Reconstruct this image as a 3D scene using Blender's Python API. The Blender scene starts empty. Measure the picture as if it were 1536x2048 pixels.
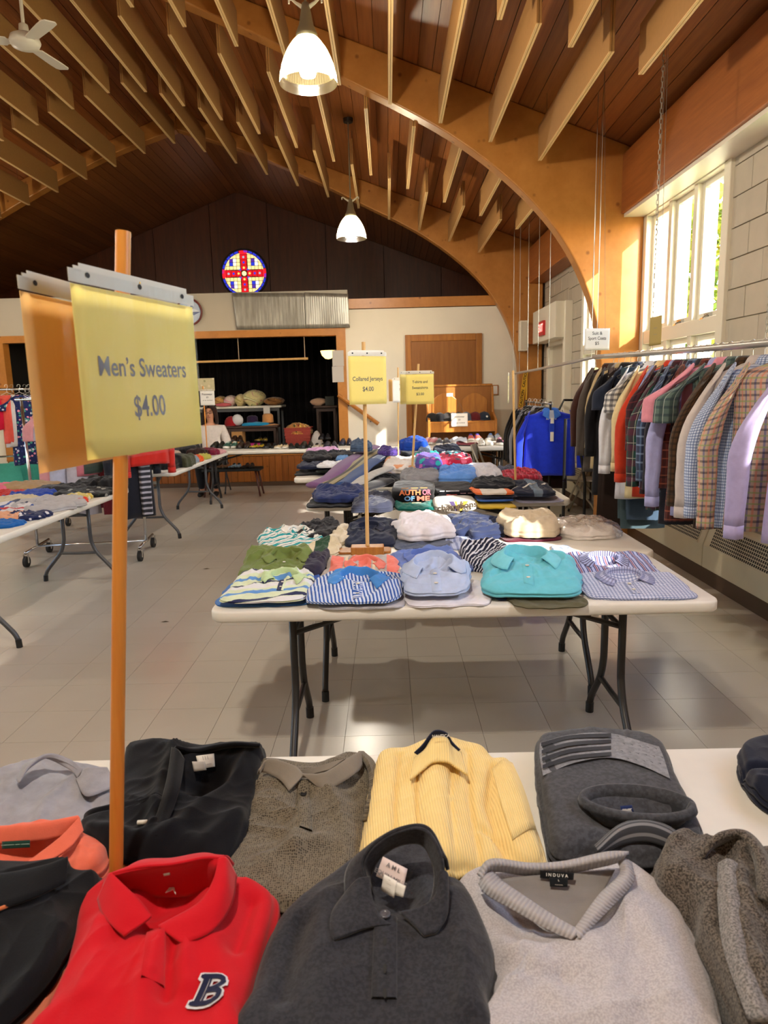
import bpy, bmesh, math, random
import numpy as np
from mathutils import Vector, Matrix

# ------------------------------------------------------------------ camera, sky, sun, exposure
SC = bpy.context.scene
COL = SC.collection
W_PX, H_PX, F_PX = 1536, 2048, 1390.2
CAM_H = 1.503
PITCH, ROLL, YAW = .172857, -.0240036, -.0091443
_f = np.array([math.sin(YAW)*math.cos(PITCH), math.cos(YAW)*math.cos(PITCH), -math.sin(PITCH)])
_rt = np.array([math.cos(YAW), -math.sin(YAW), 0.0])
_up = np.cross(_rt, _f)
_R = math.cos(ROLL)*_rt + math.sin(ROLL)*_up
_U = -math.sin(ROLL)*_rt + math.cos(ROLL)*_up
_O = np.array([0, 0, CAM_H])
cam = bpy.data.objects.new('camera', bpy.data.cameras.new('camera'))
COL.objects.link(cam)
cam.matrix_world = Matrix(((_R[0], _U[0], -_f[0], 0), (_R[1], _U[1], -_f[1], 0), (_R[2], _U[2], -_f[2], CAM_H), (0, 0, 0, 1)))
cam.data.sensor_fit = 'HORIZONTAL'
cam.data.sensor_width = 36
cam.data.lens = 36*F_PX/W_PX
cam.data.clip_start = .05
cam.data.dof.use_dof = True
cam.data.dof.focus_distance = 2.6
cam.data.dof.aperture_fstop = 12
SC.camera = cam

SC.view_settings.view_transform = 'Standard'
SC.view_settings.look = 'None'
SC.view_settings.gamma = 1
SC.view_settings.use_curve_mapping = False
SC.view_settings.exposure = 1.2

SUN_EL, SUN_DIR = math.radians(25), (-.58, .815)      # travel direction in plan
world = bpy.data.worlds.new('sky')
SC.world = world
world.use_nodes = True
wn = world.node_tree
bg = wn.nodes['Background']
sky = wn.nodes.new('ShaderNodeTexSky')
sky.sky_type = 'NISHITA'
sky.sun_disc = False
sky.sun_elevation = SUN_EL
sky.sun_rotation = math.atan2(-SUN_DIR[0], -SUN_DIR[1])
wn.links.new(sky.outputs[0], bg.inputs[0])
bg.inputs[1].default_value = 1.0
sun = bpy.data.objects.new('sun', bpy.data.lights.new('sun', 'SUN'))
COL.objects.link(sun)
sun.data.energy = 6.5
sun.data.angle = math.radians(.6)
sun.data.color = (1, .95, .86)
sun.rotation_euler = Vector((SUN_DIR[0]*math.cos(SUN_EL), SUN_DIR[1]*math.cos(SUN_EL), -math.sin(SUN_EL))).to_track_quat('-Z', 'Y').to_euler()
SC.cycles.max_bounces = 10
SC.cycles.diffuse_bounces = 6
SC.cycles.sample_clamp_indirect = 6
SC.cycles.caustics_reflective = False
SC.cycles.caustics_refractive = False

random.seed(7)
RNG = np.random.default_rng(7)

# ------------------------------------------------------------------ reading points of the place off the photograph's pixels
def ray(px, py): return _f + _R*(px-W_PX/2)/F_PX - _U*(py-H_PX/2)/F_PX
def on(px, py, z):
    d = ray(px, py); return _O + d*((z-CAM_H)/d[2])
def at(px, py, y):
    d = ray(px, py); return _O + d*(y/d[1])
def atx(px, py, x):
    d = ray(px, py); return _O + d*(x/d[0])

# ------------------------------------------------------------------ numpy noise
_perm = RNG.permutation(512)
def vnoise(x, y, z=0.0):
    x = np.asarray(x, float); y = np.asarray(y, float); z = np.zeros_like(x)+z
    xi, yi, zi = np.floor(x).astype(int), np.floor(y).astype(int), np.floor(z).astype(int)
    fx, fy, fz = x-xi, y-yi, z-zi
    s = lambda t: t*t*t*(t*(t*6-15)+10)
    u, v, w = s(fx), s(fy), s(fz)
    def h(a, b, c): return (_perm[(_perm[(_perm[a % 512]+b) % 512]+c) % 512]/255.5)-1
    def l(a, b, t): return a+(b-a)*t
    return l(l(l(h(xi, yi, zi), h(xi+1, yi, zi), u), l(h(xi, yi+1, zi), h(xi+1, yi+1, zi), u), v),
             l(l(h(xi, yi, zi+1), h(xi+1, yi, zi+1), u), l(h(xi, yi+1, zi+1), h(xi+1, yi+1, zi+1), u), v), w)
def fbm(x, y, z=0.0, o=3):
    r = 0; a = 1
    for i in range(o):
        r = r + a*vnoise(x*2**i, y*2**i, z+i*7.3); a *= .5
    return r
def crease(x, y, ang, freq, seed):
    """soft directional folds"""
    c, s = math.cos(ang), math.sin(ang)
    u, v = x*c+y*s, -x*s+y*c
    n = vnoise(u*freq*.35+seed, v*freq+seed*1.7+.5*vnoise(u*freq*.5, v*freq*.5, seed), seed)
    return 1-np.abs(n)*2

# ------------------------------------------------------------------ mesh builder
def catmull(pts, n, closed=False):
    P = np.array(pts, float)
    m = len(P)
    if m == 2 and not closed:
        t = np.linspace(0, 1, n)[:, None]; return P[0]*(1-t)+P[1]*t
    if closed:
        idx = lambda i: P[np.asarray(i) % m]; segs = m
        t = np.linspace(0, segs, n, endpoint=False)
    else:
        Q = np.vstack([2*P[0]-P[1], P, 2*P[-1]-P[-2]])
        idx = lambda i: Q[np.clip(np.asarray(i)+1, 0, m+1)]; segs = m-1
        t = np.linspace(0, segs, n)
    i = np.minimum(np.floor(t).astype(int), segs-1); f = (t-i)[:, None]
    a, b, c, d = idx(i-1), idx(i), idx(i+1), idx(i+2)
    return .5*((2*b)+(-a+c)*f+(2*a-5*b+4*c-d)*f*f+(-a+3*b-3*c+d)*f**3)

class MB:
    def __init__(self): self.v = []; self.f = []; self.uv = []
    def add(self, verts, faces, uvs=None):
        o = len(self.v)
        self.v.extend([tuple(map(float, p)) for p in verts])
        self.f.extend([tuple(i+o for i in q) for q in faces])
        self.uv.extend([tuple(map(float, p)) for p in uvs] if uvs is not None else [(float(p[0]), float(p[2])) for p in verts])
        return self
    def box(self, c, s, M=None):
        hx, hy, hz = s[0]/2, s[1]/2, s[2]/2
        vs = [Vector((x, y, z)) for x in (-hx, hx) for y in (-hy, hy) for z in (-hz, hz)]
        if M is not None: vs = [M @ p for p in vs]
        vs = [p+Vector(c) for p in vs]
        return self.add(vs, [(0, 1, 3, 2), (4, 6, 7, 5), (0, 4, 5, 1), (2, 3, 7, 6), (0, 2, 6, 4), (1, 5, 7, 3)])
    def span(self, a, b):
        return self.box([(a[i]+b[i])/2 for i in range(3)], [abs(b[i]-a[i]) for i in range(3)])
    def rbox(self, c, s, r, n=3, zr=None):
        """rounded-corner slab (round in plan, small chamfer top and bottom)"""
        hx, hy, hz = s[0]/2, s[1]/2, s[2]/2
        ch = zr if zr is not None else min(r, hz)*.4
        rings = []
        for z, ins in ((-hz, ch), (-hz+ch, 0), (hz-ch, 0), (hz-ch*.3, ch*.3), (hz, ch)):
            ring = []
            for k, (sx, sy) in enumerate(((1, 1), (-1, 1), (-1, -1), (1, -1))):
                for j in range(n+1):
                    a = math.pi/2*(k+j/n)
                    ring.append((c[0]+sx*(hx-r)+(r-ins)*math.cos(a), c[1]+sy*(hy-r)+(r-ins)*math.sin(a), c[2]+z))
            rings.append(ring)
        return self.loft(rings, closed=True, cap=True)
    def loft(self, rings, closed=True, cap=False, uvs=None):
        n = len(rings[0]); m = len(rings)
        vs = [p for r in rings for p in r]; fs = []
        for i in range(m-1):
            for j in range(n if closed else n-1):
                k = (j+1) % n
                fs.append((i*n+j, i*n+k, (i+1)*n+k, (i+1)*n+j))
        if cap:
            fs.append(tuple(range(n-1, -1, -1))); fs.append(tuple((m-1)*n+j for j in range(n)))
        return self.add(vs, fs, uvs)
    def tube(self, pts, r, n=8, cap=True, closed=False):
        P = [Vector(p) for p in pts]; m = len(P)
        rr = r if hasattr(r, '__len__') else [r]*m
        rings = []; prev = None
        for i in range(m):
            if closed: t = (P[(i+1) % m]-P[i-1]).normalized()
            else: t = (P[min(i+1, m-1)]-P[max(i-1, 0)]).normalized()
            if prev is None:
                a = Vector((0, 0, 1)) if abs(t.z) < .9 else Vector((1, 0, 0))
                u = t.cross(a).normalized()
            else:
                u = (prev-t*prev.dot(t)).normalized()
            prev = u; w = t.cross(u)
            rings.append([P[i]+(u*math.cos(2*math.pi*k/n)+w*math.sin(2*math.pi*k/n))*rr[i] for k in range(n)])
        if closed: rings.append(rings[0])
        return self.loft(rings, True, cap and not closed)
    def lathe(self, prof, c, n=24, cap=False, axis=None):
        rings = [[(c[0]+r*math.cos(2*math.pi*k/n), c[1]+r*math.sin(2*math.pi*k/n), c[2]+z) for k in range(n)] for r, z in prof]
        return self.loft(rings, True, cap)
    def prism(self, poly, d, ax='y'):
        """poly of 2-D points (x,z for ax y; y,z for x; x,y for z), d=(d0,d1) along ax"""
        n = len(poly)
        mk = {'y': lambda p, t: (p[0], t, p[1]), 'x': lambda p, t: (t, p[0], p[1]), 'z': lambda p, t: (p[0], p[1], t)}[ax]
        vs = [mk(p, d[0]) for p in poly]+[mk(p, d[1]) for p in poly]
        fs = [tuple(range(n)), tuple(range(2*n-1, n-1, -1))]+[(i, i+n, (i+1) % n+n, (i+1) % n) for i in range(n)]
        return self.add(vs, fs)
    def sheet(self, G, uv=None):
        """G: array (m,n,3)"""
        m, n = G.shape[:2]
        fs = [(i*n+j, i*n+j+1, (i+1)*n+j+1, (i+1)*n+j) for i in range(m-1) for j in range(n-1)]
        return self.add(G.reshape(-1, 3), fs, None if uv is None else uv.reshape(-1, 2))
    def build(self, name, mat, parent=None, smooth=False, bevel=0, solid=0, subd=0, seg=2, auto=None):
        me = bpy.data.meshes.new(name)
        v = self.v
        if parent is not None:
            l = parent.matrix_basis.translation if parent.parent is None else parent.parent.matrix_basis.translation
            if parent.type == 'MESH' and parent.parent is None: l = parent.matrix_basis.translation
            if l.length > 0: v = [(p[0]-l[0], p[1]-l[1], p[2]-l[2]) for p in v]
        me.from_pydata(v, [], self.f)
        bm = bmesh.new(); bm.from_mesh(me); bmesh.ops.recalc_face_normals(bm, faces=bm.faces); 
        uvl = bm.loops.layers.uv.new('uv')
        for f in bm.faces:
            f.smooth = smooth
            for lp in f.loops: lp[uvl].uv = self.uv[lp.vert.index]
        bm.to_mesh(me); bm.free()
        if mat is not None:
            for m in (mat if isinstance(mat, (list, tuple)) else [mat]): me.materials.append(m)
        o = bpy.data.objects.new(name, me); COL.objects.link(o)
        if parent is not None: o.parent = parent
        if bevel:
            b = o.modifiers.new('bevel', 'BEVEL'); b.width = bevel; b.segments = seg; b.limit_method = 'ANGLE'; b.angle_limit = math.radians(40)
        if solid:
            s = o.modifiers.new('thickness', 'SOLIDIFY'); s.thickness = solid; s.offset = 0
        if subd:
            s = o.modifiers.new('smooth', 'SUBSURF'); s.levels = subd; s.render_levels = subd
        if auto: me.set_sharp_from_angle(angle=math.radians(auto))
        return o

def tag(o, label, cat, group=None):
    o['label'] = label; o['category'] = cat
    if group: o['group'] = group
    return o
def thing(name, label, cat, loc=(0, 0, 0), group=None):
    o = bpy.data.objects.new(name, None); COL.objects.link(o)
    o.empty_display_size = .05
    o.location = tuple(float(c) for c in loc)
    return tag(o, label, cat, group)
def solo(name, mb, mat, label, cat, group=None, base=None, **k):
    """a thing that is one mesh; its origin is put at base"""
    if base is None:
        a = np.array(mb.v); base = (a[:, 0].mean(), a[:, 1].mean(), a[:, 2].min())
    base = tuple(float(c) for c in base)
    mb.v = [(p[0]-base[0], p[1]-base[1], p[2]-base[2]) for p in mb.v]
    o = mb.build(name, mat, None, **k); o.location = base
    return tag(o, label, cat, group)
def struct(name, mb, mat, parent=None, **k):
    o = mb.build(name, mat, parent, **k)
    if parent is None: o['kind'] = 'structure'
    return o
def copy_tree(o, parent=None):
    c = o.copy(); COL.objects.link(c)
    if parent is not None: c.parent = parent
    for ch in [x for x in o.children]: copy_tree(ch, c)
    return c

# ------------------------------------------------------------------ materials
def lin(h):
    h = h.lstrip('#'); c = [int(h[i:i+2], 16)/255 for i in (0, 2, 4)]
    return tuple(x/12.92 if x <= .04045 else ((x+.055)/1.055)**2.4 for x in c)+(1,)
class NT:
    def __init__(self, name):
        self.m = bpy.data.materials.new(name); self.m.use_nodes = True
        self.t = self.m.node_tree; self.b = self.t.nodes['Principled BSDF']; self.out = self.t.nodes['Material Output']
    def n(self, typ, **k):
        x = self.t.nodes.new('ShaderNode'+typ)
        for a, b in k.items():
            if a.startswith('i_'):
                x.inputs[int(a[2:]) if a[2:].isdigit() else a[2:].replace('_', ' ')].default_value = b
            else: setattr(x, a, b)
        return x
    def l(self, a, b): self.t.links.new(a, b)
    def coord(self, kind='Object', scale=(1, 1, 1), rot=(0, 0, 0)):
        c = self.n('TexCoord'); mp = self.n('Mapping'); mp.inputs['Scale'].default_value = scale; mp.inputs['Rotation'].default_value = rot
        self.l(c.outputs[kind], mp.inputs[0]); return mp.outputs[0]
    def noise(self, vec, scale, detail=3, rough=.5):
        x = self.n('TexNoise'); x.inputs['Scale'].default_value = scale; x.inputs['Detail'].default_value = detail; x.inputs['Roughness'].default_value = rough
        if vec is not None: self.l(vec, x.inputs['Vector'])
        return x.outputs['Fac']
    def ramp(self, fac, stops, interp='LINEAR'):
        x = self.n('ValToRGB'); cr = x.color_ramp; cr.interpolation = interp
        while len(cr.elements) < len(stops): cr.elements.new(.5)
        for e, (p, c) in zip(cr.elements, stops): e.position = p; e.color = c if len(c) == 4 else tuple(c)+(1,)
        self.l(fac, x.inputs[0]); return x.outputs[0]
    def math(self, op, a, b=None):
        x = self.n('Math', operation=op)
        for i, s in enumerate((a, b)):
            if s is None: continue
            if isinstance(s, (int, float)): x.inputs[i].default_value = s
            else: self.l(s, x.inputs[i])
        return x.outputs[0]
    def mix(self, fac, a, b, mode='MIX'):
        x = self.n('Mix', data_type='RGBA', blend_type=mode)
        for i, s in ((0, fac), (6, a), (7, b)):
            if isinstance(s, (int, float)): x.inputs[i].default_value = s
            elif isinstance(s, tuple): x.inputs[i].default_value = s
            else: self.l(s, x.inputs[i])
        return x.outputs[2]
    def bump(self, h, strength=.3, dist=.01):
        x = self.n('Bump'); x.inputs['Strength'].default_value = strength; x.inputs['Distance'].default_value = dist
        self.l(h, x.inputs['Height']); self.l(x.outputs[0], self.b.inputs['Normal'])
    def set(self, col=None, rough=None, metal=None, spec=None, **k):
        if col is not None:
            if isinstance(col, tuple): self.b.inputs['Base Color'].default_value = col
            else: self.l(col, self.b.inputs['Base Color'])
        if rough is not None: self.b.inputs['Roughness'].default_value = rough
        if metal is not None: self.b.inputs['Metallic'].default_value = metal
        if spec is not None: self.b.inputs['Specular IOR Level'].default_value = spec
        for a, b in k.items(): self.b.inputs[a.replace('_', ' ')].default_value = b
        return self.m
_mc = {}
def plain(name, h, rough=.5, metal=0, spec=.5, nz=0.0, nscale=20, bump=0):
    key = (name, h, rough, metal)
    if key in _mc: return _mc[key]
    t = NT(name); c = lin(h)
    if nz or bump:
        v = t.coord(); f = t.noise(v, nscale, 4)
        if nz: t.set(t.ramp(f, [(.25, tuple(x*(1-nz) for x in c[:3])), (.75, tuple(min(1, x*(1+nz)) for x in c[:3]))]))
        else: t.set(c)
        if bump: t.bump(f, bump, .005)
    else: t.set(c)
    m = t.set(None, rough, metal, spec); _mc[key] = m; return m
def wood(name, h1, h2, scale=(1, 14, 14), rough=.5, knots=0, rnd=.0, bump=.05, knot_col='#4a2a12', spec=.4, lam=0):
    t = NT(name); v = t.coord('Object', scale)
    f = t.noise(v, 2.2, 5, .6)
    g = t.noise(v, 9, 3, .5)
    fac = t.math('ADD', t.math('MULTIPLY', f, .75), t.math('MULTIPLY', g, .25))
    c = t.ramp(fac, [(.3, lin(h1)), (.7, lin(h2))])
    if knots:
        vv = t.coord('Object', (1, 1, 1)); vo = t.n('TexVoronoi'); vo.inputs['Scale'].default_value = knots; t.l(vv, vo.inputs['Vector'])
        k = t.ramp(vo.outputs['Distance'], [(.0, (.8, .8, .8)), (.07, (.55, .55, .55)), (.13, (0, 0, 0))])
        c = t.mix(k, c, lin(knot_col))
    if rnd:
        oi = t.n('ObjectInfo'); r = t.math('ADD', t.math('MULTIPLY', oi.outputs['Random'], rnd*2), 1-rnd)
        hs = t.n('HueSaturation'); t.l(r, hs.inputs['Value']); t.l(c, hs.inputs['Color']); c = hs.outputs[0]
    t.set(c, rough, 0, spec)
    if bump: t.bump(fac, bump, .004)
    return t.m
def emis(name, h, s):
    t = NT(name); t.set((0, 0, 0, 1), 1); t.b.inputs['Emission Color'].default_value = lin(h); t.b.inputs['Emission Strength'].default_value = s
    return t.m

# ------------------------------------------------------------------ the hall: floor, walls, roof
YF, YB, YS = -2.6, 15.5, 11.4          # camera-side wall, gable end, stage front
XR, RIDGE, ZR, SLOPE = 2.47, -3.07, 5.68, .375
XL = 2*RIDGE-XR
def ceil_z(x): return ZR-SLOPE*abs(x-RIDGE)

M_block = plain('painted_block', '#b3a998', .55, nz=.05, nscale=9, bump=.15)
M_plaster = plain('white_plaster', '#e0dacb', .75, nz=.03, nscale=3, bump=.05)
M_trimw = plain('white_trim_paint', '#e2dccb', .4)
M_beam = wood('glulam', '#a66c2f', '#bd8140', (2, .5, 2), .36, knots=5.5, bump=.02, knot_col='#6b3c18')
M_beam2 = wood('glulam_girder', '#8a4d22', '#a8652f', (14, .8, 14), .45, bump=.03)
M_plank = wood('ceiling_plank', '#7c4825', '#a06331', (16, .6, 16), .42, knots=0, rnd=.22, bump=.04)
M_gable = wood('dark_plywood', '#43200f', '#5f3019', (7, 7, .6), .4, rnd=.12, bump=.03)
M_oak = wood('varnished_oak', '#8c5522', '#b3762f', (14, 14, 1), .35, bump=.03)
M_door = wood('oak_door', '#83501f', '#97612a', (10, 10, .8), .35, bump=.02)
M_paneling = wood('stage_panelling', '#7d4415', '#9c5c22', (20, 20, 1), .4, knots=5, rnd=.12)
M_base = plain('brown_vinyl', '#4d3622', .5)
M_black = plain('black_paint', '#0c0b0b', .7)

t = NT('vinyl_tile')
oi = t.n('ObjectInfo')
v = t.coord('Object')
geo = t.n('NewGeometry'); mp = t.n('Mapping'); t.l(geo.outputs['Position'], mp.inputs[0])
f1 = t.noise(mp.outputs[0], 1.3, 4); f2 = t.noise(mp.outputs[0], 160, 2); f3 = t.noise(mp.outputs[0], 9, 5, .7)
c = t.ramp(f1, [(.3, lin('#b4ada1')), (.7, lin('#bcb5a9'))])
c = t.mix(t.ramp(f2, [(.6, (0, 0, 0)), (.75, (.1, .1, .1))]), c, lin('#84786a'))
c = t.mix(t.math('MULTIPLY', oi.outputs['Random'], .12), c, lin('#a89e90'))
t.set(c, .22, 0, .5)
t.l(t.ramp(f3, [(.3, (.23, .23, .23)), (.75, (.26, .26, .26))]), t.b.inputs['Roughness'])
t.bump(f1, .03, .01)
M_tile = t.m
M_grout = plain('tile_joint', '#6f6353', .7)

floor = struct('floor', MB().span((XL, YF, -.05), (XR+.25, YS, -.004)), M_grout)
# vinyl tiles: the 300 that show largest are single pieces
TS = .305; ox = on(470, 1372, 0)[0] % TS; oy = 3.47 % TS
tiles = []
for i in range(int((XL)/TS)-1, int(XR/TS)+1):
    for j in range(int(YF/TS)-1, int(YS/TS)+1):
        x, y = i*TS+ox, j*TS+oy
        if x < XL-.1 or x+TS > XR+.15 or y < YF or y+TS > YS+.1: continue
        d = np.array([x+TS/2, y+TS/2, 0])-_O; z = d@_f
        if z > .3:
            u, w_ = 768+F_PX*(d@_R)/z, 1024-F_PX*(d@_U)/z
            vis = -40 < u < 1580 and 900 < w_ < 1560
        else: vis = False
        tiles.append((0 if vis else 1, y if vis else 50+abs(y), x, y))
tiles.sort()
g = .0009
tm = MB().span((g, g, -.004), (TS-g, TS-g, 0)).build('tile', M_tile, floor)
tdata = tm.data; bpy.data.objects.remove(tm)
rest = MB()
for k, (a, b, x, y) in enumerate(tiles):
    if k < 300:
        o = bpy.data.objects.new('tile', tdata); COL.objects.link(o); o.parent = floor; o.location = (x, y, 0)
    else: rest.span((x+g, y+g, -.004), (x+TS-g, y+TS-g, 0))
ro = rest.build('tile', M_tile, floor); ro['kind'] = 'stuff'

# ---- right wall: block piers, windows, door
ZTOP = 3.62
WIN = [(.2, 2.6), (2.75, 4.57), (5.26, 6.9), (7.35, 8.95)]      # y spans of the right windows; unseen first one widened for more sun
ZH = 3.12
SILL = {.2: 1.9}  # unseen window's raised sill, shaped to keep sun off the floor
DR = (9.75, 10.85, 2.15)
wr = MB()
solid = []
edges = [YF]+[e for w in WIN for e in w]+[DR[0], DR[1], YB]
segs = [(YF, .2), (2.6, 2.75), (4.57, 5.26), (6.9, 7.35), (8.95, 9.75), (10.85, YB)]
for a, b in segs: wr.span((XR+.02, a, 0), (XR+.22, b, ZTOP+.1))
for a, b in WIN:
    ZS = SILL.get(a, 1.0)
    wr.span((XR+.02, a, 0), (XR+.22, b, ZS)); wr.span((XR+.02, a, ZH), (XR+.22, b, ZTOP+.1))
wr.span((XR+.02, DR[0], DR[2]), (XR+.22, DR[1], ZTOP+.1))
wall_r = struct('wall_right', wr, M_block)
# the blocks one by one where they show
def blocks(y0, y1, z0, z1, parent, x=XR, course=.203, length=.406):
    nz = max(1, round((z1-z0)/course)); cz = (z1-z0)/nz
    for i in range(nz):
        ys = [y0]; yy = y0+(length if i % 2 else length/2)
        while yy < y1-.08: ys.append(yy); yy += length
        ys.append(y1)
        for a, b in zip(ys[:-1], ys[1:]):
            q = random.uniform(-.0015, .0015)
            MB().span((x+q, a+.003, z0+i*cz+.003), (x+.03, b-.003, z0+(i+1)*cz-.003)).build('block', M_block, parent, bevel=.003, seg=1)
for a, b in ((4.57, 5.26), (7.07, 7.35), (8.95, 9.75), (10.85, 11.2)): blocks(a, b, .9, ZTOP, wall_r)
blocks(9.75, 10.85, 2.2, ZTOP, wall_r)
t = NT('window_glass'); tp = t.n('BsdfTransparent'); gl = t.n('BsdfGlossy'); gl.inputs['Roughness'].default_value = .02
ms = t.n('MixShader'); ms.inputs[0].default_value = .04; t.l(tp.outputs[0], ms.inputs[1]); t.l(gl.outputs[0], ms.inputs[2]); t.l(ms.outputs[0], t.out.inputs[0]); M_glass = t.m
for k, (a, b) in enumerate(WIN):
    ZS = SILL.get(a, 1.0)
    fr = MB(); x0, x1 = XR-.03, XR+.16
    fr.span((x0, a-.03, ZS), (x1, a+.07, ZH)); fr.span((x0, b-.07, ZS), (x1, b+.03, ZH))
    fr.span((x0, a, ZH-.08), (x1, b, ZH+.03)); fr.span((x0-.08, a-.05, ZS-.06), (x1, b+.05, ZS))
    mid = (a+b)/2
    zt = 2.0
    fr.span((x0+.01, a+.07, zt-.12), (x1, b-.07, zt))                         # transom between the sashes
    third = (b-a-.14)/3; bars_ = [a+.07+third, a+.07+2*third]
    for mid in bars_: fr.span((x0+.02, mid-.035, ZS), (x1, mid+.035, ZH-.08))
    w = struct('window_%d' % (k+1), fr, M_trimw, bevel=.006)
    w['kind'] = 'structure'
    for (p, q) in ((a+.07, bars_[0]-.035), (bars_[0]+.035, bars_[1]-.035), (bars_[1]+.035, b-.07)):
        for (z0, z1) in ((ZS, zt-.12), (zt, ZH-.08)):
            if z1-z0 < .3: continue
            s = MB(); e = .045; xx0, xx1 = XR+.03, XR+.08
            s.span((xx0, p, z0), (xx1, p+e, z1)); s.span((xx0, q-e, z0), (xx1, q, z1))
            s.span((xx0, p+e, z0), (xx1, q-e, z0+e)); s.span((xx0, p+e, z1-e), (xx1, q-e, z1))
            so = s.build('sash', M_trimw, w, bevel=.004)
            gl = MB().span((XR+.052, p+e, z0+e), (XR+.056, q-e, z1-e)).build('pane', M_glass, so)
            if z0 == zt:
                cr = MB(); yc = (p+q)/2
                cr.box((XR+.02, yc, z0+.02), (.03, .09, .03)); cr.tube([(XR+.01, yc-.02, z0+.02), (XR-.02, yc+.0, z0+.0), (XR-.015, yc+.06, z0-.01)], .007, 6)
                cr.build('crank', plain('chrome', '#c9c9c9', .2, 1), so)
# roller shade rolled up under the girder
for a, b in ((5.27, 6.86), (2.8, 4.55)):
    solo('roller_shade', MB().tube([(XR-.06, a, ZH+.01), (XR-.06, b, ZH+.01)], .035, 16), M_trimw,
         'white roller shade rolled up over the window left of the block pier' if a > 5 else 'white roller shade rolled up over the window at the right edge', 'shade')
# side door, its frame and the boxed hood over it
d = MB().span((XR+.04, DR[0]+.06, 0), (XR+.09, DR[1]-.06, DR[2]-.06))
dr = struct('door_2', d, plain('grey_door_paint', '#c3bba8', .45))
f = MB(); f.span((XR-.03, DR[0]-.04, 0), (XR+.2, DR[0]+.06, DR[2])); f.span((XR-.03, DR[1]-.06, 0), (XR+.2, DR[1]+.04, DR[2])); f.span((XR-.03, DR[0]-.04, DR[2]-.06), (XR+.2, DR[1]+.04, DR[2]+.05))
f.build('door_frame', M_trimw, dr, bevel=.004)
MB().span((XR-.22, 9.55, 2.15), (XR, 11.0, 2.62)).build('door_hood', M_trimw, dr, bevel=.006)
MB().span((XR-.1, 9.5, 0), (XR, 9.62, 2.62)).build('door_post', M_trimw, dr, bevel=.006)

# ---- left wall and camera-side wall, each with windows of the same kind
ZS = 1.0
wl = MB(); LW = [(2.75, 4.62), (5.27, 6.86)]
prev = YF
for a, b in LW+[(YB, YB)]:
    wl.span((XL-.2, prev, 0), (XL, a, ZTOP+.1)); prev = b
    if a < YB: wl.span((XL-.2, a, 0), (XL, b, ZS)); wl.span((XL-.2, a, ZH), (XL, b, ZTOP+.1))
wall_l = struct('wall_left', wl, M_block)
for k, (a, b) in enumerate(LW):
    fr = MB(); x1, x0 = XL+.03, XL-.16; mid = (a+b)/2
    for s in (((x0, a-.03, ZS), (x1, a+.07, ZH)), ((x0, b-.07, ZS), (x1, b+.03, ZH)), ((x0, a, ZH-.08), (x1, b, ZH+.03)), ((x0, a-.05, ZS-.06), (x1+.08, b+.05, ZS)),
              ((x0, a, 1.88), (x1, b, 2.0)), ((x0, mid-.05, ZS), (x1, mid+.05, ZH))): fr.span(*s)
    struct('window_%d' % (k+5), fr, M_trimw)
struct('wall_front', MB().prism([(XL-.2, 0), (XR+.22, 0), (XR+.22, ceil_z(XR)), (RIDGE, ZR), (XL-.2, ceil_z(XL))], (YF-.2, YF)), M_plaster)

# ---- gable end: dark plywood sheets
gab = struct('wall_back', MB().prism([(XL-.2, 0), (XR+.22, 0), (XR+.22, ceil_z(XR)+.1), (RIDGE, ZR+.12), (XL-.2, ceil_z(XL)+.1)], (YB+.03, YB+.2)), M_black)
x = RIDGE-.61-1.22*4
while x < XR:
    a, b = max(x, XL), min(x+1.22, XR)
    if b-a > .1:
        top = [(b-.004, ceil_z(b)), (a+.004, ceil_z(a))]
        if a < RIDGE < b: top.insert(1, (RIDGE, ZR))
        MB().prism([(a+.004, 2.6), (b-.004, 2.6)]+top, (YB, YB+.028)).build('panel', M_gable, gab, bevel=.003, seg=1)
    x += 1.22

# ---- stage front wall: door wall at right, opening, fascia
PX0, PX1 = -6.13, -.80
ws = MB()
ws.span((PX1+.15, YS, 0), (XR+.2, YS+.12, 2.78))
ws.span((XL-.2, YS, 0), (PX0-.15, YS+.12, 2.78))
ws.span((PX0-.15, YS, 2.50), (PX1+.15, YS+.12, 3.02))
wall_s = struct('wall_stage', ws, M_plaster)
struct('ceiling_loft', MB().span((XL, YS+.1, 2.80), (XR+.1, YB, 2.86)), M_gable)  # unseen loft floor added to block light above the stage
sg = MB(); sg.span((PX0-.15, YS+.0, 0), (PX1+.15, YB, .5)); stage = struct('floor_stage', sg, M_base)
x = PX0-.15
while x < PX1+.1:
    b = min(x+.105, PX1+.15)
    MB().span((x+.002, YS-.018, .07), (b-.002, YS, .5)).build('board', M_paneling, stage, bevel=.003, seg=1); x += .105
MB().span((PX0-.15, YS-.03, .0), (PX1+.15, YS, .07)).build('baseboard', M_base, stage)
MB().span((PX0-.15, YS-.04, .5), (PX1+.15, YS+.1, .53)).build('nosing', M_oak, stage, bevel=.005)
struct('trim_1', MB().span((PX1, YS-.03, .53), (PX1+.15, YS+.15, 2.50)), M_beam)
struct('trim_2', MB().span((PX0-.15, YS-.03, .53), (PX0, YS+.15, 2.50)), M_beam)
struct('trim_3', MB().span((PX0-.15, YS-.035, 2.39), (PX1+.15, YS+.15, 2.50)), M_beam)
struct('trim_4', MB().span((PX1+.2, YS-.03, 2.79), (XR, YS+.15, 2.94)), M_beam)
struct('trim_5', MB().span((XL, YS-.03, 2.79), (PX0-.2, YS+.15, 2.94)), M_beam)
fas = struct('trim_6', MB().span((PX0-.25, YS-.02, 2.50), (PX1+.2, YS+.1, 3.08)), plain('fascia_paint', '#b5afa2', .8, nz=.03, nscale=3))  # white fascia greyed: its shade is put into the colour
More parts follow.
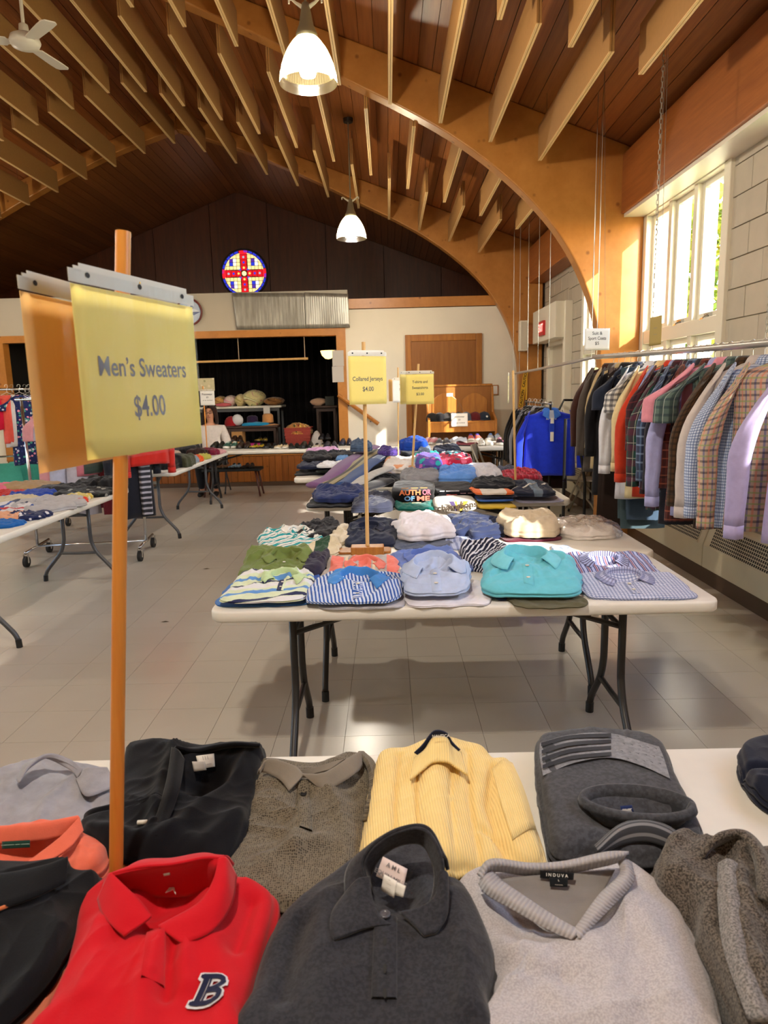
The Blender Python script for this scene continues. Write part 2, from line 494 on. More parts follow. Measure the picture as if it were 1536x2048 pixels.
# stage side and back walls behind the curtain
struct('wall_stage_left', MB().span((PX0-.25, YS+.15, .5), (PX0-.15, YB, 2.8)), M_black)
struct('wall_stage_right', MB().span((PX1+.15, YS+.15, .5), (PX1+.25, YB, 2.8)), M_black)

# silver corrugated panels on the fascia
t = NT('silvered_board'); v = t.coord('Object', (1, 1, 1)); wv = t.n('TexWave', wave_type='BANDS', bands_direction='X'); wv.inputs['Scale'].default_value = 11; wv.inputs['Distortion'].default_value = 1.5; t.l(v, wv.inputs[0])
nz = t.noise(t.coord('Object', (6, 1, 1)), 3, 5)
t.set(t.ramp(nz, [(.3, lin('#86847c')), (.7, lin('#a8a69e'))]), .38, .55); t.bump(wv.outputs[0], .12, .004); M_silver = t.m
for i, (q, lab) in enumerate(((((464, 586), (608, 586), (611, 657), (474, 659)), 'wide silver corrugated board fixed over the stage opening'),
                              (((609, 585), (696, 588), (700, 655), (612, 657)), 'shiny silver corrugated board at the right end over the stage'))):
    P = [at(px, py, YS-.05) for px, py in q]
    G = np.zeros((9, 60, 3)); 
    for r in range(9):
        for s in range(60):
            u, w_ = s/59, r/8
            p = (P[0]*(1-u)+P[1]*u)*(1-w_)+(P[3]*(1-u)+P[2]*u)*w_
            p = p.copy(); p[1] += .0012*math.sin(s*2.1)-.012*i-.01*math.sin(u*7+i*2)*(w_)
            G[r, s] = p
    solo('corrugated_board', MB().sheet(G), M_silver, lab, 'board', 'silver boards over the stage', solid=.008, smooth=True)

# ---- roof: planks, arches, girders
ceil = struct('ceiling', MB().prism([(XL-.3, ceil_z(XL-.3)+.05), (RIDGE, ZR+.05), (XR+.6, ceil_z(XR+.6)+.05), (XR+.6, ceil_z(XR+.6)+.2), (RIDGE, ZR+.2), (XL-.3, ceil_z(XL-.3)+.2)], (YF-.2, YB+.2)), M_black)
PWD = .14
dirs = math.hypot(1, SLOPE)
cuts = [(2.7, 7.0), (7.0, 11.3), (11.3, YB)]
pd = {}
for a, b in cuts:
    o = MB().span((0, .004, 0), (PWD-.005, b-a-.004, .022)).build('plank', M_plank, ceil, bevel=.003, seg=1)
    me = o.data; bev = o; pd[(a, b)] = me; bpy.data.objects.remove(o)
old = MB()
N = int(5.75*dirs/PWD)
for side in (1, -1):
    ang = math.atan(SLOPE)*side
    for i in range(N):
        s = i*PWD/dirs
        for a, b in cuts:
            o = bpy.data.objects.new('plank', pd[(a, b)]); COL.objects.link(o); o.parent = ceil
            if side > 0: o.location = (RIDGE+s, a, ZR-SLOPE*s+random.uniform(0, .003))
            else:
                s2 = s+(PWD-.0)/dirs; o.location = (RIDGE-s2, a, ZR-SLOPE*s2+random.uniform(0, .003))
            o.rotation_euler = (0, ang, 0)
        x0, x1 = RIDGE+side*s, RIDGE+side*(s+(PWD-.005)/dirs)
        old.prism([(x0, ceil_z(x0)), (x1, ceil_z(x1)), (x1, ceil_z(x1)+.02), (x0, ceil_z(x0)+.02)], (YF, 2.69))
o = old.build('plank', M_plank, ceil); o['kind'] = 'stuff'

INN = [(2.09, 0), (2.09, .9), (2.085, 1.5), (2.035, 2.05), (1.9, 2.47), (1.70, 2.84), (1.44, 3.16), (1.09, 3.48), (.64, 3.80), (.17, 4.06), (-.28, 4.28), (-.9, 4.59), (-1.47, 4.85), (-2.1, 5.11), (-3.07, 5.42)]
def arch(y0, y1, lab):
    inn = catmull(INN, 60)
    out = []
    for k, (x, z) in enumerate(inn):
        f = k/59
        zz = z*1.0
        if z < 2.1: ox_ = 2.44; oz = z
        else:
            s = (z-2.1)/(5.42-2.1); ox_ = None
        if ox_ is None:
            a = min(1, (z-2.1)/1.0)
            # normal of the inner curve carried to the roof line
            if z < 3.1: ox_, oz = 2.44, 2.1+(z-2.1)*(ceil_z(2.44)-2.1)/1.0
            else:
                x31 = 1.52; fr = (x31-x)/(x31-RIDGE); ox_ = 2.44-(2.44-RIDGE)*fr**.93; oz = ceil_z(ox_)
        out.append((ox_, oz-.002))
    R_ = [(x, z) for x, z in inn]; Ou = out
    mb = MB()
    for sgn in (1, -1):
        fx = lambda x: x if sgn > 0 else 2*RIDGE-x
        rings = [[(fx(a[0]), y0, a[1]), (fx(a[0]), y1, a[1]), (fx(b[0]), y1, b[1]), (fx(b[0]), y0, b[1])] for a, b in zip(R_, Ou)]
        mb.loft(rings, True, True)
    return solo('timber_arch', mb, M_beam, lab, 'arch', 'laminated timber arches', base=(RIDGE, (y0+y1)/2, 0), bevel=.012, seg=2)
arch(6.9, 7.07, 'honey-coloured laminated timber arch rising beside the near window and crossing the whole hall')
arch(11.2, 11.37, 'far laminated timber arch standing against the white stage wall')
arch(2.6, 2.77, 'laminated timber arch overhead on the camera side of the hall')
for a, b, lab in ((2.77, 6.9, 'deep brown wooden girder over the windows on the near side of the big arch'), (7.07, 11.2, 'brown wooden girder along the wall top between the two arches'), (YF, 2.6, 'brown wooden girder along the wall top behind the camera')):
    solo('girder', MB().span((2.22, a, 3.08), (2.52, b, 3.6)), M_beam2, lab, 'beam', bevel=.008)
    solo('girder', MB().span((2*RIDGE-2.22, a, 3.08), (2*RIDGE-2.52, b, 3.6)), M_beam2, lab.replace('brown', 'brown left-hand'), 'beam', bevel=.008)
solo('soffit_strip', MB().span((2.25, 2.77, 3.05), (XR, 6.9, 3.08)), M_trimw, 'pale strip closing the gap between girder and window heads', 'trim')

# ---- acoustic baffles: pairs of boards on wires, four rows on each slope
M_baffle = plain('tan_fibreboard', '#a87b46', .8, nz=.05, nscale=40, bump=.08)  # same board: faces painted as shaded, lower edges as lit
M_batten = plain('baffle_edge', '#e2bd86', .6)
def make_baffle():
    r = thing('acoustic_baffle', 'x', 'acoustic panel', (0, 0, 0), 'hanging acoustic baffles')
    for s in (-1, 1):
        b = MB().span((s*.0015, 0, 0), (s*.0165, 2.06, .285)).build('board', M_baffle, r, bevel=.0015, seg=1)
        MB().span((s*.0017, .0, -.006), (s*.0167, 2.06, 0)).build('edge_strip', M_batten, b)
    for y in (.25, 1.8): MB().tube([(0, y, .28), (0, y, .52)], .0018, 5).build('wire', plain('grey_wire', '#777069', .4, .8), r)
    return r
bproto = make_baffle(); first = True
ORD = ['first', 'second', 'third', 'fourth', 'fifth', 'sixth', 'seventh', 'eighth', 'ninth', 'tenth', 'eleventh', 'twelfth', 'thirteenth']
ROWS = [(11.05, -3.07, 'row before far arch', 0), (9.15, -3.07+.225, 'row behind big arch', .0), (6.78, -3.07, 'row before big arch', 0), (4.84, -3.07+.225, 'row nearest the camera', 0)]
for yend, x0, rn, _ in ROWS:
    for side in (1, -1):
        n = 0
        for k in range(0 if (side > 0) else 1, 13):
            x = x0+side*.45*k if (side > 0 or x0 == -3.07) else x0-.45*k
            if abs(x-RIDGE) > 4.75: continue
            if abs(x-RIDGE) < .05: zb = ceil_z(x)-.50
            else: zb = ceil_z(x)-.46
            o = bproto if first else copy_tree(bproto); first = False
            o.location = (x, yend-2.06, zb)
            o['label'] = 'acoustic baffle, %s from ridge on %s slope in %s' % (ORD[n], 'right' if side > 0 else 'left', rn); n += 1
solo('sprinkler_pipe', MB().tube([(1.93, -2, 3.86), (1.93, 6.88, 3.86)], .028, 12), plain('brown_pipe_paint', '#9a6a3c', .35), 'round brown pipe running under the planks beside the top right baffles', 'pipe')

# ---- convector cabinets along the right wall
M_conv = plain('cream_enamel', '#cbc1a6', .4, nz=.03, nscale=6)
M_grille = plain('dark_grille', '#1a1714', .6)
def convector(y0, y1, lab, gap=0):
    r = thing('convector', lab, 'radiator', (2.43, (y0+y1)/2, 0), 'wall convectors')
    xf = 2.37
    pts = [(xf, .12), (xf, .29), (xf+.062, .47), (xf+.098, .50), (xf+.098, .12)]
    MB().prism(pts, (y0+.004, y1-.004), 'y').build('cabinet', M_conv, r, bevel=.008)
    MB().span((XR-.07, y0+.01, .005), (XR-.002, y1-.01, .12)).build('toe_board', M_base, r)
    # grille in the sloping face
    a0, b0 = np.array([xf+.004, .302]), np.array([xf+.058, .458])
    ga, gb = (y0+.1, y0+.78) if gap else (y0+.16, y1-.1)
    g0 = MB(); off = .0015
    c = (a0+b0)/2; u = (b0-a0)/np.linalg.norm(b0-a0); L = np.linalg.norm(b0-a0)
    nrm = np.array([-u[1], u[0]])
    q = lambda s, y, o: (c[0]+u[0]*s+nrm[0]*o, y, c[1]+u[1]*s+nrm[1]*o)
    g0.add([q(-L/2, ga, off), q(L/2, ga, off), q(L/2, gb, off), q(-L/2, gb, off)], [(0, 1, 2, 3)])
    go = g0.build('grille', M_grille, r)
    bars = MB()
    for k in range(8):
        s = -L/2+L*k/7
        bars.add([q(s-.003, ga, .003), q(s+.003, ga, .003), q(s+.003, gb, .003), q(s-.003, gb, .003)], [(0, 1, 2, 3)])
    y = ga
    while y < gb+.001:
        bars.add([q(-L/2, y-.0035, .0035), q(L/2, y-.0035, .0035), q(L/2, y+.0035, .0035), q(-L/2, y+.0035, .0035)], [(0, 1, 2, 3)]); y += .026
    bb = bars.build('grille_bar', M_conv, go); bb['kind'] = 'stuff'
convector(3.3, 5.18, 'cream convector cabinet at the right edge of the frame')
convector(5.18, 6.88, 'cream convector cabinet under the hanging suits beside the arch', 1)
convector(8.5, 9.45, 'cream convector cabinet beyond the arch behind the blue jacket')
convector(1.3, 3.3, 'cream convector cabinet beside the camera')
struct('baseboard_right', MB().span((2.385, YF, 0), (2.40, 6.88, .115)), M_base)

# ---- door in the stage wall
q = [at(810, 671, YS-.03), at(964, 666, YS-.03)]
dx0, dx1, dzt = q[0][0], q[1][0], 2.365
dd = struct('door_1', MB().span((dx0+.09, YS-.025, 0), (dx1-.09, YS-.002, dzt-.1)), M_door)
f = MB()
for s in (((dx0, YS-.045, 0), (dx0+.095, YS-.001, dzt)), ((dx1-.095, YS-.045, 0), (dx1, YS-.001, dzt)), ((dx0+.095, YS-.045, dzt-.105), (dx1-.095, YS-.001, dzt))): f.span(*s)
f.build('door_frame', M_oak, dd, bevel=.008)
k = at(829, 843, YS-.07); MB().lathe([(0, 0), (.02, .0), (.032, .02), (.03, .045), (0, .06)], (0, 0, 0), 14).build('x', None) if False else None
kb = MB(); kb.tube([(k[0], YS-.02, k[2]), (k[0], YS-.06, k[2])], .012, 10); kb.tube([(k[0], YS-.06, k[2]), (k[0], YS-.075, k[2]), (k[0], YS-.1, k[2])], [.02, .032, .02], 12)
kb.build('knob', plain('brass', '#b08a3c', .25, 1), dd, smooth=True)

# ------------------------------------------------------------------ pendant lamps, fan
M_nickel = plain('grey_metal_cap', '#8d8878', .4, .6)
t = NT('ribbed_glass_shade')
tr = t.n('BsdfTranslucent'); tr.inputs[0].default_value = lin('#f6eecb')
tp = t.n('BsdfTransparent'); tp.inputs[0].default_value = (1, .98, .9, 1)
gl = t.n('BsdfGlossy'); gl.inputs['Roughness'].default_value = .12
m1 = t.n('MixShader'); m1.inputs[0].default_value = .45; t.l(tr.outputs[0], m1.inputs[1]); t.l(tp.outputs[0], m1.inputs[2])
m2 = t.n('MixShader'); m2.inputs[0].default_value = .1; t.l(m1.outputs[0], m2.inputs[1]); t.l(gl.outputs[0], m2.inputs[2])
t.l(m2.outputs[0], t.out.inputs[0]); M_shade = t.m
M_bulb = emis('lamp_bulb', '#fff0c8', 32)
def pendant(x, y, zb, lab, power=50):
    r = thing('pendant_lamp', lab, 'lamp', (x, y, zb), 'bell pendant lamps')
    prof = [(.062, .262), (.085, .235), (.118, .19), (.143, .14), (.158, .1), (.165, .062), (.172, .06), (.175, .045), (.178, .0)]
    n = 120; rings = []
    for k, (rad, z) in enumerate(prof):
        am = .0035 if 0 < k < 6 else 0
        rings.append([(x+(rad+am*(1 if j % 2 else -1))*math.cos(2*math.pi*j/n), y+(rad+am*(1 if j % 2 else -1))*math.sin(2*math.pi*j/n), zb+z) for j in range(n)])
    MB().loft(rings).build('shade', M_shade, r, smooth=False)
    MB().lathe([(.006, .46), (.022, .45), (.028, .42), (.045, .33), (.066, .28), (.068, .255), (.0, .25)], (x, y, zb), 20).build('cap', M_nickel, r, smooth=True)
    MB().tube([(x, y, zb+.45), (x, y, ceil_z(x)-.03)], .008, 8).build('stem', M_nickel, r)
    MB().lathe([(.0, -.05), (.055, -.05), (.06, -.01), (.0, .0)], (x, y, ceil_z(x)-.02), 18).build('canopy', plain('dark_canopy', '#2a211b', .5), r)
    for s in (-1, 1):
        MB().tube([(x+s*.02, y, zb+.43), (x+s*.06, y, zb+.455), (x+s*.085, y, zb+.475), (x+s*.1, y, zb+.47), (x+s*.1, y, zb+.45)], [.013, .009, .007, .007, .006], 7).build('wing_bolt', plain('pale_clip', '#d9d2c0', .4), r)
    MB().lathe([(.0, .25), (.03, .24), (.035, .19), (.055, .13), (.06, .09), (.045, .045), (.0, .03)], (x, y, zb), 16).build('bulb', M_bulb, r, smooth=True)
    L = bpy.data.objects.new('lamp_light', bpy.data.lights.new('lamp_light', 'POINT'))
    L.data.energy = power; L.data.color = (1, .9, .76); L.data.shadow_soft_size = .06
    COL.objects.link(L); L.parent = r; L.location = (0, 0, .0)
p1_ = at(617, 168, 4.7); p2_ = at(703, 478, 8.8)
LX = -.44
pendant(p1_[0], 4.7, p1_[2]-.0, 'large lit ribbed-glass pendant lamp at the top of the frame')
pendant(p2_[0], 8.8, p2_[2], 'smaller-looking lit bell pendant lamp hanging before the dark gable')
for k, (x, y) in enumerate(((-.44, .5), (-5.7, .5), (-5.7, 4.7), (-5.7, 8.8))):  # unseen lamps added for fill light, strongest on the camera side
    pendant(x, y, 3.36, ['lit bell pendant lamp overhead on the camera side', 'lit bell pendant lamp over the left half behind the camera', 'lit bell pendant lamp over the left half of the hall', 'lit bell pendant lamp over the left tables'][k], 95 if k == 0 else 50)

M_fanw = plain('fan_white', '#d9d3c6', .4)
fy = 5.4
fc = at(50, 84, fy)
r = thing('ceiling_fan', 'white three-bladed ceiling fan hanging at the top left corner', 'fan', fc)
MB().lathe([(.0, .06), (.05, .055), (.095, .03), (.105, .0), (.09, -.03), (.04, -.05), (0, -.055)], fc, 28).build('motor', M_fanw, r, smooth=True)
MB().lathe([(.012, .12), (.03, .11), (.036, .055)], fc, 14).build('coupling', M_fanw, r, smooth=True)
MB().tube([fc+np.array([0, 0, .05]), (fc[0], fc[1], ceil_z(fc[0]))], .012, 10).build('downrod', M_fanw, r)
for a in (78, 198, 318):
    a = math.radians(a); u = np.array([math.cos(a), math.sin(a), 0]); w_ = np.array([-math.sin(a), math.cos(a), .12])
    G = []
    for s, hw in ((.07, .022), (.11, .028), (.12, .045), (.22, .05), (.33, .055), (.40, .053), (.42, .035)):
        G.append([fc+u*s+w_*hw*e+np.array([0, 0, -.008]) for e in (-1, -.4, .4, 1)])
    MB().sheet(np.array(G)).build('blade', M_fanw, r, solid=.008)

# stained glass rose in the gable
t = NT('stained_glass')
def build_rose():
    cy = YB-.02; c = at(488.5, 547, cy); Rr = .49
    r = thing('stained_glass_window', 'round stained glass window with a red cross high in the dark gable', 'window', c)
    def glass(h, s=.72):
        key = ('sg', h)
        if key not in _mc:
            _mc[key] = emis('glass_'+h[1:], h, s)  # panes glow by themselves: daylight through them is painted in
        return _mc[key]
    MB().tube([(c[0]+Rr*math.cos(a), cy, c[2]+Rr*math.sin(a)) for a in np.linspace(0, 2*math.pi, 49)[:-1]], .022, 8, closed=True).build('lead_frame', plain('dark_lead', '#2b2530', .5), r)
    def piece(poly, h, nm='pane', d=0.0):
        MB().prism([(c[0]+a*Rr, c[2]+b*Rr) for a, b in poly], (cy-.006-d, cy+.004), 'y').build(nm, glass(h), r)
    # cream quadrants, divided into a leaded grid
    n = 5
    for sx in (-1, 1):
        for sz in (-1, 1):
            for i in range(n):
                for j in range(n):
                    a0, a1, b0, b1 = .17+i*.155, .17+(i+1)*.155-.02, .17+j*.155, .17+(j+1)*.155-.02
                    pts = [(a0, b0), (a1, b0), (a1, b1), (a0, b1)]
                    if math.hypot(a0, b0) > .86: continue
                    cl = []
                    for p in pts:
                        m = math.hypot(*p); k = min(1, .86/m); cl.append((p[0]*k*sx, p[1]*k*sz))
                    inner = 1 <= i <= 2 and 1 <= j <= 2
                    col = '#e6cf86' if not inner else ['#2a34b8', '#d8d9ea', '#4a2a8c', '#e9e1c4'][(i+2*j+(sx > 0)) % 4]
                    if (i+j) % 5 == 0 and not inner: col = '#f0dc9a'
                    piece(cl, col)
    # blue and red rim
    for k in range(28):
        a0, a1 = 2*math.pi*k/28+.02, 2*math.pi*(k+1)/28-.02
        piece([(.88*math.cos(a0), .88*math.sin(a0)), (.97*math.cos(a0), .97*math.sin(a0)), (.97*math.cos(a1), .97*math.sin(a1)), (.88*math.cos(a1), .88*math.sin(a1))], '#2630b0' if k % 7 else '#c81e2a')
    # the red cross with roundels
    for ang in range(4):
        ca, sa = [(1, 0), (0, 1), (-1, 0), (0, -1)][ang]
        rot = lambda p: (p[0]*ca-p[1]*sa, p[0]*sa+p[1]*ca)
        for (s0, s1) in ((.14, .34), (.36, .56), (.58, .78)):
            w0 = .12+.02*(s0 > .5)
            piece([rot(p) for p in ((s0, -w0), (s1, -w0-.01), (s1, w0+.01), (s0, w0))], '#c4161f')
            m = (s0+s1)/2
            piece([rot((m+.05*math.cos(a), .05*math.sin(a))) for a in np.linspace(0, 2*math.pi, 9)[:-1]], ['#e8c35a', '#3038b8', '#9a9aa8'][int(s0*5) % 3], 'roundel', .003)
        piece([rot(p) for p in ((.8, -.15), (.95, -.2), (.95, .2), (.8, .15))], '#d01c28')
        piece([rot(p) for p in ((.12, .13), (.24, .14), (.14, .24))], '#3a3fae')
    piece([(.1*math.cos(a), .1*math.sin(a)) for a in np.linspace(0, 2*math.pi, 13)[:-1]], '#f5e6a0', 'roundel', .003)
build_rose()
# second round glass hung lower, mostly behind the sign
c = at(378, 624, YS-.06); Rr = .2
r = thing('round_glass_panel', 'small round glass star panel hung on the fascia behind the big sign', 'ornament', c)
MB().tube([(c[0]+Rr*math.cos(a), c[1], c[2]+Rr*math.sin(a)) for a in np.linspace(0, 2*math.pi, 41)[:-1]], .014, 8, closed=True).build('rim', plain('dark_red_rim', '#6b2a26', .5), r)
for k in range(10):
    a0, a1 = 2*math.pi*k/10, 2*math.pi*(k+1)/10
    MB().prism([(c[0], c[2]), (c[0]+(.09 if k % 2 else .185)*math.cos(a0), c[2]+(.09 if k % 2 else .185)*math.sin(a0)), (c[0]+(.185 if k % 2 else .09)*math.cos(a1), c[2]+(.185 if k % 2 else .09)*math.sin(a1))], (c[1]-.003, c[1]+.003)).build('pane', plain('glass_blue' if k % 2 else 'glass_pale', '#3d4f8a' if k % 2 else '#c9d4e4', .2), r)
    MB().prism([(c[0]+.09*math.cos(a0 if k % 2 else a1), c[2]+.09*math.sin(a0 if k % 2 else a1)), (c[0]+.186*math.cos(a0), c[2]+.186*math.sin(a0)), (c[0]+.186*math.cos(a1), c[2]+.186*math.sin(a1))], (c[1]-.002, c[1]+.002)).build('pane', plain('glass_sky', '#a9bcd8', .2), r)

# trees and ground outside the windows
M_leaf = NT('leaf'); oi = M_leaf.n('ObjectInfo'); gm = M_leaf.n('NewGeometry')
M_leaf.set(M_leaf.ramp(M_leaf.noise(M_leaf.coord('Object'), .9, 3), [(.3, lin('#5f7a25')), (.5, lin('#8c9a34')), (.7, lin('#c9a63a'))]), .7, 0, .2)
M_leaf.b.inputs['Emission Strength'].default_value = 0
M_leaf = M_leaf.m
M_bark = plain('bark', '#6a5a48', .9)
struct('ground', MB().span((XR+.25, -30, -.5), (60, 60, -.35)), plain('lawn', '#a8ad72', .9))
for k, (x, y, h) in enumerate(((11, 8, 7), (10, 14, 8), (13, 20, 8.5), (12, 27, 9))):
    r = thing('garden_tree', ['yellow-green tree seen through the near window', 'leafy tree seen through the far window', 'tree standing farther along the lawn outside', 'last tree of the line outside the windows'][k], 'tree', (x, y, -.35))
    MB().tube([(x, y, -.35), (x+.1, y, 1.5), (x, y+.1, h*.6)], [.2, .16, .08], 8).build('trunk', M_bark, r)
    mb = MB()
    for i in range(2200):
        u = RNG.normal(size=3); u /= np.linalg.norm(u); rad = RNG.uniform(.55, 1)
        p = np.array([x, y, h*.62])+u*rad*np.array([2.2, 2.2, h*.36])
        a = RNG.normal(size=3)*.16; b = RNG.normal(size=3)*.16
        mb.add([p, p+a, p+a+b, p+b], [(0, 1, 2, 3)])
    o = mb.build('foliage', M_leaf, r); o['kind'] = 'stuff'

# ------------------------------------------------------------------ cloth materials
def fab(h, h2=None, kind='plain', rough=.9, sheen=.15, s=1.0, bands=(), heather=.06, weave=260, nb=.12, alpha=.85):
    key = ('fab', h, h2, kind, s, str(bands), heather, weave)
    if key in _mc: return _mc[key]
    t = NT('cloth_'+kind); base = lin(h)
    uvn = t.n('UVMap'); uvn.uv_map = 'uv'; uv = uvn.outputs[0]
    sep = t.n('SeparateXYZ'); t.l(uv, sep.inputs[0]); U_, V_ = sep.outputs[0], sep.outputs[1]
    ob = t.coord('Object')
    n1 = t.noise(ob, 25, 4, .6)
    dk = tuple(x*(1-heather*1.6) for x in base[:3]); lt = tuple(min(1, x*(1+heather)+heather*.01) for x in base[:3])
    c = t.ramp(n1, [(.3, dk), (.7, lt)])
    def frac(sock, per, off=0.0): return t.math('FRACT', t.math('ADD', t.math('DIVIDE', sock, per), off+100))
    hb = None
    if kind == 'stripe':           # bands: (colour, period, width, offset, 'u'|'v')
        pass
    if bands:
        for col, per, wid, off, dr in bands:
            sk = U_ if dr == 'u' else V_
            msk = t.math('LESS_THAN', frac(sk, per, off), wid)
            c = t.mix(t.math('MULTIPLY', msk, alpha), c, lin(col))
    if kind == 'heather':
        n2 = t.noise(uv if False else ob, weave, 2, .6)
        c = t.mix(t.ramp(n2, [(.42, (0, 0, 0)), (.58, (1, 1, 1))]), c, lin(h2)); hb = n2
    if kind == 'birdseye':
        vo = t.n('TexVoronoi'); vo.inputs['Scale'].default_value = weave; vo.inputs['Randomness'].default_value = .35; t.l(uv, vo.inputs['Vector'])
        c = t.mix(t.ramp(vo.outputs['Distance'], [(.25, (1, 1, 1)), (.42, (0, 0, 0))]), c, lin(h2)); hb = vo.outputs['Distance']
    if kind == 'floral':
        vo = t.n('TexVoronoi'); vo.inputs['Scale'].default_value = weave; t.l(uv, vo.inputs['Vector'])
        sp = t.n('SeparateColor'); t.l(vo.outputs['Color'], sp.inputs[0])
        cols = h2 if isinstance(h2, tuple) else (h2,)
        c2 = t.ramp(sp.outputs[0], [(i/len(cols), lin(q)) for i, q in enumerate(cols)], 'CONSTANT')
        c = t.mix(t.ramp(vo.outputs['Distance'], [(.38, (1, 1, 1)), (.45, (0, 0, 0))]), c, c2)
    if kind == 'rib':
        f = frac(U_, s); hb = t.math('SINE', t.math('MULTIPLY', f, 6.283))
        c = t.mix(t.math('MULTIPLY', t.math('ADD', hb, 1), .16), c, tuple(x*.55 for x in base[:3])+(1,))
    wv = t.noise(ob, 420, 2, .5)
    hh = wv if hb is None else t.math('ADD', t.math('MULTIPLY', wv, .5), hb)
    t.set(c, rough, 0, .15); t.b.inputs['Sheen Weight'].default_value = sheen; t.b.inputs['Sheen Roughness'].default_value = .5
    t.bump(t.math('ADD', hh, t.math('MULTIPLY', t.noise(ob, 60, 3), .8)), nb, .003)
    _mc[key] = t.m; return t.m
def plaid(base, *bands): return fab(base, bands=bands, kind='plaid', alpha=.62)
def striped(base, *bands): return fab(base, bands=bands, kind='stripe', alpha=1)

# ------------------------------------------------------------------ folding tables
M_tabletop = plain('white_table_plastic', '#dedad0', .42, nz=.02, nscale=30, bump=.03)
M_leg = plain('grey_powder_coat', '#4a4b4e', .38, .3)
M_legd = plain('dark_powder_coat', '#2e2b2a', .4, .3)
M_rubber = plain('black_rubber', '#121212', .6)
TZ = .74
def folding_table(x0, y0, w, d, lab, legm=M_leg, vert=False, inset=.26, name='folding_table', ht=TZ, group='white folding tables'):
    """long side along x, or along y when vert"""
    cx, cy = x0+w/2, y0+d/2
    r = thing(name, lab, 'table', (cx, cy, 0), group)
    MB().rbox((cx, cy, ht-.0225), (w, d, .045), .055, 6, .009).build('tabletop', M_tabletop, r, smooth=True, auto=50)
    L, D = (d, w) if vert else (w, d)
    def P(a, b, z): return (cx+b, cy+a, z) if vert else (cx+a, cy+b, z)
    fr = MB()
    for s in (-1, 1): fr.tube([P(-L/2+.12, s*(D/2-.12), ht-.055), P(L/2-.12, s*(D/2-.12), ht-.055)], .011, 6)
    fr.build('rail', legm, r)
    for e in (-1, 1):
        a = e*(L/2-inset)
        for s in (-1, 1):
            pts = [P(a, s*.11, ht-.05), P(a, s*.11, .40), P(a, s*.115, .33), P(a, s*.15, .24), P(a, s*.225, .15), P(a, s*.275, .09), P(a, s*.295, .045)]
            q = catmull(pts[1:], 14)
            lg = MB().tube([pts[0]]+list(q), .0155, 10).build('leg', legm, r, smooth=True)
            MB().tube([P(a, s*.2945, .05), P(a, s*.298, .0)], .0185, 10).build('foot_cap', M_rubber, lg)
        MB().tube([P(a, -.155, .235), P(a, 0, .232), P(a, .155, .235)], .012, 8).build('crossbar', legm, r)
        MB().tube([P(a, -.11, .55), P(a, .11, .55)], .011, 8).build('crossbar', legm, r)
        for s in (-1, 1):
            b = MB(); p0, p1 = np.array(P(a, s*.085, .55)), np.array(P(a-e*.48, s*.02, ht-.06))
            b.tube([p0, p1], .0115, 6)
            bo = b.build('brace', legm, r)
        MB().tube([P(a-e*.10, -.075, .592), P(a-e*.10, .075, .592)], .016, 8).build('brace_ring', plain('chrome', '#c9c9c9', .2, 1), r)
    return r
TAB = {}
TAB['near'] = folding_table(-.84, .615, 1.83, .76, 'white folding table closest to the camera, holding the sweaters')
TAB['2a'] = folding_table(-.658, 2.377, 1.83, .757, 'white folding table with the turquoise and checked shirts along its front edge', M_legd)
TAB['2b'] = folding_table(-.60, 3.140, 1.83, .757, 'white folding table behind the turquoise shirt, its right corner bare', M_legd)
TAB['3a'] = folding_table(-.585, 4.708, 1.83, .757, 'white folding table whose front edge carries the teal shirt and the yellow shirt', M_legd)
TAB['3b'] = folding_table(-.60, 5.472, 1.83, .757, 'white folding table in the middle of the T-shirt heap', M_legd)
TAB['3c'] = folding_table(-.87, 6.238, 1.83, .757, 'white folding table under the trousers and black clothes, its left end bare', M_legd)
TAB['L1'] = folding_table(-2.975, 3.80, .757, 1.83+.25, 'white folding table at the left edge under children\'s clothes', vert=True)
TAB['L2'] = folding_table(-2.93, 7.0, .757, 2.44, 'white folding table left of the aisle farther back with dark clothes on it', vert=True)
TAB['SA'] = folding_table(-2.75, 9.45, 2.44, .757, 'white folding table before the stage with a row of shoes', M_legd)
TAB['SB'] = folding_table(-.05, 9.10, 1.83, .757, 'white folding table of sneakers left of the blue jacket', M_legd)
TAB['SC'] = folding_table(-.02, 9.875, 1.83, .757, 'white folding table behind the sneakers carrying boots and sandals', M_legd)

# ------------------------------------------------------------------ lettering and signs
def text_mesh(s, size, align='CENTER', bold=0.0):
    cu = bpy.data.curves.new('t', 'FONT'); cu.body = s; cu.size = size; cu.align_x = align; cu.align_y = 'CENTER'; cu.offset = bold*size; cu.resolution_u = 3; cu.space_line = 1.25
    o = bpy.data.objects.new('t', cu); COL.objects.link(o)
    dg = bpy.context.evaluated_depsgraph_get(); me = bpy.data.meshes.new_from_object(o.evaluated_get(dg))
    vs = [tuple(v.co) for v in me.vertices]; fs = [tuple(p.vertices) for p in me.polygons]
    bpy.data.objects.remove(o); bpy.data.curves.remove(cu); bpy.data.meshes.remove(me)
    return vs, fs
def lettering(s, size, o, ux, uz, mat, parent, lift=.0012, bold=.012, fit=None, name='lettering', hf=None):
    """text on the plane through o spanned by ux (reading direction) and uz (up)"""
    vs, fs = text_mesh(s, size, bold=bold)
    if not vs: return
    ux, uz = np.array(ux, float), np.array(uz, float); n = np.cross(ux, uz); n /= np.linalg.norm(n)
    a = np.array(vs)
    if fit: a[:, 0] *= fit/(a[:, 0].max()-a[:, 0].min())
    P = np.array(o)+a[:, :1]*ux+a[:, 1:2]*uz+n*lift
    if hf is not None: P[:, 2] = [hf(p[0], p[1])+lift for p in P]
    return MB().add(P, fs).build(name, mat, parent)
M_ink = plain('dark_ink', '#2b2b33', .5)
M_greyink = plain('grey_ink', '#6d6c72', .5)
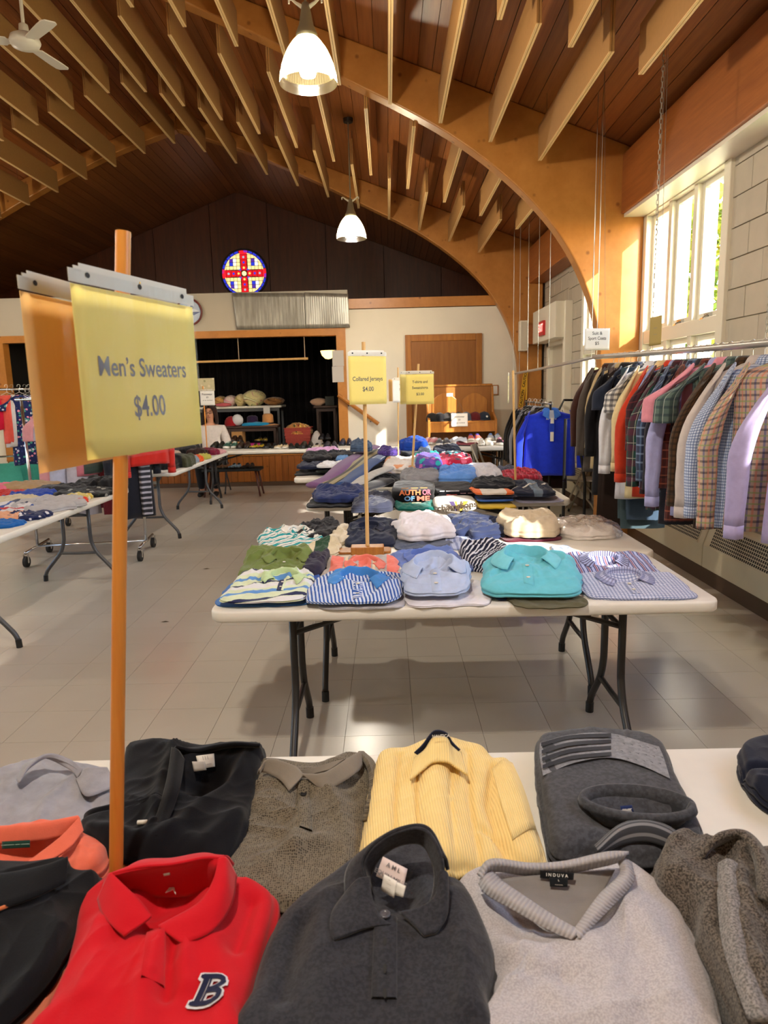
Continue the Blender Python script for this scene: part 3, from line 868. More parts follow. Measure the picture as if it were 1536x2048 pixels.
def paper(name, h, h2):
    t = NT(name); a = t.n('BsdfDiffuse'); a.inputs[0].default_value = lin(h); b = t.n('BsdfTranslucent'); b.inputs[0].default_value = lin(h2)
    m = t.n('MixShader'); m.inputs[0].default_value = .3; t.l(a.outputs[0], m.inputs[1]); t.l(b.outputs[0], m.inputs[2]); t.l(m.outputs[0], t.out.inputs[0]); return t.m
M_yellow = paper('yellow_paper', '#fff08e', '#fff0a0')
M_peach = paper('peach_paper', '#f7cb84', '#ffd890')  # back sheets: light passing through is put into the peach colour
M_white = plain('white_paper', '#dcdad6', .6)
M_pole = wood('pine_dowel', '#c67a2c', '#d68f3c', (20, 20, 1), .35)
M_palepole = wood('pale_dowel', '#c49a5e', '#d3ac72', (20, 20, 1), .5)
t = NT('clear_sleeve'); tp = t.n('BsdfTransparent'); gl = t.n('BsdfGlossy'); gl.inputs['Roughness'].default_value = .16
df = t.n('BsdfDiffuse'); df.inputs[0].default_value = lin('#d9d4c4')
m0 = t.n('MixShader'); m0.inputs[0].default_value = .035; t.l(tp.outputs[0], m0.inputs[1]); t.l(df.outputs[0], m0.inputs[2])
lw = t.n('LayerWeight'); lw.inputs[0].default_value = .28
m1 = t.n('MixShader'); t.l(t.math('MULTIPLY', lw.outputs['Fresnel'], .45), m1.inputs[0]); t.l(m0.outputs[0], m1.inputs[1]); t.l(gl.outputs[0], m1.inputs[2])
bp = t.n('Bump'); bp.inputs['Strength'].default_value = .5; bp.inputs['Distance'].default_value = .01
mpn = t.coord('Object', (22, 22, 7)); t.l(t.noise(mpn, 1.0, 3), bp.inputs['Height']); t.l(bp.outputs[0], gl.inputs['Normal'])
t.l(m1.outputs[0], t.out.inputs[0]); M_sleeve = t.m
M_strip = plain('milky_strip', '#c9c3b4', .35)
def page(r, tl, ux, w, h, mat, strip=True, lines=(), curl=.0, lean=0.0, ink=None, sleeve=True, nm='page'):
    """sheet hanging from tl; ux = reading direction (unit, horizontal); lines: (text, size, y-from-top, fit)"""
    ux = np.array(ux, float); uz = np.array([0, 0, 1.0]); n = np.cross(ux, uz)
    G = np.zeros((9, 13, 3)); S = G.copy()
    H_ = h+.022
    def off(a, dz): b = np.clip(dz/H_, 0, 1); return curl*(np.sin(a*3.0)*(b*b)+.3*np.sin(a*7+b*3)*.3*b)+lean*b
    for i in range(9):
        for j in range(13):
            a, b = j/12, i/8
            a1, d1 = .012+a*.976, .018*strip+b*h
            G[i, j] = np.array(tl)+ux*(w*a1)-uz*d1+n*off(a1, d1)
            S[i, j] = np.array(tl)+ux*(w*a)-uz*(b*H_)+n*(off(a, b*H_)+.0018)
    p = MB().sheet(G).build(nm, mat, r, solid=.0006, smooth=True)
    if sleeve: MB().sheet(S).build('sleeve', M_sleeve, r, smooth=True)
    if strip:
        m = MB()
        st = np.array(tl)
        for a0, a1, z0, z1 in ((0, 1, -.016, .0), (.07, .93, 0, .008), (.035, .07, -.003, .004)):
            A = st+ux*w*a0+uz*z0; B = st+ux*w*a1+uz*z1
            m.add([A+n*.001, st+ux*w*a1+uz*z0+n*.001, B+n*.001, st+ux*w*a0+uz*z1+n*.001], [(0, 1, 2, 3)])
        so = m.build('binding_strip', M_strip, r, solid=.0008)
        for a in (.12, .5, .88):
            MB().lathe([(0, 0), (.0032, 0)], (0, 0, 0), 10).build('x', None) if False else None
            c = st+ux*w*a-uz*.005+n*.0022
            MB().add([c+ux*.0045*math.cos(q)+uz*.0035*math.sin(q) for q in np.linspace(0, 6.283, 11)[:-1]], [tuple(range(10))]).build('punch_hole', M_black, so)
    for s, size, dy, fit in lines:
        vs, fs = text_mesh(s, size, bold=.012); A = np.array(vs)
        if fit: A[:, 0] *= fit/(A[:, 0].max()-A[:, 0].min())
        P = [np.array(tl)+ux*(w*.5+x)-uz*(dy-y)+n*(off(.5+x/w, dy-y)+.0009) for x, y, _ in A]
        MB().add(P, fs).build('lettering', ink or M_ink, r)
    return p
def pole(r, a, b, rad, mat): return MB().tube([a, b], rad, 14).build('pole', mat, r, smooth=True, auto=50)

# big sign on the near table
TL, TR = np.array([-.386, .88, 1.660]), np.array([-.309, 1.16, 1.660])
pb = on(228, 1742, .775); pt_ = at(252, 463, 1.02)
r = thing('sign_stand', 'tall dowel sign reading Men\'s Sweaters $4.00 at the left', 'sign', (pb[0], pb[1], TZ), 'dowel price signs')
pole(r, (pb[0], pb[1], TZ+.002), tuple(pt_-np.array([.004, 0, 0])), .0105, M_pole)
ux = (TR-TL)[:2]; ux = np.array([ux[0], ux[1], 0])/np.hypot(*ux)
page(r, TL, ux, .288, .218, M_yellow, lines=(("Men’s Sweaters", .036, .118, .208), ('$4.00', .042, .172, .075)), curl=.006, ink=M_greyink)
TLb = at(32, 549, .865)
pgb = page(r, TLb, np.array([.10, .97, 0])/np.hypot(.10, .97), .285, .222, M_peach, curl=.0)
MB().tube([(pt_[0]+.014, 1.02, 1.661), (pt_[0]-.03, 1.03, 1.66)], .0016, 6).build('clip_wire', plain('brass', '#b08a3c', .25, 1), r)

def dowel_sign(lab, base, zbase, top, pages, rad=.009, block=None, polem=M_palepole, bm=M_oak):
    r = thing('sign_stand', lab, 'sign', (base[0], base[1], zbase), 'dowel price signs')
    pole(r, (base[0], base[1], zbase+.005), tuple(top), rad, polem)
    if block: MB().span((base[0]-block[0]/2, base[1]-block[1]/2, zbase), (base[0]+block[0]/2, base[1]+block[1]/2, zbase+block[2])).build('base_block', bm, r, bevel=.004)
    for tl, yaw, w, h, mat, lines, kw in pages:
        page(r, tl, (math.cos(yaw), math.sin(yaw), 0), w, h, mat, lines=lines, **kw)
    return r
b = on(735, 1098, TZ+.03)
tp_ = at(727, 684, b[1]+.02)
tl = at(695, 704, b[1]-.06)
dowel_sign('dowel sign reading Collared Jerseys $4.00 on a wooden block', b, TZ+.002, tp_,
           [(tl, math.radians(28), .19, .212, M_yellow, (('Collared Jerseys', .026, .118, .15), ('$4.00', .028, .163, .055)), dict(curl=.006)),
            (tl+np.array([.02, .055, .0]), math.radians(28), .17, .205, M_yellow, (), {})], block=(.155, .07, .045))
b = np.array([.176, 5.62, TZ+.06]); tp_ = at(837, 728, 5.5)
tl = at(811, 744, 5.28)
dowel_sign('dowel sign reading T-shirts and Sweatshirts $3.00', b, TZ+.002, tp_,
           [(tl, math.radians(8), .216, .222, M_yellow, (('T-shirts and', .027, .075, .115), ('Sweatshirts', .027, .118, .12), ('$3.00', .027, .165, .058)), dict(curl=.003)),
            (at(799, 744, 5.34), math.radians(60), .2, .222, M_yellow, (), {})], rad=.009)
b = np.array([.085, 6.5, TZ]); tp_ = at(796, 735, 6.55)
dowel_sign('thin dowel sign with a white price sheet behind the T-shirts sign', b, TZ+.002, tp_,
           [(at(784, 757, 6.48), math.radians(30), .216, .2, M_white, (('Work', .026, .06, None), ('Sports', .026, .1, None), ('$', .026, .14, None)), dict(sleeve=False)),
            (at(777, 759, 6.52), math.radians(75), .2, .2, M_peach, (), dict(strip=False, sleeve=False))], rad=.007)
b = on(1031, 970, TZ); tp_ = at(1026, 741, b[1]+.02)
dowel_sign('pale dowel sign turned edge-on beside the red plaid shirt', b, TZ+.002, tp_,
           [(at(1016, 747, b[1]+.02), math.radians(78), .2, .21, plain('pale_yellow_paper', '#d9cf8a', .6), (('— ——', .04, .07, .12), ('——', .04, .11, .06), ('–', .04, .15, None)), {})], rad=.009, block=(.18, .06, .016), bm=M_pole)
# stage-side footwear sign (left, before the seated woman)
b = np.array([at(413, 880, 9.6)[0], 9.6, TZ]); 
dowel_sign('dowel sign reading Footwear, standing before the seated woman', b, TZ+.002, (b[0], 9.6, 1.62),
           [(at(399, 780, 9.55), 0, .2, .19, M_white, (('Footwear', .036, .06, .14), ('$5', .03, .10, None), ('or as marked', .022, .14, .13)), dict(sleeve=False)),], rad=.008, polem=M_pole)
solo('paper_collage', MB().span(tuple(at(397, 782, 9.62)), tuple(at(428, 756, 9.62)+np.array([0, .004, 0]))), fab('#b9b08f', ('#8d8a6b', '#c9bfa0', '#a99c7c', '#d6cfb5'), 'floral', weave=22), 'mottled paper sheet clipped above the left Footwear sign', 'paper')
# free hanging signs
def hung_sign(name, lab, tl, yaw, w, h, mat, lines, ztop, sleeve=False, ink=None):
    r = thing(name, lab, 'sign', tl, 'signs hung from above')
    u = np.array([math.cos(yaw), math.sin(yaw), 0])
    page(r, tl, u, w, h, mat, strip=False, lines=lines, sleeve=sleeve, ink=ink)
    for a in (.2, .8): MB().tube([tl+u*w*a+np.array([0, 0, -.005]), tl+u*w*.5+np.array([0, 0, .16]) if ztop is None else (tl[0]+u[0]*w*.5, tl[1]+u[1]*w*.5, ztop)], .0015, 5).build('string', plain('grey_wire', '#777069', .4, .8), r)
hung_sign('hanging_sign', 'white hanging sign reading Suit & Sport Coats $5', at(1169, 657, 5.85), math.radians(8), .222, .175, M_white, (('Suit &', .036, .04, None), ('Sport Coats', .036, .08, .155), ('$5', .036, .12, None)), ceil_z(1.7))
hung_sign('hanging_sign', 'olive-backed paper sign hanging before the near window', px0 if False else atx(1300, 636, 1.72), math.radians(-88), .19, .18, plain('olive_paper', '#a08a4a', .7), (('——', .03, .07, .05), ('— —', .03, .11, .05)), ceil_z(1.72)-.03, ink=M_greyink)
hung_sign('hanging_sign', 'pale yellow sign hanging under the end of the far rod', at(1181, 735, 6.1), math.radians(50), .16, .19, plain('pale_yellow_paper', '#d9cf8a', .6), (('————', .04, .06, .1),), 1.73)
hung_sign('paper_sign', 'white paper sign reading Footwear pinned to the pew front', at(902, 827, 10.41), math.radians(0), .25, .195, M_white, (('Footwear', .038, .05, .15), ('$5', .032, .095, None), ('or as marked', .024, .14, .16)), None)

# ------------------------------------------------------------------ hanging clothes
M_hanger = plain('wire_hanger', '#9a948a', .3, .8)
M_hangw = plain('white_plastic_hanger', '#d9d6cd', .35)
def P2(o, u, n, a, b, z): return (o[0]+u[0]*a+n[0]*b, o[1]+u[1]*a+n[1]*b, o[2]+z)
def hanger(o, yaw, mat, lab, grp='clothes hangers', w=.2, rad=.0022):
    u = (math.cos(yaw), math.sin(yaw)); n = (-u[1], u[0])
    pts = [P2(o, u, n, a, 0, z) for a, z in ((-.016, .008), (-.014, .024), (0, .032), (.015, .022), (.014, .006), (0, -.018), (0, -.05))]
    mb = MB().tube(pts, rad, 6)
    mb.tube([P2(o, u, n, 0, 0, -.05), P2(o, u, n, w*.5, 0, -.085), P2(o, u, n, w, 0, -.14), P2(o, u, n, w*.96, 0, -.15), P2(o, u, n, 0, 0, -.15), P2(o, u, n, -w*.96, 0, -.15), P2(o, u, n, -w, 0, -.14), P2(o, u, n, -w*.5, 0, -.085), P2(o, u, n, 0, 0, -.05)], rad, 6)
    return solo('clothes_hanger', mb, mat, lab, 'hanger', grp, base=o)
def hang_top(o, yaw, mat, lab, L=.72, hw=.22, sleeve='long', depth=.05, cat='shirt', grp='clothes on the long rod', name='hanging_shirt', collar=True, seed=0, slv_mat=None, open_front=None, splay=.06, sl=.56, col_mat=None, placket=None, mb_=None):
    """garment on a hanger at o (rod height); yaw = direction of its shoulder line; its front faces -n"""
    u = np.array([math.cos(yaw), math.sin(yaw), 0]); n = np.array([-u[1], u[0], 0]); O = np.array(o)
    rg = np.random.default_rng(seed+11)
    r = thing(name, lab, cat, (o[0], o[1], o[2]-.07-L), grp)
    N = 44; th = np.linspace(0, 2*math.pi, N, endpoint=False)
    prof = [(0, .055, .035), (.012, .075, .04), (.03, .12, .044), (.055, .175, .048), (.08, hw*.95, .05), (.12, hw, .05), (.22, hw*.97, depth), (.4, hw*.96, depth*1.15), (.6, hw*.99, depth*1.25), (.85, hw*1.03, depth*1.3), (.97, hw*1.05, depth*1.3), (1, hw*1.05, depth*1.22)]
    k1, k2, p1, p2 = rg.integers(4, 7), rg.integers(7, 11), rg.uniform(0, 6.28), rg.uniform(0, 6.28)
    rings = []; uvs = []
    tt = np.array([p[0] for p in prof]); ts = np.concatenate([np.linspace(0, .13, 9), np.linspace(.16, 1, 16)])
    for s in ts:
        a = np.interp(s, tt, [p[1] for p in prof]); b = np.interp(s, tt, [p[2] for p in prof])
        am = .24*max(0, s-.08)**.7
        f = 1+am*(np.sin(k1*th+p1+s*1.2)*.6+np.sin(k2*th+p2-s)*.4)
        x = a*np.sign(np.cos(th))*np.abs(np.cos(th))**.8; y = b*np.sin(th)*f*(1+.35*am*np.sin(3*th+p1))
        zz = (s*L if s > .13 else s*L)
        rings.append([O+u*xx+n*yy+np.array([0, 0, -.06-zz-.012*(abs(xx)/hw)*(s > .9)]) for xx, yy in zip(x, y)])
        uvs += [(t_*hw/1.5*1.35, -zz) for t_ in th]
    body = MB().loft(rings, True, False, uvs)
    body.build('body', mat, r, smooth=True, solid=.003)
    if sleeve:
        SL = {'long': sl, 'short': .25, 'cap': .12}[sleeve]; r0 = .075 if sleeve != 'long' else .07; r1 = .05 if sleeve == 'long' else .085
        for sg in (-1, 1):
            M = 14; rr = []; uu = []
            ph = rg.uniform(0, 6.28); dn = rg.uniform(-.02, .02)
            for i in range(M):
                s = i/(M-1)
                cxx = sg*(hw*.86+(.045+splay)*math.sin(min(1, s*1.6)*math.pi/2)+rg.uniform(-.002, .002)); cz = -.105-SL*s**1.05
                ra = r0+(r1-r0)*s; an = math.radians(62)*(1-min(1, s*1.8))
                cs, sn = math.cos(an), math.sin(an)
                ring = []
                for q in np.linspace(0, 2*math.pi, 20, endpoint=False):
                    e1 = ra*math.cos(q)*(.72); e2 = ra*.62*math.sin(q)*(1+.16*math.sin(3*q+ph+s*4)+.1*math.sin(5*q+s*9))
                    ring.append(O+u*(cxx+e1*cs)+n*(e2+dn*s+.012*math.sin(s*5+ph))+np.array([0, 0, cz+sg*e1*sn*-1]))
                    uu.append((q*.05, cz))
                rr.append(ring)
            so = MB().loft(rr, True, False, uu).build('sleeve', slv_mat or mat, r, smooth=True, solid=.003)
            if sleeve == 'long' and cat == 'shirt':
                cf = [[p+np.array([0, 0, -.0]) for p in rr[-1]], [p*1+np.array([0, 0, -.055]) for p in rr[-1]]]
                MB().loft(cf, True, False, uu[-20:]+[(a, b-.055) for a, b in uu[-20:]]).build('cuff', slv_mat or mat, so, smooth=True, solid=.005)
    if collar:
        cm = col_mat or mat; G = []; uv = []
        for lv in range(5):
            row = []; ur = []
            for q in np.linspace(math.radians(-75), math.radians(255), 26):
                fr = max(0, -math.sin(q)); 
                rad_ = [.05, .054, .06, .072, .085][lv]; z = [-.068, -.04, -.032, -.045, -.072-.02*fr][lv]
                if lv >= 3: rad_ += .012*fr
                row.append(O+u*(rad_*math.cos(q)*1.0)+n*(rad_*.62*math.sin(q))+np.array([0, 0, z])); ur.append((q*.06, z*1.5))
            G.append(row); uv.append(ur)
        MB().sheet(np.array(G), np.array(uv)).build('collar', cm, r, smooth=True, solid=.002)
    return r
def hang_trousers(o, yaw, mat, lab, L=.95, hw=.17, seed=0, grp='clothes on the long rod', depth=.035, name='hanging_trousers', cat='trousers', taper=.85):
    u = np.array([math.cos(yaw), math.sin(yaw), 0]); n = np.array([-u[1], u[0], 0]); O = np.array(o); rg = np.random.default_rng(seed)
    r = thing(name, lab, cat, (o[0], o[1], o[2]-.09-L), grp)
    for leg in (-1, 1):
        rings = []; uvs = []; ph = rg.uniform(0, 6.28)
        for s in np.linspace(0, 1, 14):
            ring = []
            for q in np.linspace(0, 2*math.pi, 24, endpoint=False):
                w = hw*(1-(1-taper)*s)
                x = w*np.sign(math.cos(q))*abs(math.cos(q))**.7; y = depth*.5*math.sin(q)*(1+.3*math.sin(4*q+ph+s*3))*(.6+.6*s)+leg*depth*.5
                ring.append(O+u*(x+.01*math.sin(ph+s*3))+n*y+np.array([0, 0, -.09-L*s*(1-.06*(leg > 0))])); uvs.append((q*hw*.6, -L*s))
            rings.append(ring)
        MB().loft(rings, True, True, uvs).build('trouser_leg', mat, r, smooth=True, auto=60)
    return r
ROD_X = 1.75
rod_z = lambda y: np.interp(y, [3.0, 5.99, 9.9], [1.675, 1.739, 1.689])
# the ceiling-hung rods
def rod(y0, y1, lab, r_=.019, ch=()):
    r = thing('clothes_rod', lab, 'rod', (ROD_X, (y0+y1)/2, 1.7), 'ceiling-hung clothes rods')
    MB().tube([(ROD_X, y, rod_z(y)-.006*math.sin((y-y0)/(y1-y0)*math.pi)) for y in np.linspace(y0, y1, 12)], r_, 14).build('tube', plain('galvanised_pipe', '#b8b3ad', .35, .6), r, smooth=True)
    for y, thick in ch:
        top = ceil_z(ROD_X)-.04; z0 = rod_z(y)+.02; m = MB()
        if thick > .006:
            nl = int((top-z0)/.03)
            for i in range(nl):
                z = z0+i*.03; a = (i % 2)*math.pi/2; dx, dy = math.cos(a)*.007, math.sin(a)*.007
                m.tube([(ROD_X-dx, y-dy, z), (ROD_X-dx, y-dy, z+.026), (ROD_X, y, z+.034), (ROD_X+dx, y+dy, z+.026), (ROD_X+dx, y+dy, z), (ROD_X, y, z-.008)], .0021, 4, closed=True)
        else: m.tube([(ROD_X, y, z0-.02), (ROD_X, y, top)], .0028, 6)
        m.build('chain' if thick > .006 else 'wire', plain('steel_chain', '#aaa79f', .3, .9), r)
    return r
rod(2.6, 6.0, 'long galvanised rod on chains carrying the shirts', ch=((3.3, .008), (4.72, .008), (5.95, .004)))
rod(6.05, 9.9, 'empty clothes rod on wires running to the far arch', .015, ch=((6.1, .004), (7.7, .004), (8.25, .004), (8.85, .004), (9.4, .004), (9.85, .004)))

def ypx(px, dz=0): # depth at which the rod appears at px
    return float(atx(px, 700, ROD_X)[1])
HC = [ # px on rod, builder args
 (1228, 'top', '#3a2018', dict(L=.62, sleeve='long', cat='jacket', hw=.2), 'maroon-brown jacket at the far end of the long rod'),
 (1238, 'top', '#4a423d', dict(L=.78, sleeve='long', cat='coat', hw=.235, sl=.62, splay=.02), 'charcoal-brown suit coat hanging second from the rod\'s far end'),
 (1250, 'top', '#b09a72', dict(L=.74, sleeve='long', cat='coat', hw=.225, sl=.55, splay=.01), 'tan sport coat showing a thin edge beside the charcoal coat'),
 (1262, 'top', '#18161a', dict(L=.92, sleeve='long', cat='coat', hw=.235, sl=.6, splay=.02), 'long black overcoat hanging on the long rod'),
 (1276, 'trs', '#2c201b', dict(L=1.12, hw=.21, taper=1.25), 'dark brown wide trousers reaching lowest on the rod'),
 (1286, 'top', '#252b3c', dict(L=.5, sleeve='short', hw=.2), 'dark navy short-sleeved shirt beside the brown trousers'),
 (1296, 'trs', '#44565e', dict(L=1.1, hw=.18), 'teal-grey trousers hanging next to the white shirt'),
 (1306, 'trs', '#3d4f63', dict(L=1.02, hw=.16), 'blue jeans hanging behind the white shirt'),
 (1318, 'top', '#d8d7de', dict(L=.86, sleeve='long', splay=.07, sl=.6), 'white long-sleeved dress shirt on the long rod'),
 (1330, 'top', ('#d8d4d0', ('#23283a', .035, .5, 0, 'u'), ('#23283a', .035, .45, 0, 'v')), dict(L=.6, sleeve='short', splay=.07), 'black and white plaid short-sleeved shirt'),
 (1341, 'top', '#d2bd90', dict(L=.82, sleeve='long', splay=.05), 'cream shirt just behind the red one'),
 (1352, 'top', '#bf3a20', dict(L=.80, sleeve='long', splay=.07, sl=.62), 'bright red long-sleeved shirt on the long rod'),
 (1364, 'top', '#8d93bd', dict(L=.72, sleeve='long', splay=.03, sl=.5), 'periwinkle shirt right of the red one'),
 (1376, 'top', ('#3c1f26', ('#171520', .05, .35, 0, 'u'), ('#6c2c34', .05, .15, .4, 'v')), dict(L=.75, sleeve='long', splay=.05, sl=.4), 'dark maroon plaid shirt'),
 (1390, 'top', ('#24463f', ('#4a2036', .09, .4, 0, 'u'), ('#58223a', .09, .4, .1, 'v'), ('#c9c3b4', .09, .04, .55, 'u'), ('#c9c3b4', .09, .04, .6, 'v')), dict(L=.83, sleeve='long', splay=.08, sl=.6), 'green and maroon plaid flannel shirt'),
 (1404, 'top', ('#353b52', ('#5b7396', .04, .3, 0, 'u'), ('#8496b2', .05, .2, .3, 'v')), dict(L=.78, sleeve='long', splay=.05), 'grey-blue plaid shirt right of the green flannel'),
 (1416, 'top', '#24222c', dict(L=.88, sleeve='long', splay=.05, sl=.6), 'plain near-black shirt on the long rod'),
 (1430, 'top', ('#5c2b26', ('#2a1a1c', .045, .45, 0, 'u'), ('#a05a44', .045, .15, .5, 'v')), dict(L=.84, sleeve='long', splay=.04), 'rust red plaid shirt behind the pink one'),
 (1444, 'top', '#a6a5d2', dict(L=.8, sleeve='long', splay=.1, sl=.66), 'lavender-blue shirt whose cuff hangs below the pink sleeve'),
 (1462, 'top', '#d78b9b', dict(L=.5, sleeve='short', splay=.11, hw=.23), 'pink short-sleeved shirt on the long rod'),
 (1484, 'top', ('#5c6e68', ('#2c3a3a', .04, .4, 0, 'u'), ('#2c3a44', .04, .35, 0, 'v'), ('#b9c0b4', .04, .08, .6, 'u')), dict(L=.5, sleeve='short', splay=.1), 'grey-green plaid short-sleeved shirt'),
 (1506, 'top', ('#4b3320', ('#1d1714', .03, .4, 0, 'u'), ('#21180f', .03, .4, 0, 'v')), dict(L=.8, sleeve='long', splay=.09, sl=.6), 'brown checked shirt near the frame edge'),
 (1530, 'top', '#bfb3ae', dict(L=.76, sleeve='long', splay=.09, sl=.64), 'pale beige shirt near the frame edge'),
 (1556, 'top', ('#c5cfe2', ('#3f5488', .014, .45, 0, 'u'), ('#3f5488', .014, .4, 0, 'v')), dict(L=.75, sleeve='long', splay=.08, sl=.62), 'small blue gingham shirt near the frame edge'),
 (1584, 'top', ('#b8a08c', ('#3e4f86', .05, .2, 0, 'u'), ('#252a3a', .05, .2, 0, 'v'), ('#c9775e', .05, .2, .5, 'u'), ('#7f9a5a', .05, .15, .5, 'v')), dict(L=.74, sleeve='long', splay=.08, sl=.64), 'many-coloured madras plaid shirt near the frame edge'),
 (1690, 'top', '#a79cc4', dict(L=.72, sleeve='long', splay=.1, sl=.62), 'lavender shirt nearest the camera on the rod'),
]
hangers_lab = 'thin wire hanger hooked over the long galvanised rod'
for i, (px, kind, col, kw, lab) in enumerate(HC):
    y = ypx(px); z = float(rod_z(y))-.006
    m = fab(col) if isinstance(col, str) else plaid(*col)
    yaw = math.radians(random.uniform(-9, 7)-4)
    o = (ROD_X+random.uniform(-.015, .015), y, z)
    if kind == 'top': hang_top((o[0], o[1], o[2]-.02), yaw, m, lab, seed=i, **kw)
    else: hang_trousers(o, yaw, m, lab, seed=i, **kw)
    white = i in (4, 5, 8, 20, 22)
    hanger((ROD_X, y, z-.008), yaw, M_hangw if white else M_hanger, ' '.join((('white plastic' if white else 'thin wire')+' hanger under the '+lab).split()[:14]), 'hangers on the long rod')

# ------------------------------------------------------------------ clothes lying on the tables
class Cloth:
    """a garment lying folded or rumpled: a closed, domed, wrinkled body over a plan outline"""
    def __init__(s, poly, T, z0, seed=0, side=.45, p=5, q=.5, dome=.3, wr=.22, fr=14, center=None, folds=(), fang=None, dents=(), fine=.0, tilt=(0, 0), ramp=0, rdir=(0, 1), rlen=.15):
        s.ramp, s.rdir, s.rlen = ramp, rdir, rlen
        P = np.array(poly, float)[:, :2]; P = catmull(P, 120, True)
        s.c = np.array(center[:2]) if center is not None else P.mean(0)
        d = P-s.c; th = np.arctan2(d[:, 1], d[:, 0]); rr = np.hypot(d[:, 0], d[:, 1])
        o = np.argsort(th); s.th, s.rr = th[o], rr[o]
        s.T, s.z0, s.seed, s.side, s.p, s.q, s.dome, s.wr, s.fr = T, z0, seed, side, p, q, dome, wr, fr
        rg = np.random.default_rng(seed+5); s.ang = rg.uniform(0, 3.14) if fang is None else fang
        s.folds, s.dents, s.fine, s.tilt = folds, dents, fine, tilt
    def R(s, t): return np.interp(t, s.th, s.rr, period=2*math.pi)
    def h(s, x, y):
        x = np.asarray(x, float); y = np.asarray(y, float)
        dx, dy = x-s.c[0], y-s.c[1]
        r = np.clip(np.hypot(dx, dy)/s.R(np.arctan2(dy, dx)), 0, 1)
        pr = np.sqrt(np.clip(1-r**s.p, 0, 1))
        if s.q != .5: pr = pr**(s.q/.5)
        k = s.side+(1-s.side)*pr*(1-s.dome+s.dome*(1-r*r))
        z = s.T*k
        sw = 1.3*vnoise(x*3.1+s.seed, y*3.1, s.seed*.7)
        w = 0
        for m, (fq, am) in enumerate(((1, .55), (2.1, .33), (4.6, .17))):
            a = s.ang+sw+m*.8; ca, sa = np.cos(a), np.sin(a)
            X, Y = x-s.c[0], y-s.c[1]
            u, v = X*ca+Y*sa, -X*sa+Y*ca
            nn = vnoise(u*s.fr*fq*.38+s.seed*1.3, v*s.fr*fq+s.seed*2.1, s.seed+m)
            w = w+am*(1-2.6*np.abs(nn)**.85)
        z = z+s.wr*.042*w*(.12+.88*pr)
        if s.ramp: z = z*(1-s.ramp*np.clip(.5-(dx*s.rdir[0]+dy*s.rdir[1])/(2*s.rlen), 0, 1))
        if s.fine: z = z+s.fine*crease(x, y, s.ang+.5, s.fr*3.5, s.seed+9)*pr
        z = z+(s.tilt[0]*dx+s.tilt[1]*dy)*pr
        for pts, amp, wd in s.folds:
            a = np.array(pts, float); dm = np.full(x.shape, 9.)
            for i in range(len(a)-1):
                p0, p1 = a[i, :2], a[i+1, :2]; v = p1-p0; L = max(1e-9, v@v)
                t_ = np.clip(((x-p0[0])*v[0]+(y-p0[1])*v[1])/L, 0, 1)
                dm = np.minimum(dm, np.hypot(x-p0[0]-t_*v[0], y-p0[1]-t_*v[1]))
            z = z+amp*np.exp(-(dm/wd)**2)
        for (cx, cy, rx, ry, amp) in s.dents:
            z = z-amp*np.exp(-(((x-cx)/rx)**2+((y-cy)/ry)**2)**2)
        return s.z0+np.maximum(z, .002)
    def mb(s, na=72, nr=16, yaw=0, layers=2):
        th = np.linspace(-math.pi, math.pi, na, endpoint=False); R = s.R(th)
        rs = np.linspace(0.02, 1, nr)**.8
        rings = []; cy, sy = math.cos(yaw), math.sin(yaw); uv = []
        def addring(x, y, z, ex=0):
            rings.append(np.stack([x, y, z], 1)); dx, dy = (x-s.c[0]), (y-s.c[1])
            k = 1+ex
            uv.extend([((a*cy+b*sy)*k, (-a*sy+b*cy)*k) for a, b in zip(dx, dy)])
        for r in rs:
            x, y = s.c[0]+R*r*np.cos(th), s.c[1]+R*r*np.sin(th); addring(x, y, s.h(x, y))
        zt = rings[-1][:, 2]; x0, y0 = rings[-1][:, 0].copy(), rings[-1][:, 1].copy()
        m = layers*4
        for i in range(1, m+1):
            f = i/m; off = .006*abs(math.sin(f*math.pi*layers))*min(1, s.T/.03)
            off = off+.003*vnoise(th*3+i, th*0+s.seed)
            x, y = x0+np.cos(th)*off, y0+np.sin(th)*off
            z = s.z0+.0005+(zt-s.z0)*(1-f); addring(x, y, z, f*np.mean(zt-s.z0)/max(.02, np.mean(R)))
        mb = MB().loft(rings[::-1], True, True, uv=None) if False else MB()
        mb.loft(rings, True, False, uv)
        mb.f.append(tuple(range(na)))
        return mb
    def build(s, r, mat, name='body', **k): return s.mb(**k).build(name, mat, r, smooth=True)

def patch(rows, nu=40, nv=14, noise=0.0, nf=20, seed=0, uvs=1.0):
    """smooth sheet through rows of 3-D points"""
    A = [catmull(r, nu) if len(r) > 2 else np.linspace(r[0], r[1], nu) for r in rows]
    A = np.array(A)                                     # rows,nu,3
    G = np.stack([catmull(A[:, j], nv) if len(rows) > 2 else np.linspace(A[0, j], A[1, j], nv) for j in range(nu)], 1)
    if noise:
        G[..., 2] += noise*vnoise(G[..., 0]*nf+seed, G[..., 1]*nf, seed)
    du = np.linalg.norm(G[:, -1]-G[:, 0], axis=1).mean(); 
    L = np.cumsum(np.r_[0, np.linalg.norm(np.diff(G.mean(0), axis=0), axis=1)]); V = np.cumsum(np.r_[0, np.linalg.norm(np.diff(G.mean(1), axis=0), axis=1)])
    uv = np.stack(np.meshgrid(L, V), -1)*uvs
    return MB().sheet(G, uv)

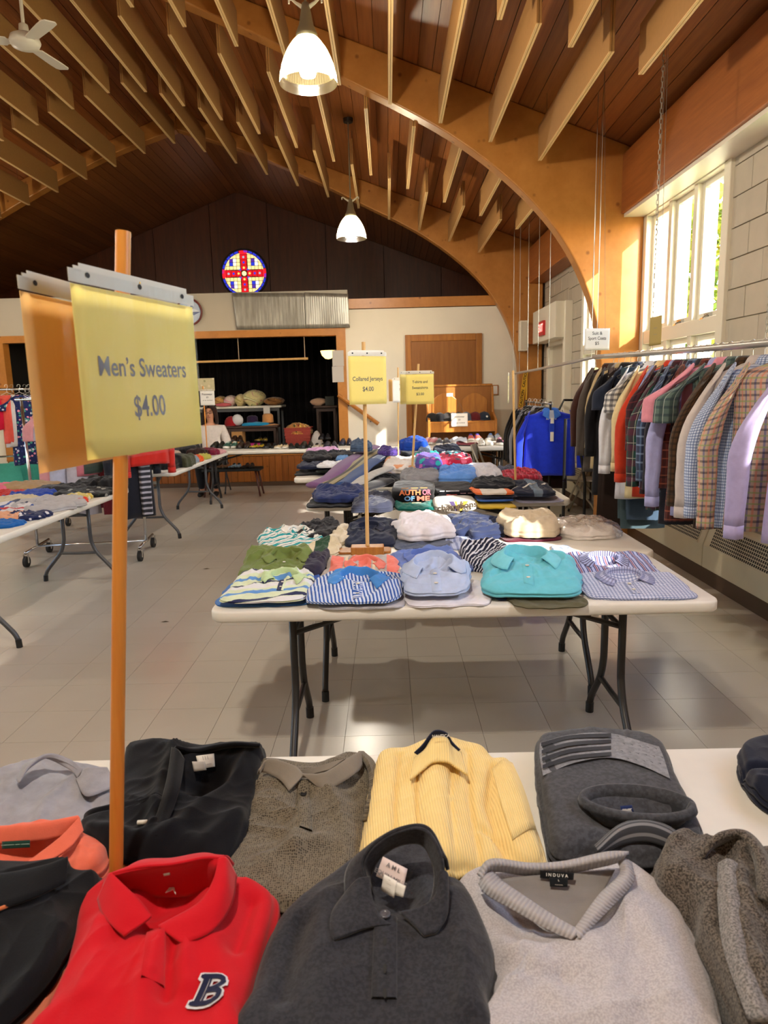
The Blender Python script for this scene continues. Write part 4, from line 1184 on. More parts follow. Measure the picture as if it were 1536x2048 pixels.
def collar(c, r, ctr, yaw, a, b, mat, up=.035, fall=.03, tip=.035, span=150, zbase=None, inner=None, name='collar', solid=.003):
    """shirt collar lying on cloth c round the point ctr (world x,y); front towards yaw"""
    cy, sy = math.cos(yaw), math.sin(yaw)
    rows = [[], [], [], [], []]
    zb = float(c.h(*ctr)) if zbase is None else zbase
    for qi in np.linspace(-1, 1, 33):
        ph = math.radians(90+qi*span); ux, uy = a*math.cos(ph), b*math.sin(ph); fr = max(0, abs(qi)-.55)/.45
        def W(off, dy, z):
            L = math.hypot(ux, uy); x, y = ux*(1+off/L), uy*(1+off/L)-dy
            X, Y = ctr[0]+x*cy-y*sy, ctr[1]+x*sy+y*cy
            return (X, Y, max(float(c.h(X, Y))+.003, z) if off > .004 else z)
        back = (1+math.sin(ph))/2; hz_ = float(c.h(ctr[0]+ux*cy-uy*sy, ctr[1]+ux*sy+uy*cy)); zq = .5*zb+.5*hz_
        rows[0].append(W(-.004, 0, zq-.012)); rows[1].append(W(-.001, 0, zq+up*(.3+.6*back))); rows[2].append(W(.004, 0, zq+up*(.35+.65*back)))
        rows[3].append(W(.004+.55*fall, tip*.5*fr, zq+up*.3*(.4+.6*back))); rows[4].append(W(.004+fall, tip*fr, zq-.01))
    G = patch([np.array(q) for q in rows], 40, 14)
    return G.build(name, mat, r, smooth=True, solid=solid)
def neck_inside(c, r, ctr, a, b, mat, depth=.012, name='neck_lining'):
    th = np.linspace(0, 2*math.pi, 28, endpoint=False); z = float(c.h(*ctr))
    rings = [[(ctr[0]+a*k*math.cos(t_), ctr[1]+b*k*math.sin(t_), z+.002-depth*(1-k*k)) for t_ in th] for k in (.02, .4, .7, .95)]
    return MB().loft(rings).build(name, mat, r, smooth=True)
def strip_on(c, p0, p1, w, lift=.002, n=16):
    p0, p1 = np.array(p0[:2]), np.array(p1[:2]); d = (p1-p0)/np.linalg.norm(p1-p0); m = np.array([-d[1], d[0]])
    G = np.zeros((4, n, 3))
    for i in range(n):
        for j, e in enumerate((-1, -.9, .9, 1)):
            q = p0+(p1-p0)*i/(n-1)+m*w/2*e
            G[j, i] = (q[0], q[1], float(c.h(*q))+(lift if abs(e) < 1 else 0))
    L = np.linspace(0, np.linalg.norm(p1-p0), n); uv = np.stack(np.meshgrid(L, np.array([0, .05, .95, 1])*w), -1)
    return MB().sheet(G, uv)
def button(c, r, p, mat, rad=.0055, lift=.003):
    z = float(c.h(p[0], p[1]))+lift
    return MB().lathe([(0, .0022), (rad*.6, .002), (rad*.7, .003), (rad, .0024), (rad, 0), (0, 0)], (p[0], p[1], z), 14).build('button', mat, r, smooth=True)

def heap(name, lab, cat, px0, px1, pyf, pyt, D, mat, z0=TZ, n=3.2, yaw=0, seed=0, grp=None, side=.6, wr=.42, jit=.08, fr=13, col=None, layers=2, uvyaw=0, tmax=.13, tmin=.012, dome=.2, na=104, nr=28, taper=0, ramp=None, sh=1.0):
    m = (px0+px1)/2
    if n < 2.7: wr, n, jit = wr*1.5, n+.6, jit*1.4
    else: n = n*1.6
    f0 = on(m, pyf, z0); w = (on(px1, pyf, z0)-on(px0, pyf, z0))[0]
    D = D*(1.6 if grp in (G3, GD) and tmax > .06 and name != 'graphic_tee' and z0 < TZ+.12 else 1.25)
    T = at(m, pyt, f0[1]+.75*D)[2]-z0
    if col: T -= .012
    T = min(tmax, max(tmin, T))
    if ramp is None: ramp = .7 if col else .3
    rg = np.random.default_rng(seed+100)
    th = np.linspace(0, 2*math.pi, 40, endpoint=False)
    k = (np.abs(np.cos(th))**n+np.abs(np.sin(th))**n)**(-1/n)
    rj = rg.uniform(-1, 1, 40); k = k*(1+jit*.5*(rj+np.roll(rj, 1))+jit*.25*rg.uniform(-1, 1, 40))
    x, y = k*np.cos(th)*w/2*.98, k*np.sin(th)*D/2
    x = x*(1-taper*y/D)+rg.uniform(-.12, .12)*y
    cx, cy = f0[0], f0[1]+D/2
    c_, s_ = math.cos(yaw), math.sin(yaw)
    poly = np.stack([cx+x*c_-y*s_, cy+x*s_+y*c_], 1)
    c = Cloth(poly, T, z0, seed, side=side, wr=min(.55, wr*min(1.3, .35+T/.06)), fr=fr, dome=dome, center=(cx, cy), p=10, ramp=ramp, rlen=D/2)
    r = thing(name, lab, cat, (cx, cy, z0), grp)
    c.cx, c.cy, c.w, c.D, c.r = cx, cy, w, D, r
    if col:
        cm, ox_, oy_, sc = col
        ctr = (cx+ox_*w, cy+oy_*D); c.neck = ctr
        a, b = .062*sc, .04*sc
        c.dents = ((ctr[0], ctr[1]-.01, a*.75, b*.8, .018),)
        c.build(r, mat, na=na, nr=nr, yaw=uvyaw+yaw, layers=layers)
        collar(c, r, ctr, yaw+rg.uniform(-.15, .15), a, b, cm, up=.03*sc, fall=.034*sc, tip=.028*sc, span=142)
        pl = strip_on(c, (ctr[0]+.035*sc*s_, ctr[1]-.035*sc*c_), (ctr[0]+.15*sc*s_, ctr[1]-.15*sc*c_), .028*sc)
        pl.build('placket', mat, r, smooth=True)
        for t_ in (.07, .12): button(c, r, (ctr[0]+t_*sc*s_, ctr[1]-t_*sc*c_), plain('pale_button', '#d8d3c6', .3), .006*sc)
    else: c.build(r, mat, na=na, nr=nr, yaw=uvyaw+yaw, layers=layers)
    return c
G2, G3, GD = 'shirts on the table with the turquoise shirt', 'T-shirts and sweatshirts heaped on the middle tables', 'dark clothes on the back middle table'
# ---- table 2, rear half
YR = 3.15
H = heap
H('folded_tee', 'black T-shirt rumpled behind the teal striped polo', 'shirt', 586, 672, 1082, 1040, .3, fab('#141318'), seed=1, grp=G2, n=2.4, jit=.16)
H('folded_polo', 'white polo with teal stripes', 'shirt', 508, 645, 1098, 1050, .28, striped('#d9d8d0', ('#1d8f93', .055, .38, 0, 'v'), ('#17666c', .055, .08, .4, 'v')), seed=2, grp=G2, uvyaw=.5, n=2.6, col=(fab('#dcdad2'), .05, .22, .85))
H('folded_shirt', 'cream shirt peeking out left of the navy polo', 'shirt', 660, 712, 1092, 1050, .26, fab('#cfc3ab'), seed=3, grp=G2, n=2.4, jit=.15)
H('folded_shirt', 'cream and dark green shirt in front of the teal striped polo', 'shirt', 612, 676, 1116, 1078, .2, striped('#cdbf9f', ('#27452f', .16, .4, .25, 'u')), seed=4, grp=G2, n=2.6)
H('folded_tee', 'white T-shirt showing behind the navy polo', 'shirt', 735, 790, 1068, 1034, .22, fab('#d5d4d2'), seed=5, grp=G2, n=2.4)
H('folded_polo', 'dark navy polo behind the Collared Jerseys sign', 'shirt', 686, 795, 1096, 1032, .3, fab('#1a2036'), seed=6, grp=G2, n=2.8, jit=.12, col=(fab('#1a2036'), -.05, .1, .9))
H('folded_sweater', 'slate grey sweater under the white T-shirt', 'sweater', 785, 910, 1100, 1068, .3, fab('#4a5266'), seed=7, grp=G2, n=3)
H('folded_tee', 'rumpled white T-shirt lying on the slate sweater', 'shirt', 790, 906, 1082, 1024, .28, fab('#d7d3da'), z0=TZ+.02, seed=8, grp=G2, n=2.4, jit=.16)
H('folded_hoodie', 'navy hooded sweatshirt right of the white T-shirt', 'sweatshirt', 906, 1016, 1080, 1028, .28, fab('#232c4a'), seed=9, grp=G2, n=2.5, jit=.14)
H('folded_shirt', 'pale blue patterned shirt below the navy hoodie', 'shirt', 896, 956, 1100, 1076, .2, plaid('#a9b3cf', ('#46568e', .03, .4, 0, 'u')), seed=10, grp=G2)
H('folded_tee', 'maroon T-shirt under the tan shirt', 'shirt', 1004, 1132, 1084, 1056, .26, fab('#57182a'), seed=11, grp=G2)
H('folded_shirt', 'tan linen shirt thrown over the maroon T-shirt', 'shirt', 1014, 1128, 1076, 1014, .26, fab('#b8a78d'), z0=TZ+.02, seed=15, grp=G2, n=2.75, jit=.12, wr=.3)
c = H('bagged_shirt', 'white shirt sealed in a clear plastic bag at the table\'s back corner', 'shirt', 1128, 1240, 1080, 1034, .26, fab('#d4cdc6'), seed=13, grp=G2, n=3, wr=.5)
t = NT('clear_bag'); tp = t.n('BsdfTransparent'); gl = t.n('BsdfGlossy'); gl.inputs['Roughness'].default_value = .08; lw = t.n('LayerWeight'); lw.inputs[0].default_value = .45
ms = t.n('MixShader'); t.l(t.math('MULTIPLY', lw.outputs['Facing'], .75), ms.inputs[0]); t.l(tp.outputs[0], ms.inputs[1]); t.l(gl.outputs[0], ms.inputs[2]); bp = t.n('Bump'); bp.inputs['Strength'].default_value = .8; bp.inputs['Distance'].default_value = .02; t.l(t.noise(t.coord('Object'), 38, 3), bp.inputs['Height']); t.l(bp.outputs[0], gl.inputs['Normal']); t.l(ms.outputs[0], t.out.inputs[0]); M_bag = t.m
th = np.linspace(0, 2*math.pi, 40, endpoint=False); k_ = (np.abs(np.cos(th))**4+np.abs(np.sin(th))**4)**-.25
bagc = Cloth(np.stack([c.cx+.01+k_*np.cos(th)*(c.w/2+.03), c.cy+k_*np.sin(th)*.155], 1), c.T+.012, TZ, 77, side=.4, wr=.3, fr=25)
bagc.build(c.r, M_bag, 'plastic_bag')
# ---- table 2, front half: back row
H('folded_trousers', 'dark plum garment beside the olive polo', 'shirt', 606, 648, 1160, 1104, .22, fab('#2a2638'), seed=20, grp=G2)
H('folded_polo', 'olive green polo with buttoned collar', 'shirt', 468, 616, 1168, 1084, .28, fab('#67763a'), seed=21, grp=G2, n=2.7, jit=.1, col=(fab('#6d7c40'), .12, .1, 1.1))
H('folded_polo', 'salmon and grey polo behind the blue striped shirt', 'shirt', 640, 800, 1168, 1108, .24, striped('#b0a8a2', ('#e0796a', .12, .45, .1, 'u'), ('#d9c7a8', .12, .1, .6, 'u')), seed=22, grp=G2, jit=.12, col=(fab('#de7767'), .05, .1, .9))
H('folded_sweater', 'periwinkle blue sweater behind the pale blue polo', 'sweater', 790, 945, 1152, 1094, .26, fab('#6478b4'), seed=23, grp=G2, n=2.6, jit=.12, col=(fab('#5b70b0'), -.1, .15, .9))
H('folded_polo', 'navy and white striped polo left of the turquoise shirt', 'shirt', 934, 1028, 1148, 1080, .26, striped('#171a30', ('#c6c6cf', .018, .36, 0, 'v')), seed=24, grp=G2, uvyaw=.8, n=2.5, jit=.14, wr=.5)
H('folded_shirt', 'pale grey-blue shirt between turquoise and lilac striped ones', 'shirt', 1120, 1165, 1118, 1094, .2, fab('#9fb0d2'), seed=25, grp=G2)
H('folded_shirt', 'lilac striped dress shirt behind the gingham one', 'shirt', 1138, 1335, 1160, 1096, .2, striped('#a9b2da', ('#3d3d6e', .016, .3, 0, 'u'), ('#8d5e6c', .032, .2, .3, 'u')), seed=26, grp=G2, n=4, wr=.15, col=(striped('#9aa2c9', ('#4b4462', .012, .4, 0, 'u')), -.05, .05, 1.0), taper=-.1)
# ---- table 2, front row
H('folded_shirt', 'plain blue folded shirt at the left front corner', 'shirt', 424, 618, 1214, 1188, .26, fab('#3f6fb4'), seed=30, grp=G2, n=5, jit=.04, wr=.12, layers=3)
H('folded_polo', 'green, navy and white broad-striped polo at the left corner', 'shirt', 442, 612, 1206, 1138, .25, striped('#cfd9b8', ('#23284f', .14, .17, .05, 'v'), ('#d6d6d6', .14, .22, .3, 'v'), ('#5f8fc9', .14, .14, .6, 'v')), z0=TZ+.022, seed=31, grp=G2, uvyaw=.25, n=4, jit=.06, col=(fab('#b9cf9c'), .15, .2, .9))
H('folded_polo', 'royal blue polo folded beside the broad-striped one', 'shirt', 582, 632, 1190, 1150, .22, fab('#33549c'), seed=37, grp=G2)
H('folded_tee', 'pale grey folded T-shirt under the blue striped shirt', 'shirt', 634, 812, 1219, 1194, .24, fab('#b9b6ba'), seed=32, grp=G2, n=5, jit=.04, wr=.12, layers=3)
H('folded_shirt', 'blue and white striped shirt with solid blue collar', 'shirt', 612, 808, 1208, 1136, .25, striped('#c9d3e6', ('#2d57a4', .0135, .48, 0, 'u')), z0=TZ+.02, seed=33, grp=G2, uvyaw=.15, n=2.9, jit=.06, col=(fab('#4485cc'), .02, .16, 1.2), dome=.5)
H('folded_tee', 'white folded T-shirt under the pale blue polo', 'shirt', 808, 990, 1214, 1168, .25, fab('#e0dde4'), seed=34, grp=G2, n=4, jit=.07, wr=.2, layers=3)
H('folded_polo', 'pale blue polo with open collar', 'shirt', 806, 948, 1192, 1108, .22, fab('#b0bedb'), z0=TZ+.03, seed=35, grp=G2, n=2.6, jit=.1, col=(fab('#b0bedb'), -.02, .18, 1.25))
H('folded_trousers', 'dark blue garment under the turquoise shirt', 'trousers', 984, 1060, 1200, 1160, .22, fab('#2b3c5c'), seed=38, grp=G2)
H('folded_shorts', 'olive shorts at the table edge under the turquoise shirt', 'shorts', 1024, 1184, 1218, 1178, .22, fab('#58543c'), seed=36, grp=G2, n=2.8, jit=.08)
H('folded_shirt', 'turquoise button-up shirt with open collar', 'shirt', 980, 1186, 1196, 1092, .28, fab('#66bccd'), z0=TZ+.02, seed=39, grp=G2, n=3, jit=.08, col=(fab('#72c4d4'), -.03, .2, 1.35), dome=.45, yaw=-.12)
H('folded_shirt', 'blue and white gingham shirt at the right front corner', 'shirt', 1178, 1405, 1200, 1140, .22, fab('#ced3e6', bands=(('#56679f', .013, .42, 0, 'u'), ('#56679f', .013, .42, 0, 'v')), kind='plaid', alpha=.6), seed=40, grp=G2, n=4.5, jit=.04, wr=.14, col=(fab('#b3badb', bands=(('#6b5f7f', .013, .42, 0, 'u'), ('#5c6594', .013, .42, 0, 'v')), kind='plaid', alpha=.6), -.04, .2, 1.1), layers=3, yaw=-.05)
solo('tan_leather_pad', MB().rbox((on(728, 1104, TZ)[0], on(728, 1104, TZ)[1], TZ+.007), (.26, .1, .012), .02), M_oak, 'tan mat under the wooden sign block', 'mat')

# ---- tables 3: the T-shirt heap
H('folded_sweater', 'black sweater under the navy one at the left corner', 'sweater', 614, 710, 1016, 992, .3, fab('#0f0f14'), seed=50, grp=G3, n=4, layers=3)
H('folded_sweater', 'navy sweater at the left front corner of the T-shirt heap', 'sweater', 620, 722, 1006, 968, .3, fab('#1f2a55'), z0=TZ+.03, seed=51, grp=G3, n=2.6)
H('folded_trousers', 'dark slate trousers hanging over the table front', 'trousers', 706, 792, 1026, 984, .3, fab('#2e3142'), seed=52, grp=G3, n=3.5, layers=3)
H('folded_tee', 'teal green T-shirt at the table front', 'shirt', 788, 873, 1022, 996, .25, fab('#10685f'), seed=53, grp=G3)
c = H('graphic_tee', 'black T-shirt printed with orange, red and blue letters', 'shirt', 786, 872, 1006, 962, .26, fab('#121013'), z0=TZ+.02, seed=54, grp=G3, wr=.08, side=.92, jit=.02, n=4)
def front_text(c, rows):
    """printing on the side of a folded pile that faces the camera: (text, height fraction, size fraction, shift, width, colour)"""
    yf = c.c[1]-float(c.R(-math.pi/2))-.026
    for s, fz, fs, dx, wd, col in rows:
        lettering(s, c.T*fs, (c.cx+dx*c.w, yf+fz*.012, c.z0+c.T*fz), (1, 0, 0), (0, .25, 1), plain('print_'+col[1:], col, .7), c.r, lift=.003, bold=.03, fit=wd*c.w)
front_text(c, [('AUTH', .62, .4, -.1, .5, '#d5703f'), ('OR', .62, .4, .28, .2, '#c9576a'), ('OF', .28, .34, -.12, .24, '#5f8fc0'), ('ME', .28, .36, .2, .3, '#d0604a'), ('– – –', .9, .3, 0, .6, '#c98a4a'), ('– –', .06, .3, -.1, .5, '#d9c58a')])
c = H('graphic_tee', 'grey T-shirt printed CHAMPIONS at the table edge', 'shirt', 870, 956, 1022, 992, .24, fab('#aaa59c'), seed=55, grp=G3, wr=.04, side=.8, jit=.02)
for sg, hcol in ((-1, '#4a3a6a'), (1, '#c9a22e'), (-.4, '#c9a22e'), (.4, '#5a4630')):
    X, Y = c.cx+.01, c.c[1]-float(c.R(-math.pi/2))-.031
    MB().add([(X+sg*.005, Y, TZ+.006), (X+sg*.018, Y, TZ+.006), (X+sg*.06, Y, TZ+.066), (X+sg*.03, Y, TZ+.066)], [(0, 1, 2, 3)]).build('print', plain('print_'+hcol[1:], hcol, .7), c.r)
lettering('champions', .05, (c.cx, c.c[1]-float(c.R(-math.pi/2))-.04, TZ+.036), (1, 0, .1), (0, .03, 1), plain('print_brown', '#3a2a18', .7), c.r, bold=.03, fit=.25)
c = H('graphic_tee', 'black T-shirt with white script print', 'shirt', 868, 955, 998, 964, .25, fab('#131219'), z0=TZ+.025, seed=56, grp=G3, wr=.08, side=.92, jit=.02, n=4)
front_text(c, [('– –––', .7, .5, -.15, .45, '#c9c9cf'), ('––', .4, .4, -.1, .25, '#a8483f'), ('– –', .5, .4, .25, .3, '#8a6a70')])
H('folded_tee', 'yellow folded T-shirt at the table edge', 'shirt', 958, 1034, 1018, 1000, .24, fab('#c9a92e'), seed=57, grp=G3, n=5, jit=.04, wr=.1, tmax=.035)
H('folded_tee', 'bright blue folded T-shirt on the yellow one', 'shirt', 956, 1032, 1003, 992, .23, fab('#2c62b8'), z0=TZ+.035, seed=58, grp=G3, n=5, jit=.04, wr=.1, tmax=.02)
H('folded_tee', 'navy folded T-shirt on the bright blue one', 'shirt', 954, 1034, 996, 985, .23, fab('#1b2340'), z0=TZ+.055, seed=59, grp=G3, n=5, jit=.04, wr=.1, tmax=.022)
c = H('graphic_tee', 'white T-shirt with an orange chest print on the folded pile', 'shirt', 950, 1026, 990, 972, .22, striped('#c9c2b8', ('#d4662c', .22, .26, .62, 'u')), z0=TZ+.077, seed=60, grp=G3, n=4, wr=.12, tmax=.05)
H('folded_tee', 'white and lilac shirt at the right end of the heap', 'shirt', 1034, 1130, 1006, 988, .26, fab('#b9bad6'), seed=61, grp=G3, n=3.2, tmax=.05)
c = H('track_jacket', 'navy and grey track jacket with white piping', 'jacket', 1030, 1118, 994, 962, .26, striped('#262c40', ('#68778a', .2, .3, .1, 'u')), z0=TZ+.045, seed=62, grp=G3, n=2.7)
strip_on(c, (c.cx-.16, c.cy-.1), (c.cx+.13, c.cy+.06), .014, .004).build('piping', M_white, c.r)
H('folded_sweater', 'black sweater behind the orange-print T-shirt', 'sweater', 950, 1040, 980, 954, .24, fab('#15161d'), z0=TZ+.09, seed=63, grp=G3, n=2.6)
# middle of the heap
H('folded_sweater', 'grey T-shirt rolled before the T-shirts sign', 'shirt', 804, 886, 968, 934, .3, fab('#7c7b80'), z0=TZ+.06, seed=64, grp=G3, n=2.5)
H('folded_shirt', 'light blue shirt in the middle of the heap', 'shirt', 880, 962, 966, 929, .3, fab('#5b8ad0'), z0=TZ+.06, seed=65, grp=G3, n=2.8, wr=.4)
H('folded_tee', 'white T-shirt right of the light blue shirt', 'shirt', 940, 1010, 962, 926, .3, fab('#c5c3cc'), z0=TZ+.06, seed=66, grp=G3, n=2.4, jit=.12)
H('folded_shirt', 'red plaid shirt beside the edge-on sign', 'shirt', 1010, 1096, 966, 936, .3, plaid('#b02334', ('#7c1626', .05, .4, 0, 'u'), ('#e0677a', .05, .12, .6, 'u'), ('#7c1626', .05, .4, 0, 'v')), z0=TZ, seed=67, grp=G3, n=2.6, wr=.4)
H('folded_tee', 'dark grey T-shirt behind the red plaid shirt', 'shirt', 1000, 1050, 950, 932, .25, fab('#42424e'), seed=68, grp=G3)
H('folded_tee', 'white T-shirt with a rust print under the sign pole', 'shirt', 768, 850, 948, 912, .34, fab('#cfc8c2', ('#cfc8c2', '#cfc8c2', '#c98a62', '#b9b3c0'), 'floral', weave=9), z0=TZ+.05, seed=69, grp=G3, n=2.3)
H('folded_shirt', 'purple tie-dye shirt in the heap', 'shirt', 832, 886, 940, 905, .26, fab('#5a4a9a', ('#2ba7a7', '#7a4aa8', '#c46ab0', '#2f3f8c'), 'floral', weave=16), z0=TZ+.09, seed=70, grp=G3, n=2.4)
H('folded_shirt', 'turquoise tropical shirt on the tie-dye one', 'shirt', 832, 882, 922, 902, .22, fab('#2aa39a', ('#174f4a', '#7fd6bf', '#e2d26a', '#2aa39a'), 'floral', weave=18), z0=TZ+.12, seed=71, grp=G3, n=2.4)
H('folded_shirt', 'red tropical shirt with pink flowers', 'shirt', 872, 950, 936, 904, .28, fab('#b3213f', ('#e06a86', '#1d4a55', '#c9324f', '#e9c3c9'), 'floral', weave=16), z0=TZ+.08, seed=72, grp=G3, n=2.5)
H('folded_shirt', 'black floral shirt on the red tropical one', 'shirt', 882, 940, 918, 902, .22, fab('#1f2a35', ('#d84a68', '#4fb3c4', '#d9d3cf', '#1f2a35'), 'floral', weave=17), z0=TZ+.14, seed=73, grp=G3, n=2.4)
H('folded_sweater', 'black sweatshirt behind the tie-dye shirt', 'sweatshirt', 800, 850, 918, 892, .3, fab('#181a22'), z0=TZ+.04, seed=74, grp=G3, n=2.6)
# back of the heap: trousers and darks on table 3c
def drape(name, lab, cat, pts, w, T, mat, grp=G3, seed=0):
    """long garment laid along a line of (px,py,z)"""
    P = catmull([on(a, b, z) for a, b, z in pts], 26); d = np.gradient(P, axis=0); rings = []; uvs = []
    for i in range(26):
        t_ = d[i]/np.linalg.norm(d[i]); s = np.cross(t_, (0, 0, 1)); s /= np.linalg.norm(s); up = np.cross(s, t_)
        ring = []
        for q in np.linspace(0, 2*math.pi, 22, endpoint=False):
            wob = 1+.15*math.sin(3*q+i*.3+seed)
            ring.append(P[i]+s*(w/2*np.sign(math.cos(q))*abs(math.cos(q))**.7*(1+.1*math.sin(i*.5+seed)))+up*(T/2*math.sin(q)*wob+T/2)); uvs.append((q*w/3, i*.03))
        rings.append(ring)
    return solo(name, MB().loft(rings, True, True, uvs), mat, lab, cat, grp, smooth=True)
GP = 'trousers laid slantwise on the middle tables'
drape('laid_trousers', 'mauve trousers laid slantwise, lowest at left', 'trousers', [(628, 976, .77), (660, 958, .80), (700, 925, .86), (748, 897, .88)], .13, .04, fab('#6d4a72'), GP, 1)
drape('laid_trousers', 'khaki striped trousers next to the mauve pair', 'trousers', [(648, 976, .77), (690, 952, .80), (722, 926, .86), (752, 905, .88)], .12, .035, striped('#8f8464', ('#3a382c', .05, .3, 0, 'u')), GP, 2)
drape('laid_trousers', 'blue jeans laid between khaki and pale grey trousers', 'trousers', [(684, 976, .77), (712, 955, .80), (738, 934, .84), (762, 916, .86)], .13, .04, fab('#27406e'), GP, 3)
drape('laid_trousers', 'pale grey trousers nearest the T-shirts', 'trousers', [(692, 984, .76), (722, 966, .78), (752, 950, .81), (778, 940, .83)], .12, .035, fab('#a5a29d'), GP, 4)
drape('laid_trousers', 'black trousers under the sign pole', 'trousers', [(708, 988, .75), (740, 978, .77), (775, 965, .79)], .16, .04, fab('#15151a'), GP, 5)
drape('laid_jeans', 'light striped jeans with a white stripe beyond the grey trousers', 'trousers', [(742, 930, .84), (765, 915, .88), (800, 900, .9)], .1, .035, striped('#6f7d94', ('#c9ccd2', .06, .25, 0, 'u')), GP, 6)
H('folded_trousers', 'black folded trousers at the bottom of the left pile', 'trousers', 588, 690, 951, 934, .4, fab('#121216'), seed=80, grp=GD, n=4, layers=3)
H('folded_trousers', 'dark green folded trousers on the left pile', 'trousers', 634, 700, 945, 930, .3, fab('#1c2622'), z0=TZ+.03, seed=81, grp=GD, n=4)
H('folded_trousers', 'navy folded trousers on the black pair', 'trousers', 594, 690, 938, 918, .36, fab('#161d38'), z0=TZ+.06, seed=82, grp=GD, n=3.5)
H('folded_tee', 'white garment lying across the dark trousers', 'shirt', 634, 690, 936, 920, .2, fab('#d2d4d8'), z0=TZ+.085, seed=83, grp=GD, n=2.4, tmax=.04)
H('folded_trousers', 'black sweatpants topmost on the left pile', 'trousers', 600, 660, 922, 902, .34, fab('#17161b'), z0=TZ+.11, seed=84, grp=GD, n=2.8)
H('folded_trousers', 'charcoal jeans right on the left pile', 'trousers', 650, 704, 918, 900, .3, fab('#23232b'), z0=TZ+.11, seed=85, grp=GD, n=2.8)
H('folded_jeans', 'light denim scrap between the black piles', 'trousers', 672, 696, 922, 911, .14, fab('#5c86b8'), z0=TZ+.12, seed=86, grp=GD, tmax=.04)
H('folded_shirt', 'pink blouse at the far side of the dark pile', 'shirt', 612, 676, 906, 894, .2, fab('#c99ac0'), z0=TZ+.13, seed=87, grp=GD, tmax=.05)
H('folded_trousers', 'charcoal clothes under the royal blue sweatshirt', 'trousers', 700, 870, 952, 896, .36, fab('#1a1b22'), seed=93, grp=GD, n=3)
H('folded_trousers', 'black clothes under the tropical shirts', 'trousers', 850, 960, 952, 908, .36, fab('#16161b'), seed=94, grp=GD, n=3)
zat = lambda px, py, y=6.62: float(at(px, py, y)[2])
H('folded_sweater', 'purple knitted sweater at the back of the table', 'sweater', 756, 800, 912, 891, .2, fab('#4d3a80', '#2f2358', 'heather', weave=90), z0=zat(778, 912, 6.5), seed=88, grp=GD)
H('folded_sweatshirt', 'royal blue sweatshirt heaped at the back', 'sweatshirt', 799, 856, 902, 864, .22, fab('#16409e'), z0=zat(828, 902), seed=89, grp=GD, n=2.4, wr=.45)
H('folded_jeans', 'dark navy jeans behind the red tropical shirt', 'trousers', 868, 922, 908, 888, .2, fab('#1b2236'), z0=zat(895, 908), seed=90, grp=GD, n=2.5)
H('folded_jeans', 'faded blue jeans left of the sweatshirt', 'trousers', 700, 742, 904, 876, .2, fab('#3f5068'), z0=zat(721, 904), seed=91, grp=GD, n=2.5)
H('folded_tee', 'grey T-shirt before the royal blue sweatshirt', 'shirt', 838, 862, 908, 892, .15, fab('#6f7e95'), z0=zat(850, 908, 6.5), seed=92, grp=GD)
for k, (x0, x1, yf, yt, h, lab) in enumerate(((716, 800, 975, 950, '#17171c', 'black T-shirt filling the heap behind the slate trousers'), (868, 960, 978, 955, '#1a1a20', 'black T-shirt under the light blue shirt'), (760, 830, 962, 940, '#4b4f5a', 'grey-blue garment left of the rolled grey T-shirt'), (1000, 1040, 972, 955, '#22242e', 'dark garment between white and red plaid shirts'), (700, 770, 958, 938, '#8a8782', 'pale grey garment among the slanted trousers'))):
    H('folded_tee', lab, 'shirt', x0, x1, yf, yt, .3, fab(h), seed=130+k, grp=G3, n=2.8)

# ------------------------------------------------------------------ sweaters on the near table
GN = 'sweaters and polos on the near table'
def px_poly(pts, z): return np.array([on(a, b, z) for a, b in pts])
def near(name, lab, cat, pts, T, mat, z0=TZ, seed=0, yaw=0, folds=(), dents=(), ctr=None, na=200, nr=70, **k):
    zz = z0+T*.55
    P = px_poly(pts, zz)
    kw = dict(side=.55, p=12, dome=.15, wr=.22, fr=9); kw.update(k)
    fl = [([on(a, b, zz+T*.4) for a, b in f[0]], f[1], f[2]) for f in folds]
    dn = []
    for (a, b, wx, wy, am) in dents:
        q = on(a, b, zz+T*.3); dn.append((q[0], q[1], wx, wy, am))
    c = Cloth(P, T, z0, seed, folds=fl, dents=dn, center=None if ctr is None else on(*ctr, zz), **kw)
    r = thing(name, lab, cat, (c.c[0], c.c[1], z0), GN); c.r = r
    c.body = c.build(r, mat, na=na, nr=nr, yaw=yaw, layers=3)
    return c
def S(c, px, py, lift=0.0):
    """point of the cloth surface seen at a pixel"""
    lo = c.z0+c.T
    for _ in range(6):
        q = on(px, py, lo); lo = float(c.h(q[0], q[1]))
    return np.array([q[0], q[1], lo+lift])
def ribbon(c, r, rows, mat, name, solid=.003, nu=44, nv=12, noise=0, uvs=1, parent=None):
    """rows of (px, py, height above table)"""
    G = patch([np.array([on(a, b, TZ+z) for a, b, z in row]) for row in rows], nu, nv, noise, 25, 3, uvs)
    return G.build(name, mat, parent or r, smooth=True, solid=solid)
def label_quad(r, pts, mat, name='label', text=None, size=.006, tm=None, parent=None):
    """a sewn label: four corners (px,py,z) tl,tr,br,bl"""
    Q = [on(a, b, TZ+z) for a, b, z in pts]
    G = np.zeros((4, 8, 3))
    for i in range(4):
        for j in range(8):
            u, v = j/7, i/3; G[i, j] = (Q[0]*(1-u)+Q[1]*u)*(1-v)+(Q[3]*(1-u)+Q[2]*u)*v
    o = MB().sheet(G).build(name, mat, parent or r, smooth=True, solid=.0008)
    if text:
        ux = (Q[1]-Q[0]); w = np.linalg.norm(ux); ux /= w; uz = Q[0]-Q[3]; h = np.linalg.norm(uz); uz /= h
        n = np.cross(ux, uz); sgn = 1
        for k, s in enumerate(text):
            cpt = (Q[0]+Q[1])/2*(1-(k+.5)/len(text))+(Q[2]+Q[3])/2*((k+.5)/len(text))
            lettering(s, h/len(text)*.62, cpt, ux, uz, tm or M_white, r, lift=.0018, fit=None)
    return o

